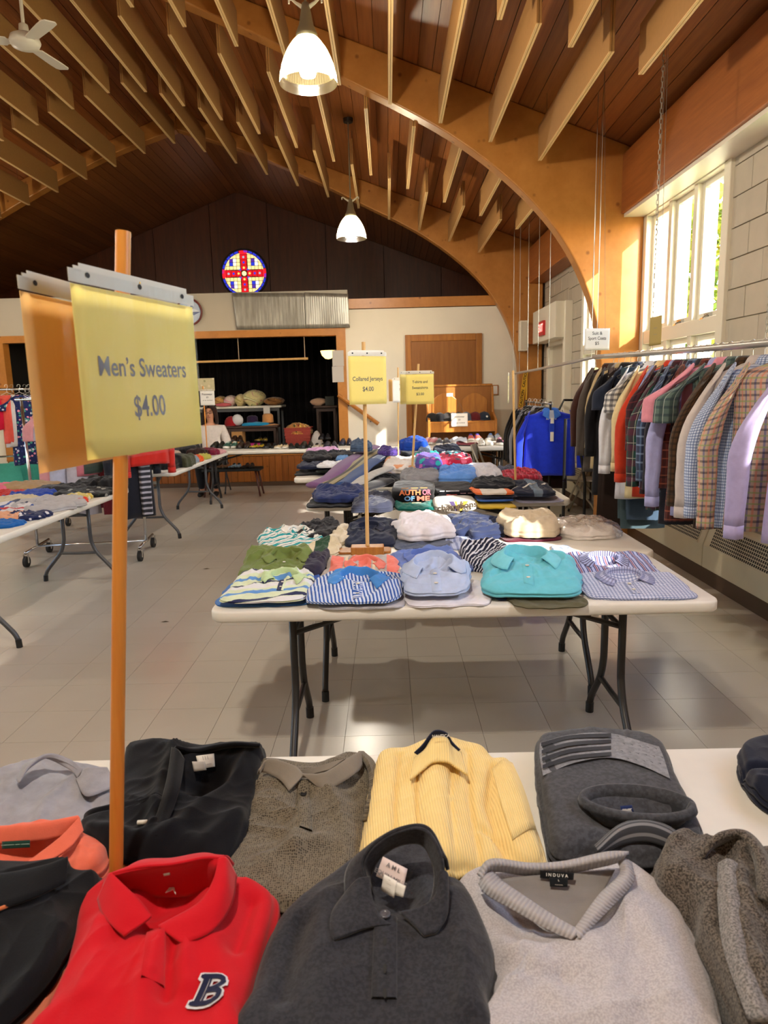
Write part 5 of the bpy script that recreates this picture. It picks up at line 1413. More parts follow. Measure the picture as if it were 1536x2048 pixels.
# grey polo at the left rear
m = fab('#8e8d94', heather=.12)
c = near('grey_polo', 'light grey polo at the left rear corner of the near table', 'shirt', [(-130, 1600), (-40, 1555), (40, 1528), (100, 1512), (160, 1530), (215, 1545), (232, 1600), (228, 1650), (150, 1670), (40, 1672), (-60, 1690), (-150, 1690)], .045, m, seed=101, ramp=.3, rlen=.12,
         folds=[([(150, 1550), (90, 1600), (60, 1660)], .008, .012), ([(170, 1560), (200, 1640)], -.008, .01)])
ribbon(c, c.r, [[(40, 1560, .052), (60, 1535, .068), (95, 1516, .075), (130, 1525, .066), (162, 1545, .052)], [(38, 1566, .054), (60, 1530, .074), (95, 1508, .082), (135, 1518, .07), (166, 1540, .055)], [(33, 1560, .05), (52, 1527, .062), (92, 1516, .066), (140, 1540, .055), (155, 1556, .046)]], m, 'collar')
ribbon(c, c.r, [[(166, 1540, .055), (180, 1535, .06), (215, 1535, .06)], [(160, 1552, .052), (185, 1552, .055), (222, 1552, .052)], [(152, 1558, .046), (172, 1592, .045), (222, 1578, .042)]], m, 'collar')

# black zip cardigan
m = fab('#0b0b10', heather=.1, sheen=.08)
c = near('black_cardigan', 'black zip-neck cardigan behind the red polo', 'sweater', [(250, 1515), (262, 1496), (330, 1490), (400, 1500), (460, 1498), (520, 1492), (526, 1525), (512, 1580), (490, 1650), (462, 1705), (430, 1722), (330, 1712), (240, 1706), (175, 1670), (160, 1635), (200, 1628), (240, 1630), (244, 1570)], .065, m, seed=102, ctr=(370, 1620), ramp=.25, rlen=.14,
         folds=[([(350, 1490), (320, 1560), (305, 1640)], .014, .014), ([(515, 1500), (440, 1580), (330, 1660)], .014, .02), ([(310, 1650), (400, 1670), (480, 1620)], .01, .02), ([(170, 1640), (240, 1650), (300, 1670)], .012, .015)], dents=[(415, 1555, .045, .045, .035)])
ribbon(c, c.r, [[(345, 1495, .075), (335, 1560, .068), (318, 1620, .064), (300, 1668, .055)], [(355, 1500, .083), (345, 1560, .078), (330, 1620, .07), (310, 1672, .06)], [(368, 1520, .066), (360, 1570, .064), (345, 1620, .062), (318, 1675, .056)]], m, 'neck_band', solid=.005)
ribbon(c, c.r, [[(350, 1497, .08), (390, 1508, .062), (430, 1500, .07), (470, 1493, .085), (517, 1494, .08)], [(352, 1493, .085), (390, 1500, .072), (430, 1492, .082), (470, 1487, .093), (520, 1490, .088)], [(345, 1500, .07), (390, 1496, .06), (430, 1490, .06), (470, 1485, .07), (520, 1488, .07)]], m, 'collar', solid=.005)
label_quad(c.r, [(392, 1512, .072), (428, 1507, .075), (430, 1533, .058), (398, 1538, .056)], plain('cream_label', '#c9c6bd', .6), text=['| | |', '— —'], tm=M_greyink)
label_quad(c.r, [(384, 1523, .074), (410, 1523, .074), (413, 1540, .062), (388, 1543, .06)], plain('grey_label', '#a9a6a0', .6), name='size_label')
q = S(c, 286, 1648, .004); MB().tube([q-np.array([.008, .002, 0]), q+np.array([.008, -.002, .001])], .004, 8).build('zip_pull', plain('pale_button', '#d8d3c6', .3), c.r, smooth=True)

# brown bird's-eye polo
m = fab('#6e6556', '#2a2620', 'birdseye', weave=300, nb=.2); mc = fab('#7c7469')
c = near('knit_polo', 'taupe bird\'s-eye knit polo left of the yellow sweater', 'shirt', [(512, 1560), (522, 1530), (560, 1528), (640, 1530), (715, 1512), (742, 1550), (730, 1620), (722, 1700), (700, 1765), (630, 1800), (545, 1798), (470, 1770), (448, 1735), (470, 1690), (500, 1620)], .055, m, seed=103, ramp=.35, rlen=.16, wr=.3, fr=11,
         folds=[([(610, 1590), (600, 1660), (590, 1690)], .01, .014), ([(640, 1670), (590, 1690), (530, 1700)], .012, .018), ([(660, 1560), (690, 1640), (690, 1740)], .008, .014)], dents=[(605, 1590, .018, .03, .015)])
ribbon(c, c.r, [[(520, 1548, .055), (535, 1528, .07), (580, 1538, .066), (602, 1552, .058)], [(518, 1540, .062), (538, 1519, .078), (585, 1532, .072), (606, 1552, .062)], [(514, 1548, .052), (530, 1545, .056), (560, 1560, .054), (578, 1582, .05)]], mc, 'collar')
ribbon(c, c.r, [[(606, 1553, .06), (650, 1552, .064), (700, 1522, .072), (718, 1508, .07)], [(606, 1550, .064), (650, 1547, .07), (702, 1515, .08), (722, 1506, .076)], [(638, 1576, .05), (660, 1578, .052), (710, 1548, .06), (724, 1532, .058)]], mc, 'collar')
ribbon(c, c.r, [[(560, 1532, .062), (605, 1550, .05), (660, 1540, .06)], [(545, 1522, .07), (605, 1538, .06), (690, 1518, .07)]], mc, 'neck_band')
strip_on(c, S(c, 606, 1570), S(c, 612, 1660), .022, .004).build('placket', m, c.r, smooth=True)
button(c, c.r, S(c, 607, 1592), M_black, .006, .005)
ribbon(c, c.r, [[(715, 1505, .07), (735, 1530, .06), (742, 1575, .05), (728, 1640, .04)], [(725, 1505, .05), (748, 1530, .045), (750, 1580, .035), (735, 1650, .02)]], m, 'sleeve', solid=.008)

# yellow ribbed sweater
m = fab('#efd28d', kind='rib', s=.0042, nb=.35, heather=.03)
navy = fab('#171c33')
c = near('yellow_sweater', 'pale yellow ribbed sweater with navy collar tab', 'sweater', [(735, 1640), (752, 1530), (770, 1508), (810, 1505), (850, 1492), (885, 1485), (930, 1494), (965, 1502), (988, 1528), (1020, 1532), (1040, 1580), (1066, 1650), (1084, 1705), (1072, 1726), (1000, 1735), (930, 1740), (880, 1752), (820, 1740), (735, 1715), (724, 1690)], .075, m, seed=104, yaw=.06, ramp=.2, rlen=.15, wr=.12, fr=8, ctr=(900, 1630),
         folds=[([(880, 1490), (872, 1560), (880, 1640), (900, 1740)], .02, .03), ([(800, 1505), (790, 1600), (790, 1720)], -.008, .006), ([(838, 1500), (835, 1600), (845, 1735)], -.008, .005), ([(935, 1500), (940, 1600), (965, 1735)], -.008, .006), ([(905, 1500), (900, 1600), (915, 1735)], -.007, .005), ([(985, 1530), (975, 1600), (1030, 1730)], -.012, .01), ([(965, 1640), (1000, 1660), (1060, 1720)], -.01, .008)])
ribbon(c, c.r, [[(828, 1505, .086), (845, 1490, .1), (868, 1462, .125), (893, 1466, .122), (905, 1485, .1), (920, 1500, .088)], [(838, 1512, .08), (850, 1498, .09), (870, 1474, .112), (890, 1476, .11), (900, 1492, .09), (912, 1503, .082)]], navy, 'collar_lining', solid=.004)
ribbon(c, c.r, [[(830, 1516, .078), (850, 1500, .092), (868, 1475, .112), (892, 1476, .112), (902, 1492, .094), (922, 1506, .08)], [(820, 1560, .082), (845, 1540, .088), (866, 1525, .096), (895, 1525, .096), (912, 1535, .09), (935, 1550, .082)]], m, 'collar', solid=.004)
a = on(881, 1468, TZ+.126); lettering('NAUTICA', .0075, a+np.array([0, -.004, -.002]), (1, .05, 0), (0, .4, .9), M_white, c.r, lift=.003)
ribbon(c, c.r, [[(985, 1540, .07), (1005, 1522, .075), (1024, 1528, .07)], [(1000, 1600, .07), (1030, 1580, .072), (1046, 1580, .06)], [(1025, 1680, .06), (1055, 1660, .06), (1070, 1660, .045)]], m, 'cuff', solid=.006)

# charcoal flag sweater
char = fab('#3a3b40', '#46474d', 'heather', weave=120, nb=.2); lightg = fab('#85868c', '#74757b', 'heather', weave=120, nb=.2)
c = near('flag_sweater', 'charcoal sweater with grey flag pattern and open crew neck', 'sweater', [(1076, 1485), (1110, 1470), (1180, 1463), (1260, 1468), (1322, 1490), (1345, 1545), (1372, 1600), (1400, 1662), (1392, 1690), (1335, 1715), (1275, 1722), (1190, 1708), (1112, 1704), (1092, 1640), (1080, 1560)], .06, char, seed=105, ramp=.0, wr=.1, fr=7, dents=[(1275, 1640, .075, .04, .022)])
G = patch([np.array([S(c, x, y, .005) for x, y in row]) for row in ([(1080, 1490), (1140, 1474), (1220, 1471), (1318, 1498)], [(1079, 1515), (1140, 1496), (1230, 1490), (1328, 1522)], [(1086, 1556), (1150, 1530), (1220, 1520), (1280, 1535), (1340, 1562)])], 40, 12)
G.build('flag_band', lightg, c.r, smooth=True)
for k in range(4):
    f = k/4+.09; x1 = 1222
    pts = [(1082+k*1.0, 1493+k*15), (1140, 1478+k*15-k), (x1, 1474+k*14.5-2*k)]
    row0 = [S(c, x, y, .0085) for x, y in pts]; row1 = [S(c, x, y+7.5, .0085) for x, y in pts]
    patch([np.array(row0), np.array(row1)], 24, 4).build('stripe', fab('#26272e'), c.r, smooth=True)
for j in range(4):
    for i in range(6):
        x = 1236+i*16+(j % 2)*8+j*4; y = 1480+j*15+i*2.6
        if x > 1318+j*6: continue
        o = S(c, x, y, .009); e = .0042
        MB().add([o+np.array([a*e, b*e, 0]) for a, b in ((-1, .7), (0, .2), (1, .7), (.25, -.2), (0, -1), (-.25, -.2))], [(0, 1, 3, 4, 5)]).build('star', fab('#3b3c42'), c.r)
# crew neck: ring and the opening, shade painted into its darker lining
e0 = S(c, 1272, 1640); e0[2] = TZ+.062; th = np.linspace(0, 2*math.pi, 60)
def el(a, b, dz, sk=.0): return np.array([(e0[0]+a*math.cos(t_)+sk*math.sin(t_), e0[1]+b*math.sin(t_)-.12*a*math.cos(t_), e0[2]+dz+.014*math.cos(t_+1.2)*0) for t_ in th])
MB().sheet(np.array([el(.094, .05, .004), el(.091, .047, .014), el(.085, .042, .016), el(.080, .037, .004), el(.078, .035, -.02)])).build('neck_band', char, c.r, smooth=True, solid=.003)
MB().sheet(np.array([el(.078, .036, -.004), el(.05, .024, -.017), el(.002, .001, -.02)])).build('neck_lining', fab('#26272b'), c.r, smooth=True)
ribbon(c, c.r, [[(1190, 1692, .05), (1240, 1650, .064), (1290, 1640, .07), (1340, 1655, .064), (1378, 1690, .05)], [(1195, 1700, .056), (1242, 1660, .072), (1292, 1650, .078), (1340, 1666, .07), (1375, 1698, .054)], [(1200, 1708, .045), (1245, 1690, .052), (1292, 1684, .056), (1335, 1696, .05), (1368, 1712, .04)]], striped('#37383d', ('#77777b', .012, .35, .2, 'v')), 'neck_front', solid=.003)
ribbon(c, c.r, [[(1205, 1712, .03), (1245, 1692, .034), (1290, 1686, .036), (1335, 1698, .03)], [(1215, 1716, .012), (1250, 1712, .012), (1290, 1712, .012), (1330, 1716, .01)]], M_black, 'neck_shadow_lining')  # black strip stands in for the shadow under the neck front
label_quad(c.r, [(1240, 1612, .058), (1264, 1610, .06), (1268, 1624, .05), (1243, 1626, .05)], fab('#23305c'), text=['— —'], tm=M_white)
label_quad(c.r, [(1228, 1622, .056), (1262, 1618, .056), (1266, 1630, .047), (1233, 1634, .047)], plain('grey_label', '#a9a6a0', .6), name='size_label')

# navy garment at the right edge
m = fab('#141829')
c = near('navy_sweater', 'navy sweater cut off by the right edge of the frame', 'sweater', [(1482, 1510), (1495, 1488), (1540, 1480), (1640, 1480), (1660, 1590), (1600, 1620), (1540, 1595), (1500, 1560)], .06, m, seed=106, folds=[([(1490, 1520), (1560, 1530)], -.015, .008), ([(1490, 1545), (1560, 1560)], .01, .01)], wr=.15, na=120, nr=40)

# salmon polo under the black one
m = fab('#d5674f')
c = near('salmon_polo', 'salmon polo with a green neck label at the left edge', 'shirt', [(-90, 1690), (-20, 1668), (60, 1655), (140, 1648), (164, 1672), (205, 1690), (214, 1715), (190, 1750), (120, 1790), (20, 1800), (-90, 1800)], .05, m, seed=107, ramp=.2, rlen=.12, folds=[([(165, 1680), (160, 1720), (150, 1760)], .01, .012), ([(195, 1690), (180, 1745)], .008, .01)], dents=[(45, 1710, .07, .035, .02)])
ribbon(c, c.r, [[(-90, 1668, .055), (0, 1662, .06), (80, 1655, .064), (150, 1640, .066)], [(-90, 1660, .066), (0, 1655, .072), (80, 1648, .078), (158, 1634, .078)], [(-90, 1690, .05), (0, 1688, .052), (90, 1680, .056), (164, 1664, .052)]], m, 'collar', solid=.004)
ribbon(c, c.r, [[(158, 1634, .078), (120, 1675, .07), (60, 1722, .06), (40, 1740, .056)], [(166, 1662, .062), (140, 1695, .06), (90, 1728, .058), (60, 1745, .054)]], m, 'collar', solid=.004)
label_quad(c.r, [(4, 1683, .066), (60, 1680, .068), (60, 1695, .06), (4, 1698, .058)], fab('#14342a'), text=['——— — ——'], tm=plain('print_pale', '#9fb3a6', .6))
# black polo with orange piping
m = fab('#0b0b0f', heather=.1, sheen=.08)
c = near('black_polo', 'black polo with orange piping in the lower left corner', 'shirt', [(-120, 1755), (-20, 1738), (60, 1732), (130, 1725), (150, 1745), (198, 1755), (196, 1785), (165, 1830), (130, 1900), (90, 1960), (30, 2020), (-60, 2080), (-140, 2080)], .06, m, seed=108, z0=TZ+.012, ramp=.1, rlen=.2, wr=.25)
ribbon(c, c.r, [[(-60, 1772, .066), (20, 1762, .07), (90, 1745, .075), (134, 1722, .085)], [(-60, 1756, .08), (20, 1748, .084), (90, 1733, .088), (136, 1718, .09)], [(-60, 1830, .075), (10, 1815, .075), (80, 1790, .078), (132, 1765, .075)]], m, 'collar', solid=.004)
MB().tube(catmull([S(c, -60, 1850, .004), S(c, 0, 1826, .006), S(c, 60, 1802, .006), S(c, 130, 1768, .005)], 20), .0028, 6).build('piping', fab('#b9653a'), c.r, smooth=True)
# mustard, salmon and plum layers peeping out below
near('mustard_shirt', 'mustard shirt peeping out between the black and red polos', 'shirt', [(165, 1745), (230, 1712), (300, 1722), (300, 1790), (240, 1840), (190, 1880), (150, 1960), (120, 2000), (90, 2010), (110, 1940), (150, 1850)], .016, fab('#9c6a1f'), seed=109, na=110, nr=24)
near('salmon_shirt', 'salmon and plum shirt hem showing under the black polo', 'shirt', [(20, 2015), (80, 1965), (130, 1890), (165, 1860), (170, 1900), (120, 1985), (70, 2070), (-40, 2120), (-60, 2080)], .026, striped('#b3664e', ('#5a2f4a', .09, .35, .5, 'u')), seed=110, na=110, nr=24)

# red polo with the letter
m = fab('#b90f1d', heather=.03, sheen=.1)
c = near('red_polo', 'bright red polo with a white-edged navy letter B on the chest', 'shirt', [(196, 1770), (250, 1742), (330, 1735), (420, 1738), (470, 1770), (524, 1782), (548, 1806), (535, 1880), (512, 1960), (490, 2060), (470, 2150), (40, 2150), (90, 2040), (128, 1960), (150, 1880), (160, 1820)], .075, m, seed=111, ramp=.1, rlen=.25, wr=.2, fr=8,
         folds=[([(325, 1880), (290, 1960), (270, 2060)], .012, .016), ([(345, 1890), (330, 1980)], -.01, .01), ([(420, 1880), (450, 1960), (440, 2060)], .01, .02), ([(200, 1850), (170, 1980)], .01, .02), ([(370, 1880), (372, 1960)], .009, .012), ([(500, 1790), (470, 1880)], -.012, .012)], dents=[(335, 1815, .042, .05, .03)])
CR = c
inn = [(222, 1790, .06), (238, 1775, .07), (285, 1755, .085), (345, 1748, .09), (400, 1742, .092), (425, 1760, .088), (420, 1800, .078), (390, 1840, .072), (325, 1866, .07)]
top = [(222, 1772, .085), (232, 1748, .1), (285, 1736, .115), (345, 1732, .118), (405, 1722, .12), (440, 1722, .118), (440, 1775, .1), (405, 1825, .09), (322, 1862, .08)]
mid = [(215, 1785, .085), (222, 1746, .1), (282, 1733, .116), (345, 1728, .12), (408, 1716, .122), (450, 1716, .118), (458, 1770, .1), (420, 1832, .088), (325, 1868, .078)]
# back stand and inner neck
ribbon(c, c.r, [[(226, 1790, .06), (280, 1790, .058), (345, 1795, .052), (400, 1790, .056), (430, 1775, .07)], [(226, 1762, .09), (280, 1752, .095), (345, 1750, .095), (400, 1738, .1), (434, 1735, .11)], [(224, 1748, .102), (282, 1736, .114), (345, 1730, .118), (406, 1718, .12), (440, 1718, .118)]], m, 'neck_lining', solid=.003, noise=.002)
ribbon(c, c.r, [[(224, 1748, .102), (282, 1735, .115), (345, 1729, .12), (406, 1717, .122), (440, 1717, .119)], [(214, 1752, .096), (280, 1728, .11), (345, 1722, .112), (410, 1711, .114), (455, 1714, .11)], [(205, 1775, .07), (275, 1725, .085), (345, 1718, .088), (415, 1708, .09), (468, 1730, .075)]], m, 'collar', solid=.004)
ribbon(c, c.r, [[(226, 1748, .102), (252, 1775, .098), (282, 1805, .09), (303, 1832, .082)], [(218, 1750, .1), (230, 1790, .094), (255, 1830, .088), (292, 1842, .082)], [(196, 1800, .078), (205, 1828, .078), (228, 1856, .079), (248, 1872, .078)]], m, 'collar', solid=.004, noise=.0015)
ribbon(c, c.r, [[(436, 1718, .119), (425, 1765, .108), (395, 1808, .096), (318, 1852, .084)], [(452, 1716, .116), (448, 1770, .106), (415, 1825, .094), (322, 1858, .085)], [(472, 1752, .085), (462, 1810, .083), (425, 1862, .081), (366, 1888, .08)]], m, 'collar', solid=.004, noise=.0015)
strip_on(c, S(c, 318, 1862), S(c, 305, 1960), .026, .005).build('placket', m, c.r, smooth=True)
label_quad(c.r, [(324, 1740, .104), (338, 1738, .106), (340, 1750, .098), (328, 1752, .097)], plain('cream_label', '#c9c6bd', .6))
a = S(c, 340, 1784); a[2] = TZ+.075
q = np.array([on(x, y, TZ+.07) for x, y in ((331, 1788), (347, 1768), (352, 1792), (346, 1782))]); MB().add(q+np.array([0, 0, .002]), [(0, 1, 3), (1, 2, 3)]).build('brand_mark', M_white, c.r, solid=.001)
def letter_b(c, px, py, s, mat, grow, lift, name):
    """a squat slab-serif B with pointed bosses, drawn as bars on the cloth"""
    o = S(c, px, py)
    strokes = [([(-.32, -.5), (-.32, .5)], .11), ([(-.5, .5), (.12, .5), (.32, .42), (.36, .26), (.2, .08), (-.1, .03)], .085), ([(-.1, .0), (.24, -.03), (.42, -.16), (.4, -.36), (.2, -.5), (-.5, -.5)], .095), ([(-.5, .44), (-.5, .56)], .06), ([(-.5, -.56), (-.5, -.44)], .06), ([(-.14, .5), (-.14, -.5)], .035), ([(.5, -.2), (.38, -.24)], .05), ([(.46, .3), (.34, .28)], .05)]
    mb = MB(); sl = math.radians(-10)
    for pts, w in strokes:
        A = np.array(pts, float); n = 14
        t_ = np.linspace(0, len(A)-1, n); B = np.stack([np.interp(t_, np.arange(len(A)), A[:, 0]), np.interp(t_, np.arange(len(A)), A[:, 1])], 1)
        d = np.gradient(B, axis=0); d /= np.linalg.norm(d, axis=1)[:, None]+1e-9; nn = np.stack([-d[:, 1], d[:, 0]], 1)
        B[0] -= d[0]*grow; B[-1] += d[-1]*grow
        G = []
        for e in (-1, 1):
            row = []
            for b, k in zip(B, nn):
                p = (b+k*e*(w+grow))*s; X, Y = o[0]+p[0]*math.cos(sl)-p[1]*math.sin(sl), o[1]+p[0]*math.sin(sl)+p[1]*math.cos(sl)
                row.append((X, Y, float(c.h(X, Y))+lift))
            G.append(row)
        mb.sheet(np.array(G))
    return mb.build(name, mat, c.r)
letter_b(c, 421, 1986, .034, fab('#c9c9cf'), .075, .0035, 'emblem_edge')
letter_b(c, 421, 1986, .034, fab('#151a38'), 0, .005, 'emblem')

# charcoal polo, centre front
m = fab('#26262b', '#303036', 'heather', weave=200, nb=.15)
c = near('charcoal_polo', 'charcoal polo with raised collar and white labels, centre front', 'shirt', [(562, 1848), (620, 1800), (690, 1752), (745, 1712), (800, 1690), (860, 1700), (890, 1770), (930, 1790), (965, 1850), (990, 1925), (978, 2010), (955, 2150), (470, 2150), (505, 1990), (535, 1900)], .085, m, seed=112, ramp=.05, rlen=.25, wr=.14, fr=7,
         folds=[([(660, 1800), (640, 1900), (650, 2040)], .01, .022), ([(900, 1790), (930, 1880), (940, 2000)], .012, .02), ([(600, 1840), (560, 1980)], -.01, .014)], dents=[(790, 1790, .035, .05, .02)])
ribbon(c, c.r, [[(745, 1790, .078), (740, 1755, .09), (760, 1715, .11), (800, 1690, .125), (845, 1690, .13), (868, 1735, .115), (866, 1790, .09), (840, 1840, .078)], [(735, 1770, .095), (728, 1725, .118), (752, 1690, .14), (800, 1662, .158), (852, 1660, .16), (884, 1715, .138), (882, 1780, .105), (850, 1835, .085)]], m, 'neck_lining', solid=.004)
ribbon(c, c.r, [[(735, 1770, .095), (726, 1725, .119), (750, 1688, .141), (800, 1658, .16), (854, 1656, .161), (888, 1715, .138)], [(712, 1780, .094), (712, 1728, .112), (742, 1690, .134), (800, 1658, .152), (856, 1657, .154), (892, 1720, .13)], [(690, 1800, .086), (695, 1740, .096), (730, 1700, .118), (800, 1668, .135), (862, 1670, .136), (896, 1740, .11)]], m, 'collar', solid=.005)
ribbon(c, c.r, [[(738, 1755, .102), (745, 1800, .094), (762, 1835, .09), (782, 1850, .086)], [(716, 1760, .104), (712, 1810, .096), (718, 1845, .091), (735, 1856, .087)], [(690, 1790, .088), (665, 1825, .087), (660, 1860, .087), (668, 1880, .087)]], m, 'collar', solid=.005)
ribbon(c, c.r, [[(880, 1740, .125), (872, 1790, .105), (842, 1815, .096), (800, 1826, .09)], [(892, 1745, .122), (888, 1800, .106), (868, 1830, .096), (822, 1845, .09)], [(896, 1770, .106), (892, 1830, .094), (876, 1862, .09), (848, 1872, .088)]], m, 'collar', solid=.005)
strip_on(c, S(c, 772, 1832), S(c, 768, 2000), .03, .004).build('placket', m, c.r, smooth=True)
for yy in (1838, ): button(c, c.r, S(c, 770, yy), plain('smoke_button', '#4d4d54', .3), .0075, .006)
for yy in (1890, 1945, 1995): 
    q = S(c, 770, yy, .0055); MB().add([q+np.array([.0022*math.cos(a), .007*math.sin(a), 0]) for a in np.linspace(0, 6.283, 13)[:-1]], [tuple(range(12))]).build('buttonhole', M_black, c.r)
wl_ = plain('pink_white_label', '#d3c4c4', .6)
label_quad(c.r, [(766, 1713, .128), (815, 1738, .12), (806, 1778, .1), (752, 1752, .104)], wl_, text=['A M L', 'EQUIN MILLS'], tm=M_greyink)
label_quad(c.r, [(768, 1748, .112), (794, 1762, .108), (788, 1796, .09), (762, 1780, .09)], M_white, name='care_label', text=['—', '——', '——', '——'], tm=M_greyink)
label_quad(c.r, [(794, 1764, .108), (812, 1772, .106), (806, 1795, .094), (790, 1790, .092)], M_white, name='size_label')

# grey v-neck
m = fab('#a29ea2', '#b5b1b5', 'heather', weave=420, nb=.25); mr = fab('#a5a1a4', kind='rib', s=.006, nb=.4)
c = near('grey_sweater', 'soft light grey V-neck sweater at the front right', 'sweater', [(908, 1800), (925, 1765), (975, 1745), (1060, 1740), (1160, 1730), (1240, 1720), (1300, 1755), (1345, 1800), (1385, 1880), (1415, 1960), (1440, 2060), (1450, 2150), (950, 2150), (985, 2010), (978, 1920), (945, 1850)], .07, m, seed=113, ramp=.05, rlen=.25, wr=.3, fr=7,
         folds=[([(1260, 1800), (1330, 1900), (1360, 2040)], .016, .03), ([(1000, 1920), (1060, 1945), (1120, 1950)], -.012, .014), ([(1180, 1880), (1220, 1960), (1230, 2060)], .012, .03), ([(1010, 1880), (1030, 1940)], .012, .02), ([(1060, 1900), (1120, 1990)], .01, .02)], dents=[(1110, 1800, .07, .045, .022)])
ribbon(c, c.r, [[(985, 1740, .08), (1000, 1760, .078), (1050, 1795, .076), (1110, 1835, .074), (1158, 1862, .073)], [(970, 1752, .086), (985, 1775, .086), (1040, 1808, .084), (1105, 1848, .08), (1152, 1872, .077)], [(958, 1768, .076), (975, 1790, .076), (1030, 1822, .076), (1098, 1860, .074), (1145, 1880, .073)]], mr, 'neck_band', solid=.004, uvs=1)
ribbon(c, c.r, [[(1235, 1722, .08), (1240, 1750, .08), (1200, 1790, .077), (1160, 1845, .074), (1148, 1862, .073)], [(1250, 1718, .086), (1254, 1755, .086), (1214, 1800, .083), (1172, 1850, .079), (1155, 1874, .077)], [(1262, 1725, .076), (1265, 1765, .076), (1228, 1808, .075), (1182, 1855, .074), (1160, 1880, .073)]], mr, 'neck_band', solid=.004)
ribbon(c, c.r, [[(960, 1770, .07), (985, 1742, .078), (1060, 1750, .062), (1130, 1746, .062), (1210, 1730, .08), (1245, 1720, .082)], [(962, 1755, .086), (985, 1727, .096), (1060, 1735, .08), (1130, 1732, .08), (1212, 1715, .098), (1252, 1708, .096)], [(955, 1750, .075), (983, 1720, .085), (1060, 1728, .07), (1130, 1724, .07), (1212, 1706, .086), (1258, 1705, .08)]], mr, 'neck_band', solid=.004)
ribbon(c, c.r, [[(985, 1760, .066), (1060, 1752, .068), (1130, 1748, .068), (1230, 1740, .07)], [(1040, 1800, .055), (1080, 1800, .054), (1150, 1798, .054), (1205, 1785, .056)], [(1140, 1862, .066), (1148, 1864, .066), (1152, 1864, .066), (1158, 1862, .066)]], fab('#7d7875'), 'neck_lining')
label_quad(c.r, [(1080, 1741, .078), (1148, 1746, .078), (1147, 1760, .07), (1080, 1756, .07)], fab('#0d0d10'), text=['I N D U V A'], tm=M_white)
label_quad(c.r, [(1098, 1755, .074), (1136, 1757, .074), (1135, 1774, .064), (1100, 1773, .064)], fab('#15181c'), name='size_label', text=['L', '———'], tm=M_white)

# marled sweater, lower right
m = fab('#332e2a', '#6b625a', 'heather', weave=380, nb=.3)
m2 = fab('#5a5756', '#8b8684', 'heather', weave=380, nb=.3)
c = near('marled_sweater', 'dark marled shawl-collar sweater in the lower right corner', 'sweater', [(1308, 1760), (1325, 1715), (1345, 1688), (1400, 1690), (1470, 1690), (1540, 1700), (1640, 1720), (1680, 2150), (1520, 2150), (1480, 2060), (1440, 1970), (1400, 1890), (1385, 1850), (1330, 1800)], .085, m, seed=114, ramp=.0, wr=.4, fr=9, folds=[([(1480, 1690), (1480, 1780), (1490, 1900), (1530, 2040)], .02, .02), ([(1455, 1720), (1450, 1850), (1500, 2040)], -.015, .01)], dents=[(1362, 1800, .02, .03, .04)])
ribbon(c, c.r, [[(1440, 1730, .09), (1440, 1800, .09), (1452, 1900, .09), (1500, 2040, .09)], [(1458, 1722, .105), (1462, 1800, .105), (1476, 1900, .104), (1524, 2040, .1)], [(1478, 1735, .095), (1488, 1800, .094), (1500, 1900, .093), (1550, 2040, .09)]], m2, 'shawl_collar', solid=.008)
ribbon(c, c.r, [[(1400, 1720, .085), (1430, 1690, .095), (1475, 1680, .1), (1510, 1720, .1), (1520, 1800, .1)], [(1410, 1700, .1), (1440, 1672, .118), (1485, 1668, .12), (1522, 1715, .115), (1534, 1800, .11)], [(1420, 1690, .085), (1445, 1668, .1), (1495, 1668, .105), (1535, 1720, .1), (1545, 1800, .1)]], m, 'shawl_collar', solid=.008)

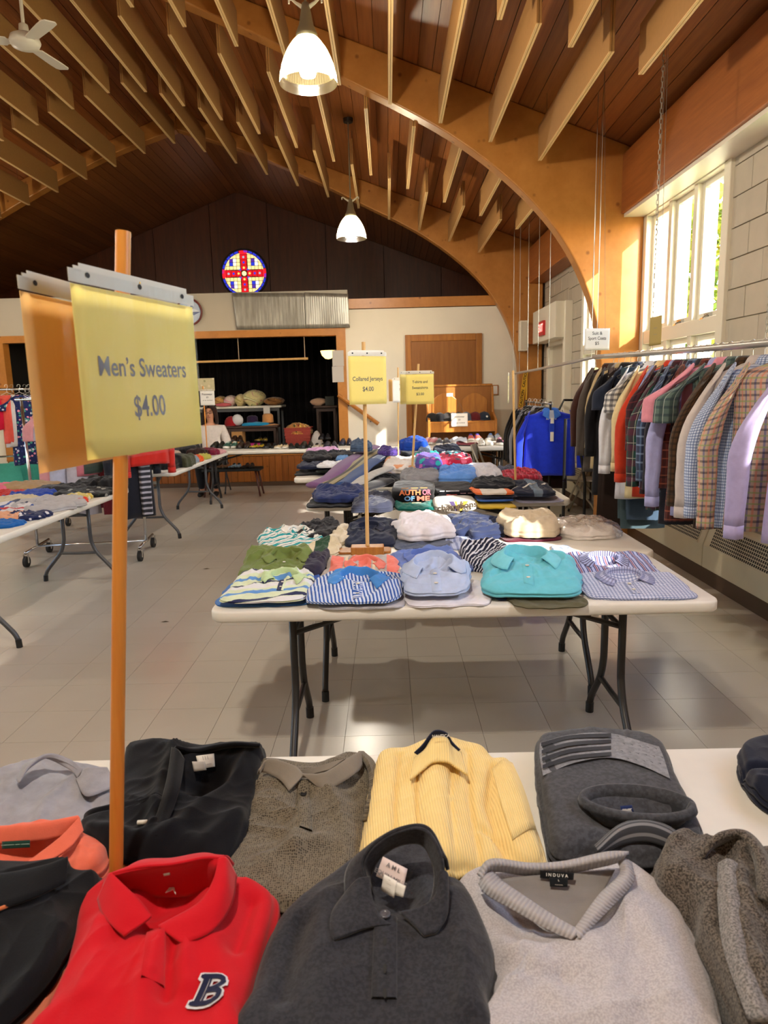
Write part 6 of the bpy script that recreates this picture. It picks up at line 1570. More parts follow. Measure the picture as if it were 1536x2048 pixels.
# ------------------------------------------------------------------ footwear
def shoe(kind, up, sole, x, y, z, yaw, lab, grp, L=.28, accent=None):
    """one shoe, toe towards -y before turning by yaw"""
    r = thing({'boot': 'ankle_boot', 'sandal': 'sandal', 'flat': 'flat_shoe'}.get(kind, 'sneaker' if kind == 'sneaker' else 'shoe'), lab, 'shoe', (x, y, z), grp)
    c_, s_ = math.cos(yaw), math.sin(yaw)
    T = lambda a, b, h: (x+a*c_-b*s_, y+a*s_+b*c_, z+h)
    W = L*.185
    st = np.linspace(0, 1, 15)                                # heel to toe
    wd = np.interp(st, [0, .06, .2, .45, .7, .88, .97, 1], [.45, .7, .82, .78, 1, .86, .5, .12])*W
    sh = .028 if kind in ('sneaker', 'boot') else .014
    lift = np.interp(st, [0, .8, 1], [0, 0, .012])
    rings = []
    for k in range(15):
        b = L*(.5-st[k]); q = []
        for a, h in ((-1, sh), (-1.04, sh*.5), (-.95, 0), (.95, 0), (1.04, sh*.5), (1, sh)): q.append(T(a*wd[k], b, h+lift[k]))
        rings.append(q)
    MB().loft(rings, True, True).build('sole', sole, r, smooth=True, auto=50)
    if kind == 'sandal':
        for s in (.3, .62, .8):
            b = L*(.5-s); w = np.interp(s, st, wd)
            G = np.array([[T(w*math.cos(q), b+e*.014, sh*.6+.045*math.sin(q)*(1.3-s*.6)) for q in np.linspace(0, math.pi, 12)] for e in (-1, 1)])
            MB().sheet(G).build('strap', up, r, smooth=True, solid=.003)
        return r
    top = {'boot': [.17, .18, .175, .165, .09, .065, .05, .035], 'flat': [.06, .062, .045, .032, .04, .042, .035, .022]}.get(kind, [.085, .09, .085, .095, .08, .06, .048, .032])
    hgt = np.interp(st, [0, .06, .2, .42, .6, .8, .93, 1], top)
    rings = []
    for k in range(15):
        b = L*(.5-st[k]); q = []
        for i, ph in enumerate(np.linspace(0, math.pi, 13)):
            a = math.cos(ph); h = sh+(hgt[k]-sh)*math.sin(ph)**.75
            wk = wd[k]*.97*(1-.28*(math.sin(ph)**2) if hgt[k] > .06 else 1)
            q.append(T(wk*np.sign(a)*abs(a)**.8, b, h+lift[k]))
        rings.append(q)
    MB().loft(rings, False, False).build('upper', up, r, smooth=True)
    # opening, tongue and laces
    hi = hgt[3]
    o = [T(W*.45*math.cos(q), L*.32+L*.13*math.sin(q), np.interp(.18-.13*math.sin(q), st, hgt)+.003) for q in np.linspace(0, 2*math.pi, 17)[:-1]]
    MB().add(o, [tuple(range(16))]).build('lining', M_black, r)
    if kind in ('sneaker', 'boot'):
        lm = accent or M_white
        for k in range(4):
            s = .36+.075*k; b = L*(.5-s); h = np.interp(s, st, hgt)
            MB().tube([T(-W*.45, b, h-.006), T(0, b-.004, h+.004), T(W*.45, b, h-.006)], .0035, 5).build('lace', lm, r)
        if accent: 
            for sd in (-1, 1):
                MB().sheet(np.array([[T(sd*(np.interp(s, st, wd)*.99+.0015), L*(.5-s), np.interp(s, st, hgt)*hh) for s in (.3, .45, .6)] for hh in (.45, .62)])).build('side_stripe', lm, r, smooth=True, solid=.003)
    return r
P_ = lambda h, ro=.5: plain('shoe_'+h[1:], h, ro, nz=.06, nscale=30)
WS = plain('white_sole', '#d8d5cd', .6); BS = plain('dark_sole', '#1a1817', .6)
def pair(kind, px, py, zt, up, sole, desc, grp, gap=.1, yaw=0, L=.27, accent=None, dy=0):
    q = on(px, py, zt); c_, s_ = math.cos(yaw), math.sin(yaw)
    for sg, nm in ((-1, 'left'), (1, 'right')):
        shoe(kind, P_(up), sole, q[0]+sg*gap/2*c_, q[1]+L/2+.02+sg*gap/2*s_+dy, zt, yaw+sg*.08, '%s shoe of the %s' % (nm if False else ('left-hand' if sg < 0 else 'right-hand'), desc), grp, L, None if accent is None else P_(accent))
GA = 'shoes on the table before the stage'
FR = 898
pair('shoe', 432, FR, TZ, '#23241f', BS, 'dark green pair beside the footwear sign', GA)
pair('sneaker', 458, FR, TZ, '#31584c', WS, 'green sneakers near the seated woman', GA, accent='#c9cdc4')
pair('shoe', 484, FR, TZ, '#2d1d14', BS, 'dark brown loafers left of the yellow pair', GA)
pair('flat', 511, FR, TZ, '#a88c1c', BS, 'yellow flats in the stage row', GA)
pair('flat', 538, FR, TZ, '#121212', BS, 'black flats right of the yellow pair', GA)
pair('flat', 561, FR, TZ, '#c4b393', WS, 'beige flats in the stage row', GA)
pair('flat', 588, FR, TZ, '#1c1b19', BS, 'black pumps left of the red basket\'s corner', GA, yaw=.3)
pair('shoe', 612, FR, TZ, '#181614', BS, 'black shoes under the red basket', GA)
pair('flat', 637, FR, TZ, '#b4ab97', WS, 'pale pair right of the red basket', GA)
pair('shoe', 660, FR, TZ, '#1e2030', BS, 'navy shoes below the stage post', GA)
pair('shoe', 690, 893, TZ, '#20223a', BS, 'navy slip-ons next to the dark clothes', GA, dy=.1)
pair('flat', 520, 884, TZ, '#7d6a1f', BS, 'mustard flats in the second row before the pink box', GA)
pair('shoe', 470, 884, TZ, '#3a2416', BS, 'brown lace-ups in the second row', GA)
pair('shoe', 648, 880, TZ, '#1b1b22', BS, 'black shoes in the second row by the stage post', GA)
GB = 'sneakers on the table left of the blue jacket'
pair('sneaker', 862, 890, TZ, '#cf8f96', WS, 'pink sneakers at the left of the sneaker table', GB, yaw=-.5)
pair('sneaker', 888, 892, TZ, '#4c5058', WS, 'dark grey runners', GB, accent='#9aa0a8')
pair('sneaker', 916, 889, TZ, '#a7abb2', WS, 'pale grey runners', GB, yaw=-1.0)
pair('flat', 937, 893, TZ, '#6d1f2f', BS, 'black and red slippers at the table front', GB, yaw=1.2)
pair('sneaker', 951, 882, TZ, '#c96a5c', WS, 'coral and white sneakers', GB, accent='#3848b0')
pair('sneaker', 973, 892, TZ, '#cfcbc2', WS, 'white leather sneakers', GB)
pair('sneaker', 991, 881, TZ, '#b9c4d2', WS, 'white sneakers with coloured tongues', GB, accent='#5a7fc4')
pair('sneaker', 1010, 891, TZ, '#2d2430', WS, 'black and pink sneakers beside the black coats', GB, accent='#d98aa8')
GC = 'boots and sandals on the rear shoe table'
pair('shoe', 850, 872, TZ, '#1b1b1d', BS, 'black shoes at the left end of the rear table', GC)
pair('sneaker', 870, 872, TZ, '#5e6068', BS, 'grey trainers on the rear table', GC, yaw=-.4)
pair('sandal', 887, 872, TZ, '#191718', BS, 'black sandals on the rear table', GC)
pair('sandal', 908, 872, TZ, '#57524a', BS, 'grey strapped sandals under the paper sign', GC)
pair('sandal', 931, 872, TZ, '#a87838', BS, 'tan sandals left of the boots', GC)
pair('boot', 961, 872, TZ, '#a9672a', BS, 'tan work boots', GC, accent='#4a3320', gap=.12)
pair('sandal', 985, 872, TZ, '#141416', BS, 'black sandals right of the boots', GC)
# low bench of shoes under the stage table
b0 = on(512, 990, 0); bx, by = b0[0], b0[1]
bz = at(465, 937, by-.1)[2]
r = thing('low_bench', 'low black bench with splayed brown legs under the stage table', 'bench', (bx-.35, by, 0))
xl = at(408, 940, by)[0]; xr_ = at(524, 937, by)[0]
MB().rbox(((xl+xr_)/2, by, bz-.02), (xr_-xl, .34, .04), .03).build('seat', M_black, r)
for sx in (0, 1):
    for sy in (-1, 1):
        x_ = [xl+.08, xr_-.08][sx]; MB().tube([(x_, by+sy*.1, bz-.04), (x_+(.06 if sx else -.06), by+sy*.15, 0)], [.018, .013], 8).build('leg', plain('red_brown_wood', '#4d231b', .4), r, smooth=True)
for k, (f, h) in enumerate(((.1, '#4a2f22'), (.32, '#7d5d44'), (.55, '#86a4bd'), (.78, '#3a2a25'))):
    for sg in (-1, 1): shoe('flat', P_(h), BS, xl+(xr_-xl)*f+sg*.045, by-.02, bz+.0, sg*.1, '%s shoe of the %s pair on the low black bench' % ('left-hand' if sg < 0 else 'right-hand', ['dark brown', 'tan', 'pale blue', 'black-brown'][k]), 'shoes on the low bench', .25)

# ------------------------------------------------------------------ the oak pew, caps on it
py0 = 10.85
A = at(856, 777, py0); B = at(982, 771, py0); zs = at(920, 842, py0-.35)[2]; zb_ = at(920, 864, py0-.38)[2]; zt = B[2]
r = thing('pew', 'oak pew with two arched back panels standing before the door', 'pew', ((A[0]+B[0])/2, py0, 0))
MB().span((A[0], py0, .3), (B[0], py0+.03, zt)).build('back', M_door, r, bevel=.004)
MB().span((A[0]-.02, py0-.02, zt-.0), (B[0]+.02, py0+.05, zt+.03)).build('cap_rail', M_oak, r, bevel=.004)
w2 = (B[0]-A[0])
for k in range(2):
    x0, x1 = A[0]+.06+k*(w2/2-.02), A[0]+w2/2-.04+k*(w2/2-.02)
    pts = [(x0, zs+.05), (x1, zs+.05), (x1, zt-.2)]+[(x1+(x0-x1)*i/10, zt-.2+.1*math.sin(math.pi*i/10)) for i in range(1, 10)]+[(x0, zt-.2)]
    MB().prism(pts, (py0-.018, py0-.002)).build('panel', M_oak, r, bevel=.008)
MB().span((A[0]-.01, py0-.4, zs-.03), (B[0]+.01, py0, zs)).build('seat', M_oak, r, bevel=.006)
MB().span((A[0]-.01, py0-.4, zb_), (B[0]+.01, py0-.375, zs-.03)).build('apron', M_oak, r, bevel=.004)
for x in (A[0]-.03, B[0]):
    MB().prism([(py0-.41, 0), (py0+.03, 0), (py0+.03, zt), (py0-.0, zt), (py0-.1, zs+.12), (py0-.41, zs+.02)], (x, x+.035), 'x').build('end_panel', M_oak, r, bevel=.004)
c0 = at(899, 789, py0-.005); solo('paper_note', MB().span((c0[0]-.05, py0-.024, c0[2]-.03), (c0[0]+.05, py0-.021, c0[2]+.02)), M_white, 'small white note pinned to the pew back', 'paper')
c0 = at(988, 780, YS-.02); r = thing('framed_paper', 'small framed paper on the wall right of the pew', 'picture', c0)
MB().span((c0[0]-.07, YS-.02, c0[2]-.08), (c0[0]+.07, YS-.001, c0[2]+.08)).build('frame', M_oak, r); MB().span((c0[0]-.055, YS-.023, c0[2]-.065), (c0[0]+.055, YS-.02, c0[2]+.065)).build('paper', M_white, r)
def cap(x, y, z, mat, lab, yaw=0, grp='caps along the pew seat', badge=None, s=1.0):
    r = thing('baseball_cap', lab, 'cap', (x, y, z), grp)
    c_, s_ = math.cos(yaw), math.sin(yaw); T = lambda a, b, h: (x+(a*c_-b*s_)*s, y+(a*s_+b*c_)*s, z+h*s)
    rings = [[T(.095*math.cos(q)*k, .105*math.sin(q)*k, h) for q in np.linspace(0, 2*math.pi, 22, endpoint=False)] for k, h in ((1, 0), (1.02, .03), (.93, .075), (.7, .112), (.35, .13), (.02, .135))]
    MB().loft(rings, True, True).build('crown', mat, r, smooth=True, auto=60)
    G = np.array([[T(.09*math.cos(q)*(1+0*k), .1*math.sin(q)-.075*k*max(0, -math.sin(q))**.6, .006+.004*k-.012*k*abs(math.cos(q))) for q in np.linspace(math.pi*1.08, math.pi*1.92, 14)] for k in (0, .5, 1)])
    MB().sheet(G).build('brim', mat, r, smooth=True, solid=.004)
    MB().lathe([(0, .006), (.007, .004), (.008, 0)], T(0, 0, .134), 8).build('button', mat, r)
    if badge: 
        o = T(0, -.1, .06); MB().add([(o[0]+.018*s*math.cos(q), o[1]-.004, o[2]+.016*s*math.sin(q)) for q in np.linspace(0, 6.283, 13)[:-1]], [tuple(range(12))]).build('badge', M_white, r)
for px, h, lab, bd in ((864, '#1b1a1c', 'flat black cap at the left end of the pew seat', 0), (879, '#151417', 'black cap second from the left on the pew seat', 0), (896, '#3c3a3a', 'grey-brown cap on the pew seat', 0), (906, '#9b948c', 'pale grey cap behind the large black ones', 0), (917, '#0f0f14', 'black cap with a white mark on the pew seat', 1), (932, '#101116', 'tallest black cap on the pew seat', 0), (950, '#5a1a20', 'dark red cap on the pew seat', 0), (968, '#242a38', 'navy cap with a round white badge', 1)):
    q = at(px, 841, py0-.2); cap(q[0], py0-.22, zs, fab(h), lab, random.uniform(-.4, .4), badge=bd, s=.95)

# ------------------------------------------------------------------ on the stage
SZ = .5
GS = 'rolls of bedding on the stage table'
def stage_table(x0, x1, y0, d, z, lab, mat, legm, base=SZ):
    r = thing('table', lab, 'table', ((x0+x1)/2, y0+d/2, base))
    MB().rbox(((x0+x1)/2, y0+d/2, z-.02), (x1-x0, d, .04), .03).build('tabletop', mat, r)
    for sx in (x0+.07, x1-.07):
        for sy in (y0+.06, y0+d-.06): MB().span((sx-.02, sy-.02, base), (sx+.02, sy+.02, z-.04)).build('leg', legm, r)
    MB().span((x0+.07, y0+.05, z-.1), (x1-.07, y0+.07, z-.04)).build('apron', legm, r)
    return r
yl = 13.0
a = at(400, 813, yl); b = at(563, 812, yl)
stage_table(a[0]-.6, b[0], yl, .6, (a[2]+b[2])/2, 'long white table of bedding at the back of the stage', M_tabletop, M_leg)
zl = (a[2]+b[2])/2
def roll(px, w, h, mat, lab, ln=.45, cat='bedding', z=None, y=None, grp=GS, name='bedding_roll'):
    yy = (yl if y is None else y)+.06; x = at(px, 812, yy)[0]; z = zl if z is None else z; rings = []; rr = h/2
    for i in range(10):
        t_ = i/9; sc = math.sin(math.pi*min(1, max(0, .12+t_*.76)))**.35
        rings.append([(x+w/2*sc*math.cos(q)*(1+.07*math.sin(4*q+i)), yy+ln*t_, z+rr*(1+sc*math.sin(q)*(1+.07*math.cos(3*q+i*2)))*1.0 if math.sin(q) > -.9 else z+.001) for q in np.linspace(0, 2*math.pi, 22, endpoint=False)])
    return solo(name, MB().loft(rings, True, True, [(q*.08, i*.05) for i in range(10) for q in range(22)]), mat, lab, cat, grp, smooth=True)
roll(437, .24, .19, fab('#b98d54', ('#8a5a34', '#d9b878', '#6f7a3c'), 'floral', weave=24), 'tan floral bedding roll at the left of the stage table')
roll(458, .25, .2, fab('#cfb9b2', ('#d98a9a', '#e9ddd4'), 'floral', weave=20), 'white and pink floral bedding roll')
roll(478, .2, .22, fab('#cdbb8a', ('#9a8a4a', '#e3d7ae'), 'floral', weave=22), 'yellowish floral bundle behind the cream roll')
roll(505, .42, .29, fab('#ddd29a', ('#7d8c50', '#e9e3bb', '#c98a8a', '#b9c08a'), 'floral', weave=18), 'biggest cream and green floral bedding roll')
roll(545, .38, .15, fab('#8a5f35', ('#3a2414', '#c79a5c', '#6b4423'), 'floral', weave=26), 'brown leopard-print blanket at the right end of the table')
roll(446, .3, .07, fab('#c9626a'), 'coral folded cloth hanging over the table front', .1, y=yl-.1)
solo('paper_note', MB().span((at(533, 817, yl-.02)[0]-.06, yl-.015, zl-.17), (at(533, 817, yl-.02)[0]+.06, yl-.01, zl-.0)), M_white, 'white price paper hanging on the stage table edge', 'paper')
yb = 12.2
a = at(448, 853, yb); b = at(556, 850, yb); zh = (a[2]+b[2])/2
stage_table(a[0], b[0], yb, .35, zh, 'dark wooden bench of hats on the stage', plain('dark_bench_wood', '#3a2419', .5), plain('dark_bench_wood', '#3a2419', .5))
solo('cardboard_box', MB().span((at(463, 880, yb)[0], yb+.02, SZ), (at(485, 880, yb)[0], yb+.3, zh-.1)), plain('cardboard', '#a87a45', .8), 'cardboard box under the hat bench', 'box', bevel=.004)
cap(at(463, 850, yb+.15)[0], yb+.16, zh, fab('#8e1a1f'), 'red cap with a navy brim on the hat bench', .5, 'hats on the stage bench', s=1.25)
q = at(475, 846, yb+.1); solo('ball', MB().lathe([(.001, 0), (.05, .01), (.09, .05), (.1, .1), (.09, .15), (.05, .19), (.001, .2)], (q[0], yb+.12, zh), 16), plain('white_navy_cap', '#c9c9cc', .6), 'white round hat beside the red cap', 'hat', smooth=True)
def brim_hat(px, mat, lab, s=1.0, crown=.12):
    x = at(px, 850, yb+.15)[0]; r = thing('brimmed_hat', lab, 'hat', (x, yb+.17, zh), 'hats on the stage bench')
    MB().lathe([(.19*s, .0), (.15*s, .012), (.1*s, .02)], (x, yb+.17, zh), 26).build('brim', mat, r, smooth=True, solid=.004)
    MB().lathe([(.1*s, .018), (.1*s, .05), (.093*s, crown*.85), (.06*s, crown), (.001, crown*.97)], (x, yb+.17, zh), 26).build('crown', mat, r, smooth=True)
    MB().lathe([(.102*s, .02), (.103*s, .04), (.101*s, .045)], (x, yb+.17, zh), 26).build('hat_band', M_black, r, smooth=True)
brim_hat(505, fab('#2a1b38'), 'dark purple brimmed hat on the hat bench', 1.0, .17)
brim_hat(512, fab('#1f7fa8'), 'blue flat hat in front of the purple one', 1.05, .05) if False else None
x_ = at(510, 850, yb)[0]; c_ = Cloth([(x_-.2, yb-.0), (x_+.2, yb), (x_+.18, yb+.14), (x_-.18, yb+.14)], .06, zh, 5); r = thing('folded_hat', 'bright blue cloth hat lying at the bench edge', 'hat', (x_, yb, zh), 'hats on the stage bench'); c_.build(r, fab('#1f86b4'), 'crown')
brim_hat(536, fab('#b98452'), 'tan felt hat at the right end of the bench', 1.0, .2)
yk = 11.75
A = at(574, 884, yk); B = at(617, 856, yk)
r = thing('woven_basket', 'red woven basket full of patterned cloth at the stage front', 'basket', ((A[0]+B[0])/2, yk+.15, SZ))
x0, x1, zb2, z1 = A[0], B[0], SZ+.03, B[2]
M_bask = plain('red_wicker', '#8e3328', .7, bump=.3, nz=.15, nscale=60)
rings = []
for k in range(9):
    f = k/8; e = .03*f; rings.append([(x0-e+(x1-x0+2*e)*u, yk-e+(.3+2*e)*v, zb2+(z1-zb2)*f) for u, v in ((0, 0), (.25, -.02), (.5, -.025), (.75, -.02), (1, 0), (1, .5), (1, 1), (.5, 1), (0, 1), (0, .5))])
MB().loft(rings).build('wicker_side', M_bask, r, solid=.01)
for k in range(8):
    f = k/7; e = .03*f+.006; MB().tube([(x0-e, yk-e, zb2+(z1-zb2)*f), (x1+e, yk-e, zb2+(z1-zb2)*f), (x1+e, yk+.3+e, zb2+(z1-zb2)*f), (x0-e, yk+.3+e, zb2+(z1-zb2)*f)], .011, 6, closed=True).build('weave_band', M_bask, r)
MB().span((x0, yk, zb2), (x1, yk+.3, zb2+.01)).build('base', M_bask, r)
c_ = Cloth([(x0, yk), (x1, yk), (x1, yk+.3), (x0, yk+.3)], .18, z1-.1, 9, wr=.6, side=.3, p=3); r2 = thing('patterned_cloth', 'patterned cloth heaped in the red basket', 'cloth', ((x0+x1)/2, yk+.15, z1-.1)); c_.build(r2, fab('#a8743c', ('#d9b45c', '#7a2a20', '#3f4a2a', '#c98a4a'), 'floral', weave=26))
q = at(633, 884, yk); c_ = Cloth([(q[0]-.1, yk), (q[0]+.1, yk), (q[0]+.08, yk+.15), (q[0]-.1, yk+.15)], .32, SZ+.03, 12, wr=.5, p=2.2, side=.1); r2 = thing('white_bag', 'white cloth bag slumped right of the red basket', 'bag', (q[0], yk+.07, SZ+.03)); c_.build(r2, fab('#c9c7c6'))
q = at(500, 880, yk); solo('shoe_box', MB().span((q[0]-.2, yk, SZ+.03), (q[0]+.14, yk+.22, SZ+.17)), plain('pink_card', '#c22a86', .6), 'bright pink box on the stage edge', 'box', bevel=.004)
q = at(540, 882, yk); solo('shoe_box', MB().span((q[0]-.16, yk, SZ+.03), (q[0]+.16, yk+.2, SZ+.11)), plain('yellow_card', '#b0a23a', .6), 'dull yellow box on the stage edge', 'box', bevel=.004)
yt = 12.3; a = at(626, 812, yt); b = at(676, 812, yt)
stage_table(a[0], min(b[0], PX1-.03), yt, .5, a[2], 'dark wooden table at the right of the stage', plain('dark_bench_wood', '#3a2419', .5), plain('dark_bench_wood', '#3a2419', .5))
roll(636, .3, .13, fab('#b08f77'), 'beige folded cloth on the dark stage table', .3, z=a[2], y=yt, grp=None, name='folded_cloth', cat='cloth')
solo('dark_box', MB().span((at(650, 805, yt)[0], yt+.05, a[2]), (at(668, 805, yt)[0], yt+.35, a[2]+.16)), plain('dark_green_box', '#141a14', .6), 'dark box on the dark stage table', 'box', bevel=.005)
# curtain
G = np.zeros((3, 420, 3))
for j in range(420):
    x = PX0-.1+(PX1-PX0+.2)*j/419
    for i, z in enumerate((SZ+.02, 1.6, 2.75)): G[i, j] = (x, 14.4+.055*math.sin(j*.52+.6*math.sin(j*.07))+.02*math.sin(j*1.3+i), z)
solo('stage_curtain', MB().sheet(G), fab('#191517', heather=.1, sheen=.05), 'black pleated curtain across the back of the stage', 'curtain', smooth=True, solid=.004)
r = thing('hanging_rail', 'thin wooden rail hung on two cords in the stage opening', 'rail', at(505, 722, 11.48))
yy = 11.48; a = at(392, 724, yy); b = at(616, 717, yy)
MB().tube([a, b], .018, 8).build('rail', M_palepole, r)
for px in (478, 610):
    q = at(px, 720, yy); MB().tube([q, (q[0], yy, 2.42)], .006, 5).build('cord', plain('pale_cord', '#b5a08a', .8), r)
r = thing('stage_lamp', 'small lit half-round lamp on the stage post', 'lamp', at(656, 708, 11.65))
q = at(656, 702, 11.62)
MB().lathe([(.001, -.13), (.05, -.12), (.1, -.07), (.125, 0), (.12, .005)], q, 20).build('shade', emis('warm_shade', '#ffd070', 2.2), r, smooth=True); MB().span((q[0]-.02, q[1], q[2]-.02), (PX1+.01, q[1]+.03, q[2]+.02)).build('arm', M_leg, r)
for k, (t0, t1) in enumerate(((701, 732), (733, 764))):
    a = at(664, t0, YS-.05); b = at(688, t1, YS-.05); solo('paper_sheet', MB().span((a[0], YS-.045, b[2]), (b[0], YS-.04, a[2])), plain('grey_paper', '#b9b4b0', .7), ['upper grey-white sheet pinned on the stage post', 'lower grey-white sheet pinned on the stage post'][k], 'paper')
a = at(676, 790, YS-.1); b = at(757, 848, YS-.1)
r = thing('handrail', 'sloping wooden handrail on the white wall beside the stage', 'handrail', a)
MB().tube([a, b], .032, 8).build('rail', M_oak, r)
q = a*.2+b*.8; MB().tube([q, (q[0], YS, q[2]-.06)], .01, 6).build('bracket', M_leg, r); q = a*.75+b*.25; MB().tube([q, (q[0], YS, q[2]-.06)], .01, 6).build('bracket', M_leg, r)

# ------------------------------------------------------------------ the seated woman
hx = at(418, 815, 10.55); X0 = hx[0]-.03; Y0 = 10.72
r = thing('person', 'seated woman with glasses in a white cardigan, hands folded in her lap', 'person', (X0, Y0, 0))
M_skin = plain('skin', '#b98468', .55); M_hair = fab('#2a1712', heather=.2); M_card = fab('#c9bfb8'); M_trs = fab('#15151a')
def skin_obj(name, chains, mat, parent, sub=2):
    """chains: list of lists of (x,y,z,r) joined where points coincide"""
    vs = []; es = []; rad = []; idx = {}
    for ch in chains:
        prev = None
        for p in ch:
            k = tuple(round(float(c), 4) for c in p[:3])
            if k not in idx: idx[k] = len(vs); vs.append(k); rad.append(p[3])
            if prev is not None and prev != idx[k]: es.append((prev, idx[k]))
            prev = idx[k]
    l = parent.matrix_basis.translation
    me = bpy.data.meshes.new(name); me.from_pydata([(v[0]-l[0], v[1]-l[1], v[2]-l[2]) for v in vs], es, [])
    o = bpy.data.objects.new(name, me); COL.objects.link(o); o.parent = parent
    o.modifiers.new('skin', 'SKIN'); me.skin_vertices.new() if not me.skin_vertices else None
    for i, d in enumerate(me.skin_vertices[0].data): d.radius = (rad[i], rad[i]); d.use_root = i == 0
    sb = o.modifiers.new('sub', 'SUBSURF'); sb.levels = sub; sb.render_levels = sub
    o.modifiers['skin'].use_smooth_shade = True
    me.materials.append(mat); return o
hp = (X0, Y0, .50)
sh_ = .98
def arm(s, k=1.0, dr=0):
    return [(X0, Y0, .97, .12+dr), (X0+s*.17, Y0-.01, sh_, .065+dr), (X0+s*.24, Y0-.02, .76, .05+dr), (X0+s*.20, Y0-.2, .66, .04+dr), (X0+s*.05, Y0-.3, .68, .028+dr)]
def fingers(s):
    out = []; w = (X0+s*.05, Y0-.3, .68, .028)
    palm = (X0+s*.0, Y0-.33, .68, .03); out.append([w, palm])
    for f in range(4): out.append([palm, (X0-s*.03, Y0-.345+.002*f, .705-.018*f, .011), (X0-s*(.06-.004*f), Y0-.33, .70-.018*f, .009), (X0-s*(.08-.004*abs(f-1)), Y0-.31, .695-.018*f, .008)])
    out.append([w, (X0+s*.04, Y0-.33, .715, .012), (X0+s*.01, Y0-.345, .73, .009)])
    return out
body = [[(X0, Y0, .5, .15), (X0, Y0-.0, .72, .13), (X0, Y0, .97, .12), (X0, Y0-.01, 1.07, .05), (X0, Y0-.025, 1.13, .05), (X0, Y0-.03, 1.2, .085), (X0, Y0-.03, 1.275, .08), (X0, Y0-.02, 1.31, .05)]]
for s in (-1, 1):
    body.append(arm(s)); body += fingers(s)
    body.append([(X0, Y0, .5, .15), (X0+s*.1, Y0-.02, .5, .085), (X0+s*.11, Y0-.42, .5, .062), (X0+s*.11, Y0-.38, .28, .05), (X0+s*.11, Y0-.34, .08, .036), (X0+s*.11, Y0-.42, .04, .034), (X0+s*.12, Y0-.5, .03, .026)])
skin_obj('body', body, M_skin, r)
skin_obj('cardigan', [[(X0, Y0, .52, .175), (X0, Y0, .72, .155), (X0, Y0, .95, .14), (X0, Y0, 1.04, .075)]]+[[(X0, Y0, .95, .14), (X0+s*.17, Y0-.01, sh_, .085), (X0+s*.245, Y0-.02, .76, .072), (X0+s*.205, Y0-.2, .66, .058), (X0+s*.1, Y0-.27, .675, .045)] for s in (-1, 1)], M_card, r)
skin_obj('trousers', [[(X0, Y0, .5, .165), (X0+s*.1, Y0-.02, .5, .1), (X0+s*.11, Y0-.43, .5, .078), (X0+s*.11, Y0-.385, .28, .068), (X0+s*.11, Y0-.345, .1, .06)] for s in (-1, 1)], M_trs, r)
for s in (-1, 1): 
    skin_obj('shoe', [[(X0+s*.11, Y0-.33, .05, .04), (X0+s*.11, Y0-.42, .04, .042), (X0+s*.12, Y0-.52, .033, .032)]], M_black, r)
# hair: a cap falling to the shoulders, open at the face
rings = []
for z, a, b, op in ((1.345, .02, .02, 0), (1.335, .065, .065, .1), (1.30, .095, .1, .5), (1.25, .105, .108, .75), (1.18, .112, .105, .85), (1.11, .115, .1, .9), (1.06, .11, .09, .95)):
    rings.append([(X0+a*math.cos(q), Y0-.02+b*math.sin(q), z) for q in np.linspace(math.radians(-90+60*op), math.radians(270-60*op), 24)])
MB().loft(rings, False).build('hair', M_hair, r, smooth=True, solid=.016)
fy_ = Y0-.122
hd = MB()
for s in (-1, 1):
    MB().lathe([(.0, .0)], (0, 0, 0), 3) if False else None
    MB().tube([(X0+s*.033+.022*math.cos(q), fy_-.006, 1.235+.017*math.sin(q)) for q in np.linspace(0, 6.283, 15)[:-1]], .0028, 5, closed=True).build('glasses_rim', M_black, r)
    MB().lathe([(.0, -.004), (.008, -.003), (.009, 0), (0, .004)], (X0+s*.033, fy_+.008, 1.235), 8).build('eye', plain('eye_dark', '#2a1d18', .3), r)
    MB().tube([(X0+s*.056, fy_-.004, 1.238), (X0+s*.088, fy_+.09, 1.238)], .0025, 5).build('glasses_temple', M_black, r)
    MB().tube([(X0+s*.016, fy_+.004, 1.262), (X0+s*.035, fy_+.0, 1.268), (X0+s*.052, fy_+.008, 1.26)], .004, 5).build('eyebrow', M_hair, r)
MB().tube([(X0-.012, fy_-.006, 1.238), (X0+.012, fy_-.006, 1.238)], .0025, 5).build('glasses_bridge', M_black, r)
MB().tube([(X0, fy_+.005, 1.245), (X0, fy_-.012, 1.205), (X0, fy_+.003, 1.193)], [.007, .013, .01], 8).build('nose', M_skin, r, smooth=True)
MB().tube([(X0-.024, fy_+.01, 1.168), (X0, fy_+.001, 1.166), (X0+.024, fy_+.01, 1.168)], .0055, 6).build('mouth', plain('lips', '#9a4f48', .5), r, smooth=True)

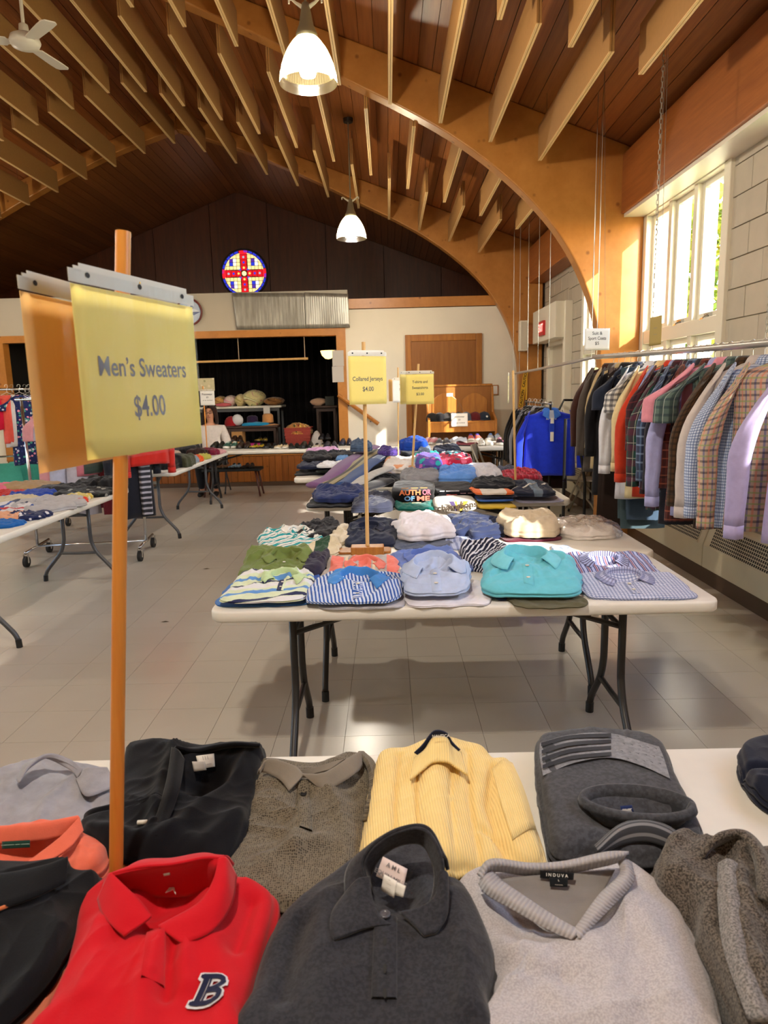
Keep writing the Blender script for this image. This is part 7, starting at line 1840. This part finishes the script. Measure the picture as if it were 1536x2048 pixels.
# ------------------------------------------------------------------ folding chairs
M_chair = plain('beige_enamel_steel', '#a99f8c', .35, .3)
def folding_chair(x, y, yaw, lab, mat=M_chair):
    r = thing('folding_chair', lab, 'chair', (x, y, 0), 'metal folding chairs')
    c_, s_ = math.cos(yaw), math.sin(yaw); T = lambda a, b, z: (x+a*c_-b*s_, y+a*s_+b*c_, z)   # front towards -b
    for s in (-1, 1):
        MB().tube([T(s*.2, -.22, 0), T(s*.2, -.05, .38), T(s*.2, .12, .80), T(s*.17, .13, .82)], .012, 8).build('leg', mat, r, smooth=True)
        MB().tube([T(s*.18, .25, 0), T(s*.18, -.1, .44)], .011, 8).build('leg', mat, r, smooth=True)
        MB().tube([T(s*.2, -.222, 0), T(s*.2, -.215, .03)], .015, 8).build('foot_cap', M_rubber, r)
    MB().tube([T(-.2, -.17, .12), T(.2, -.17, .12)], .008, 6).build('stretcher', mat, r); MB().tube([T(-.18, .19, .09), T(.18, .19, .09)], .008, 6).build('stretcher', mat, r)
    G = np.array([[T(a, b, .44-.02*abs(a)*0-.012*math.sin((b+.2)/.4*math.pi)) for a in np.linspace(-.2, .2, 6)] for b in np.linspace(-.22, .17, 8)])
    MB().sheet(G).build('seat', mat, r, smooth=True, solid=.02)
    G = np.array([[T(a, .085+(z-.6)*.17+.025*math.cos(a*7), z) for a in np.linspace(-.2, .2, 10)] for z in np.linspace(.62, .82, 5)])
    MB().sheet(G).build('backrest', mat, r, smooth=True, solid=.012)
q = on(1160, 1035, 0); folding_chair(q[0]+.08, q[1]+.15, math.radians(-118), 'beige folding chair beside the big arch right of the heaped table')
q = on(985, 950, 0); folding_chair(at(968, 920, 8.6)[0], 8.62, math.radians(75), 'beige folding chair in shade below the sneaker table')
folding_chair(X0, Y0+.02, 0, 'folding chair under the seated woman', M_leg)

# ------------------------------------------------------------------ rack with the blue jacket
M_blk = plain('black_rack_paint', '#171616', .4, .4)
ry, rx = 7.62, at(1100, 820, 7.62)[0]; rz = at(1100, 807, 7.62)[2]
def rolling_rack(lab, p0, p1, z, mat, dep=.45, ext=0.0, casters=True, low=None, midrail=False):
    p0, p1 = np.array(p0, float), np.array(p1, float); d = (p1-p0)/np.linalg.norm(p1-p0); m = np.array([-d[1], d[0]])
    r = thing('rolling_rack', lab, 'clothes rack', ((p0[0]+p1[0])/2, (p0[1]+p1[1])/2, 0), 'rolling clothes racks')
    q = lambda s, t_, z: (p0[0]+d[0]*s+m[0]*t_, p0[1]+d[1]*s+m[1]*t_, z); L = np.linalg.norm(p1-p0)
    MB().tube([q(-.05, 0, z), q(L+.05, 0, z)], .014, 10).build('hanging_rail', plain('chrome', '#c9c9c9', .2, 1), r, smooth=True)
    zb = .13 if casters else .02
    for s in (0, L):
        MB().tube([q(s, 0, zb), q(s, 0, z+.02)], .014, 10).build('upright', mat, r, smooth=True)
        MB().tube([q(s, -dep/2, zb), q(s, dep/2, zb)], .014, 8).build('base_bar', mat, r, smooth=True)
        for t_ in (-dep/2, dep/2):
            if casters:
                w = q(s, t_, .05); cs = MB().tube([(w[0]-.014, w[1], .05), (w[0]+.014, w[1], .05)], .05, 18).build('caster_wheel', M_rubber, r, smooth=True, auto=40)
                MB().tube([(w[0]-.02, w[1], .05), (w[0]+.02, w[1], .05)], .016, 8).build('hub', plain('chrome', '#c9c9c9', .2, 1), cs)
                for e in (-1, 1): MB().span((w[0]+e*.019-.002, w[1]-.012, .04), (w[0]+e*.019+.002, w[1]+.012, .12)).build('fork', plain('chrome', '#c9c9c9', .2, 1), cs)
    MB().tube([q(0, 0, zb+.0), q(L, 0, zb+.0)], .011, 8).build('base_rail', plain('chrome', '#c9c9c9', .2, 1), r, smooth=True)
    if midrail: MB().tube([q(0, 0, midrail), q(L, 0, midrail)], .011, 8).build('hanging_rail', plain('chrome', '#c9c9c9', .2, 1), r, smooth=True)
    return r
rolling_rack('black rack behind the blue jacket, rail running to the far wall', (rx, ry-.02), (rx, ry+1.3), rz, M_blk, casters=False)
GJ = 'coats on the black rack'
j = hang_top((rx, ry, rz-.012), math.radians(-6), fab('#1c35c9', sheen=.25), 'bright blue windbreaker facing the camera at the front of the black rack', L=.70, hw=.27, depth=.075, sleeve='long', splay=.05, sl=.58, cat='jacket', grp=GJ, name='hanging_jacket', seed=200, col_mat=fab('#3f73cf'))
MB().sheet(np.array([[(rx-.055+.11*u, ry-.068-.006*math.sin(u*3), rz-.07-.1*v) for u in np.linspace(0, 1, 6)] for v in (0, .5, 1)])).build('lining', fab('#c3cde2'), j)
for sg in (-1, 1):
    F = [(.02, -.058), (.075, -.05), (.098, -.125), (.03, -.165)]
    MB().sheet(np.array([[(rx+sg*F[0][0], ry-.076, rz+F[0][1]), (rx+sg*F[1][0], ry-.05, rz+F[1][1])], [(rx+sg*F[3][0], ry-.094, rz+F[3][1]), (rx+sg*F[2][0], ry-.088, rz+F[2][1])]])).build('collar', fab('#3f73cf'), j, solid=.004)
MB().sheet(np.array([[(rx+s*.028, ry-.094-.004*(z > .2), rz-z) for s in (-1, 1)] for z in (.16, .26, .36)])).build('placket', fab('#2747cc'), j, solid=.004)
MB().tube([(rx, ry-.09, rz-.16), (rx, ry-.098, rz-.4)], .004, 6).build('zip', plain('zip_grey', '#8f9ac4', .4), j)
for k, (z0, h) in enumerate(((.15, .06), (.3, .1))): MB().span((rx-.018, ry-.112, rz-z0-h), (rx+.018, ry-.110, rz-z0)).build('price_tag', M_white, j)
hanger((rx, ry, rz+.012), math.radians(-6), M_hangw, 'white hanger holding the bright blue windbreaker', 'hangers on the black rack')
for k, (h, lab) in enumerate((('#24130f', 'dark brown coat right behind the blue windbreaker'), ('#141216', 'black coat second behind the blue windbreaker'), ('#8b8a90', 'grey jacket glimpsed behind the windbreaker\'s shoulder'), ('#17151a', 'long black coat in the middle of the black rack'), ('#1b1410', 'dark coat near the far end of the black rack'), ('#111015', 'last black coat on the black rack'))):
    y = ry+.16+.17*k; yaw = math.radians(-14-3*k)
    hang_top((rx-.02, y, rz-.012), yaw, fab(h), lab, L=.86-.02*(k % 3), hw=.24, sleeve='long', sl=.6, splay=.04, cat='coat', grp=GJ, name='hanging_coat', seed=210+k)
    hanger((rx-.02, y, rz+.012), yaw, M_hangw if k % 2 else M_hanger, '%s hanger of the %s' % ('white' if k % 2 else 'wire', lab), 'hangers on the black rack')
# black steel frames right of it
r = thing('display_frame', 'black steel display frame standing between the jacket and the suits', 'rack', at(1150, 960, 7.5))
yy = 7.2
pts = [at(1128, 960, yy), at(1131, 838, yy), at(1152, 838, yy), at(1170, 965, yy)]
MB().tube(pts, .016, 8).build('frame_tube', M_blk, r); p = at(1128, 800, yy+.3); p2 = at(1178, 800, yy+.3); MB().tube([at(1118, 820, yy+.3), p, p2], .013, 8).build('frame_tube', M_blk, r)
MB().tube([at(1152, 860, yy), at(1178, 815, yy+.3)], .013, 8).build('frame_tube', M_blk, r)
for px in (1128, 1170): q = at(px, 962, yy); MB().tube([q, (q[0], q[1], 0)], .016, 8).build('frame_tube', M_blk, r)

# ------------------------------------------------------------------ left side: children's racks
GK = 'children\'s clothes on the left rack'
k0 = np.array([-5.0, 7.5]); k1 = np.array([-3.98, 8.3]); kz = at(40, 778, 8.0)[2]
rolling_rack('chrome rolling rack of children\'s dresses at the left edge', k0, k1, kz, plain('chrome', '#c9c9c9', .2, 1), midrail=.86)
fl = ('#2a3470', '#d98aa0', '#4f9a8a', '#c9c4d4')
KD = [(-4, '#c4163a', .36, 'crimson child\'s top at the left edge', 'short', .09, .0), (13, '#d8574a', .5, 'coral child\'s dress beside the crimson top', None, .07, .02), (24, '#c9c3c4', .54, 'pale grey child\'s dress with a wide skirt', None, .11, .06), (38, None, .74, 'navy floral child\'s dress on the left rack', 'cap', .12, .1), (50, None, .7, 'second navy floral dress behind the first', 'cap', .12, .2), (58, '#1f6a55', .42, 'dark green child\'s top', 'short', .1, .3), (67, '#d98f7c', .5, 'salmon child\'s top by the green one', 'short', .1, .4), (74, '#a8a08c', .6, 'khaki child\'s trousers at the rack\'s end', 'trs', .12, .5)]
for i, (px, h, L, lab, sl, hw_, dyy) in enumerate(KD):
    f = dyy; y = k0[1]+(k1[1]-k0[1])*f-.02; x = k0[0]+(k1[0]-k0[0])*f
    x = at(px, 780, y)[0]
    m = fab(h) if h else fab('#1f2857', fl, 'floral', weave=34)
    if sl == 'trs': hang_trousers((x, y, kz-.01), math.radians(20), m, lab, L=.62, hw=.12, seed=i, grp=GK)
    else: hang_top((x, y, kz-.01), math.radians(38), m, lab, L=L, hw=hw_, depth=.06, sleeve=sl, splay=.03, cat='dress' if sl != 'short' else 'shirt', grp=GK, name='child_dress' if sl != 'short' else 'child_shirt', seed=300+i, collar=False)
    hanger((x, y, kz+.012), math.radians(15), M_hangw if i % 2 else M_hanger, '%s hanger of the %s' % ('white' if i % 2 else 'wire', lab), 'hangers on the left rack', w=.14)
for i, (px, lab) in enumerate(((18, 'mint green shorts, leftmost of three on the lower rail'), (42, 'mint green shorts in the middle of the lower rail'), (68, 'mint green shorts, rightmost on the lower rail'))):
    y = 7.75+.18*i; hang_trousers((at(px, 925, y)[0], y, .89), math.radians(20), fab('#4fb09a'), lab, L=.27, hw=.11, seed=320+i, grp='mint shorts on the lower rail', name='hanging_shorts', cat='shorts', taper=1.1)
# second rack, behind the pole
b0_, b1_ = np.array([-3.35, 6.42]), np.array([-2.36, 6.55])
rolling_rack('chrome rolling rack crowded with coats behind the big sign\'s pole', b0_, b1_, 1.5, plain('chrome', '#c9c9c9', .2, 1), dep=.6)
GR = 'clothes on the rack behind the sign'
RB = [(118, 'top', '#c48a92', .70, 'dusty pink blouse at the left of the sign-side rack'), (138, 'top', '#a9aec6', .72, 'pale blue shirt on the sign-side rack'), (160, 'trs', '#8f8b93', .98, 'long grey trousers on the sign-side rack'), (172, 'top', '#aaa6b2', .7, 'light grey shirt on the sign-side rack'), (192, 'top', '#b56a78', .62, 'rose shirt on the sign-side rack'), (206, 'top', '#33403c', .6, 'dark check shirt on the sign-side rack'), (222, 'trs', '#5c1a22', .98, 'dark red trousers just left of the pole'), (262, 'top', '#1c1e28', 1.05, 'long black coat right of the pole'), (285, 'trs', ('#2b2b33', ('#9a9aa8', .05, .4, 0, 'v')), 1.0, 'grey striped scarf hanging right of the black coat'), (298, 'top', '#b3261f', .55, 'red sweater at the right end of the sign-side rack')]
for i, (px, kd, h, L, lab) in enumerate(RB):
    f = (px-100)/215; y = b0_[1]+(b1_[1]-b0_[1])*f; x = at(px, 900, y)[0]
    m = fab(h) if isinstance(h, str) else striped(*h)
    if kd == 'trs': hang_trousers((x, y, 1.49), math.radians(35), m, lab, L=L, hw=.15 if px < 280 else .06, seed=i+40, grp=GR, name='hanging_trousers' if px < 280 else 'hanging_scarf', cat='trousers' if px < 280 else 'scarf', depth=.06)
    else: hang_top((x, y, 1.485), math.radians(48), m, lab, L=L, hw=.19, seed=i+340, grp=GR, sleeve='long' if px > 250 else 'short', splay=.03)
    hanger((x, y, 1.512), math.radians(48), M_hanger, 'wire hanger of the '+lab, 'hangers on the sign-side rack', w=.15)

# clothes on the left tables
GL = 'children\'s clothes on the left table'
def lump(name, lab, cat, px, py, w, d, T, mat, grp=GL, seed=0, z0=TZ, yaw=0.0, wr=.4):
    q = on(px, py, z0); rg = np.random.default_rng(seed+900); th = np.linspace(0, 2*math.pi, 30, endpoint=False); n = 3.5
    k = (np.abs(np.cos(th))**n+np.abs(np.sin(th))**n)**(-1/n)*(1+.14*(rg.uniform(-1, 1, 30)))
    x, y = k*np.cos(th)*w/2, k*np.sin(th)*d/2; c_, s_ = math.cos(yaw), math.sin(yaw)
    c = Cloth(np.stack([q[0]+x*c_-y*s_, q[1]+x*s_+y*c_], 1), T, z0, seed, side=.5, p=8, wr=wr, fr=12, dome=.2, center=q[:2])
    r = thing(name, lab, cat, (q[0], q[1], z0), grp); c.build(r, mat, na=90, nr=22); c.r = r; return c
lump('folded_tee', 'bright blue garment at the left frame edge', 'shirt', 4, 1052, .22, .2, .03, fab('#1a5ea8'), seed=1)
lump('folded_blouse', 'peach garment next to the bright blue one', 'shirt', 22, 1038, .26, .2, .04, fab('#d99f7c'), seed=2)
lump('folded_tee', 'navy star-patterned garment at the table front edge', 'shirt', 56, 1036, .24, .22, .04, fab('#1d2650', ('#1d2650', '#d4d4dc', '#1d2650'), 'floral', weave=30), seed=3)
lump('folded_tee', 'white T-shirt with red lettering and a blue sleeve', 'shirt', 30, 1022, .34, .3, .05, striped('#cfcdd0', ('#2d4f9a', .2, .2, .3, 'u'), ('#b3363a', .2, .1, .6, 'v')), seed=4)
lump('folded_sweatshirt', 'big light grey sweatshirt on the left table', 'sweatshirt', 98, 1014, .46, .5, .06, fab('#a9a7a9'), seed=5)
lump('folded_tee', 'slate blue garment against the grey sweatshirt', 'shirt', 58, 1016, .26, .28, .055, fab('#3a4157'), seed=6)
lump('folded_trousers', 'cream trousers at the left frame edge', 'trousers', 20, 1006, .4, .28, .045, fab('#c4b79a'), seed=7)
lump('folded_tee', 'red garment behind the cream trousers', 'shirt', 12, 994, .3, .26, .05, fab('#b3241f'), seed=8)
lump('folded_tee', 'royal blue garment beside the red one', 'shirt', 62, 994, .36, .26, .05, fab('#1b3d9c'), seed=9)
lump('folded_tee', 'orange-red garment by the black printed shirts', 'shirt', 145, 1006, .2, .2, .04, fab('#c23a22'), seed=10)
lump('folded_tee', 'yellow and white patterned garment near the table edge', 'shirt', 157, 999, .18, .2, .04, fab('#c9b86a', ('#d6d2c4', '#3d6a8a', '#c9a63a'), 'floral', weave=30), seed=11)
lump('graphic_tee', 'black printed T-shirt across the left table', 'shirt', 172, 990, .42, .3, .05, fab('#121214', ('#121214', '#121214', '#2c3a34', '#8a8a84'), 'floral', weave=22), seed=12)
lump('graphic_tee', 'dark grey printed sweatshirt behind the black one', 'sweatshirt', 130, 984, .4, .3, .06, fab('#2c2c30'), seed=13)
lump('folded_trousers', 'tan trousers at the back of the left table', 'trousers', 60, 978, .5, .3, .06, fab('#a58a66'), seed=14)
lump('folded_tee', 'pink garment at the left frame edge', 'shirt', 2, 982, .14, .2, .06, fab('#d9708a'), seed=16)
lump('folded_sweater', 'black sweater at the far end of the left table', 'sweater', 205, 975, .38, .34, .09, fab('#100f12'), seed=15)
GM = 'dark clothes on the second left table'
lump('folded_coat', 'black coat lying at the near end of the second table', 'coat', 330, 935, .42, .5, .14, fab('#0f0e11'), GM, 20)
lump('folded_jacket', 'olive jacket beside the black coat', 'jacket', 362, 932, .26, .4, .13, fab('#3d3f2c'), GM, 21)
lump('folded_blouse', 'beige top across the black coat', 'shirt', 335, 918, .3, .3, .1, fab('#b09a8a'), GM, 22)
lump('folded_blouse', 'pale grey-blue top near the table edge', 'shirt', 378, 925, .2, .24, .08, fab('#8792a0'), GM, 23)
lump('folded_blouse', 'orange garment near the table edge', 'shirt', 393, 923, .14, .16, .07, fab('#d4551f'), GM, 24)
lump('folded_blouse', 'yellow-green garment beside the orange one', 'shirt', 406, 918, .16, .2, .06, fab('#a8a24a'), GM, 25)
lump('folded_blouse', 'dark brown garment behind the orange one', 'shirt', 396, 912, .24, .24, .1, fab('#2d1a18'), GM, 26)
lump('folded_blouse', 'maroon garment at the far end of the second table', 'shirt', 418, 909, .26, .24, .08, fab('#6d1a33'), GM, 27)
lump('folded_blouse', 'pale pink garment at the far corner of the second table', 'shirt', 436, 907, .16, .3, .05, fab('#c9959a'), GM, 28)
lump('folded_coat', 'black garment at the back of the second table', 'coat', 372, 906, .34, .3, .13, fab('#131215'), GM, 29)

# ------------------------------------------------------------------ wall fittings
q = at(1045, 672, 11.1); a = at(1039, 642, 11.1); b = at(1053, 702, 11.1)
r = thing('wall_speaker', 'narrow white loudspeaker box on the far arch', 'speaker', (q[0], 11.1, b[2]))
MB().span((a[0], 11.02, b[2]), (b[0], 11.2, a[2])).build('cabinet', M_trimw, r, bevel=.01); MB().span((a[0]+.01, 11.015, b[2]+.02), (b[0]-.01, 11.02, a[2]-.02)).build('grille_cloth', plain('pale_grille', '#c4bcab', .8), r)
MB().span((b[0], 11.05, b[2]+.1), (b[0]+.22, 11.2, a[2]-.06)).build('bracket', M_beam2, r)
q = atx(1083, 657, XR-.24); r = thing('exit_sign', 'red lit EXIT sign on the side door hood', 'sign', q)
MB().span((XR-.255, q[1]-.16, q[2]-.1), (XR-.221, q[1]+.16, q[2]+.1)).build('housing', plain('red_sign', '#c4262a', .4), r)
lettering('EXIT', .15, (XR-.257, q[1], q[2]), (0, -1, 0), (0, 0, 1), emis('exit_letters', '#ff6a60', 3), r, bold=.02)
q = atx(1106, 516, XR-.06); r = thing('emergency_light', 'white twin emergency light high on the right wall', 'light', q)
MB().span((XR-.09, q[1]-.1, q[2]-.04), (XR-.001, q[1]+.1, q[2]+.08)).build('housing', M_trimw, r, bevel=.01)
for s in (-1, 1): MB().tube([(XR-.06, q[1]+s*.1, q[2]-.06), (XR-.13, q[1]+s*.14, q[2]-.1)], [.035, .05], 12).build('lamp_head', M_trimw, r)
M_tape = plain('caution_yellow', '#d9a514', .4)
for k, (p, lab) in enumerate(((((1052, 742), (1046, 780), (1041, 814)), 'yellow CAUTION tape strip hanging on the far arch'), (((1053, 742), (1053, 775), (1052, 806)), 'second yellow tape strip turned edge-on'))):
    P = catmull([at(x, y, 11.17) for x, y in p], 16); w = .035 if k == 0 else .012
    r = thing('caution_tape', lab, 'tape', P[-1], 'caution tape')
    MB().sheet(np.array([P+np.array([-w, 0, 0]), P+np.array([w, -.006, 0])])).build('strip', M_tape, r, solid=.001)
    if k == 0:
        for i in (3, 11):
            d = P[i+1]-P[i-1]; d /= np.linalg.norm(d); lettering('CAUTION', .058, P[i]+np.array([0, -.008, 0]), -d if False else d*-1, np.cross((0, -1, 0), d*-1), M_black, r, bold=.02, fit=.26)
for px, py_ in ((330, 1244), (413, 1138)):
    q = on(px, py_, 0); solo('dry_leaf', MB().add([q+np.array(p) for p in ((-.03, 0, .001), (0, -.008, .006), (.03, .004, .001), (0, .01, .005))], [(0, 1, 2, 3)]), plain('dry_leaf_brown', '#5a4630', .8), 'brown dry leaf on the floor %s' % ('left of the table with turquoise shirt' if py_ > 1200 else 'in the aisle farther back'), 'leaf', 'dry leaves on the floor')
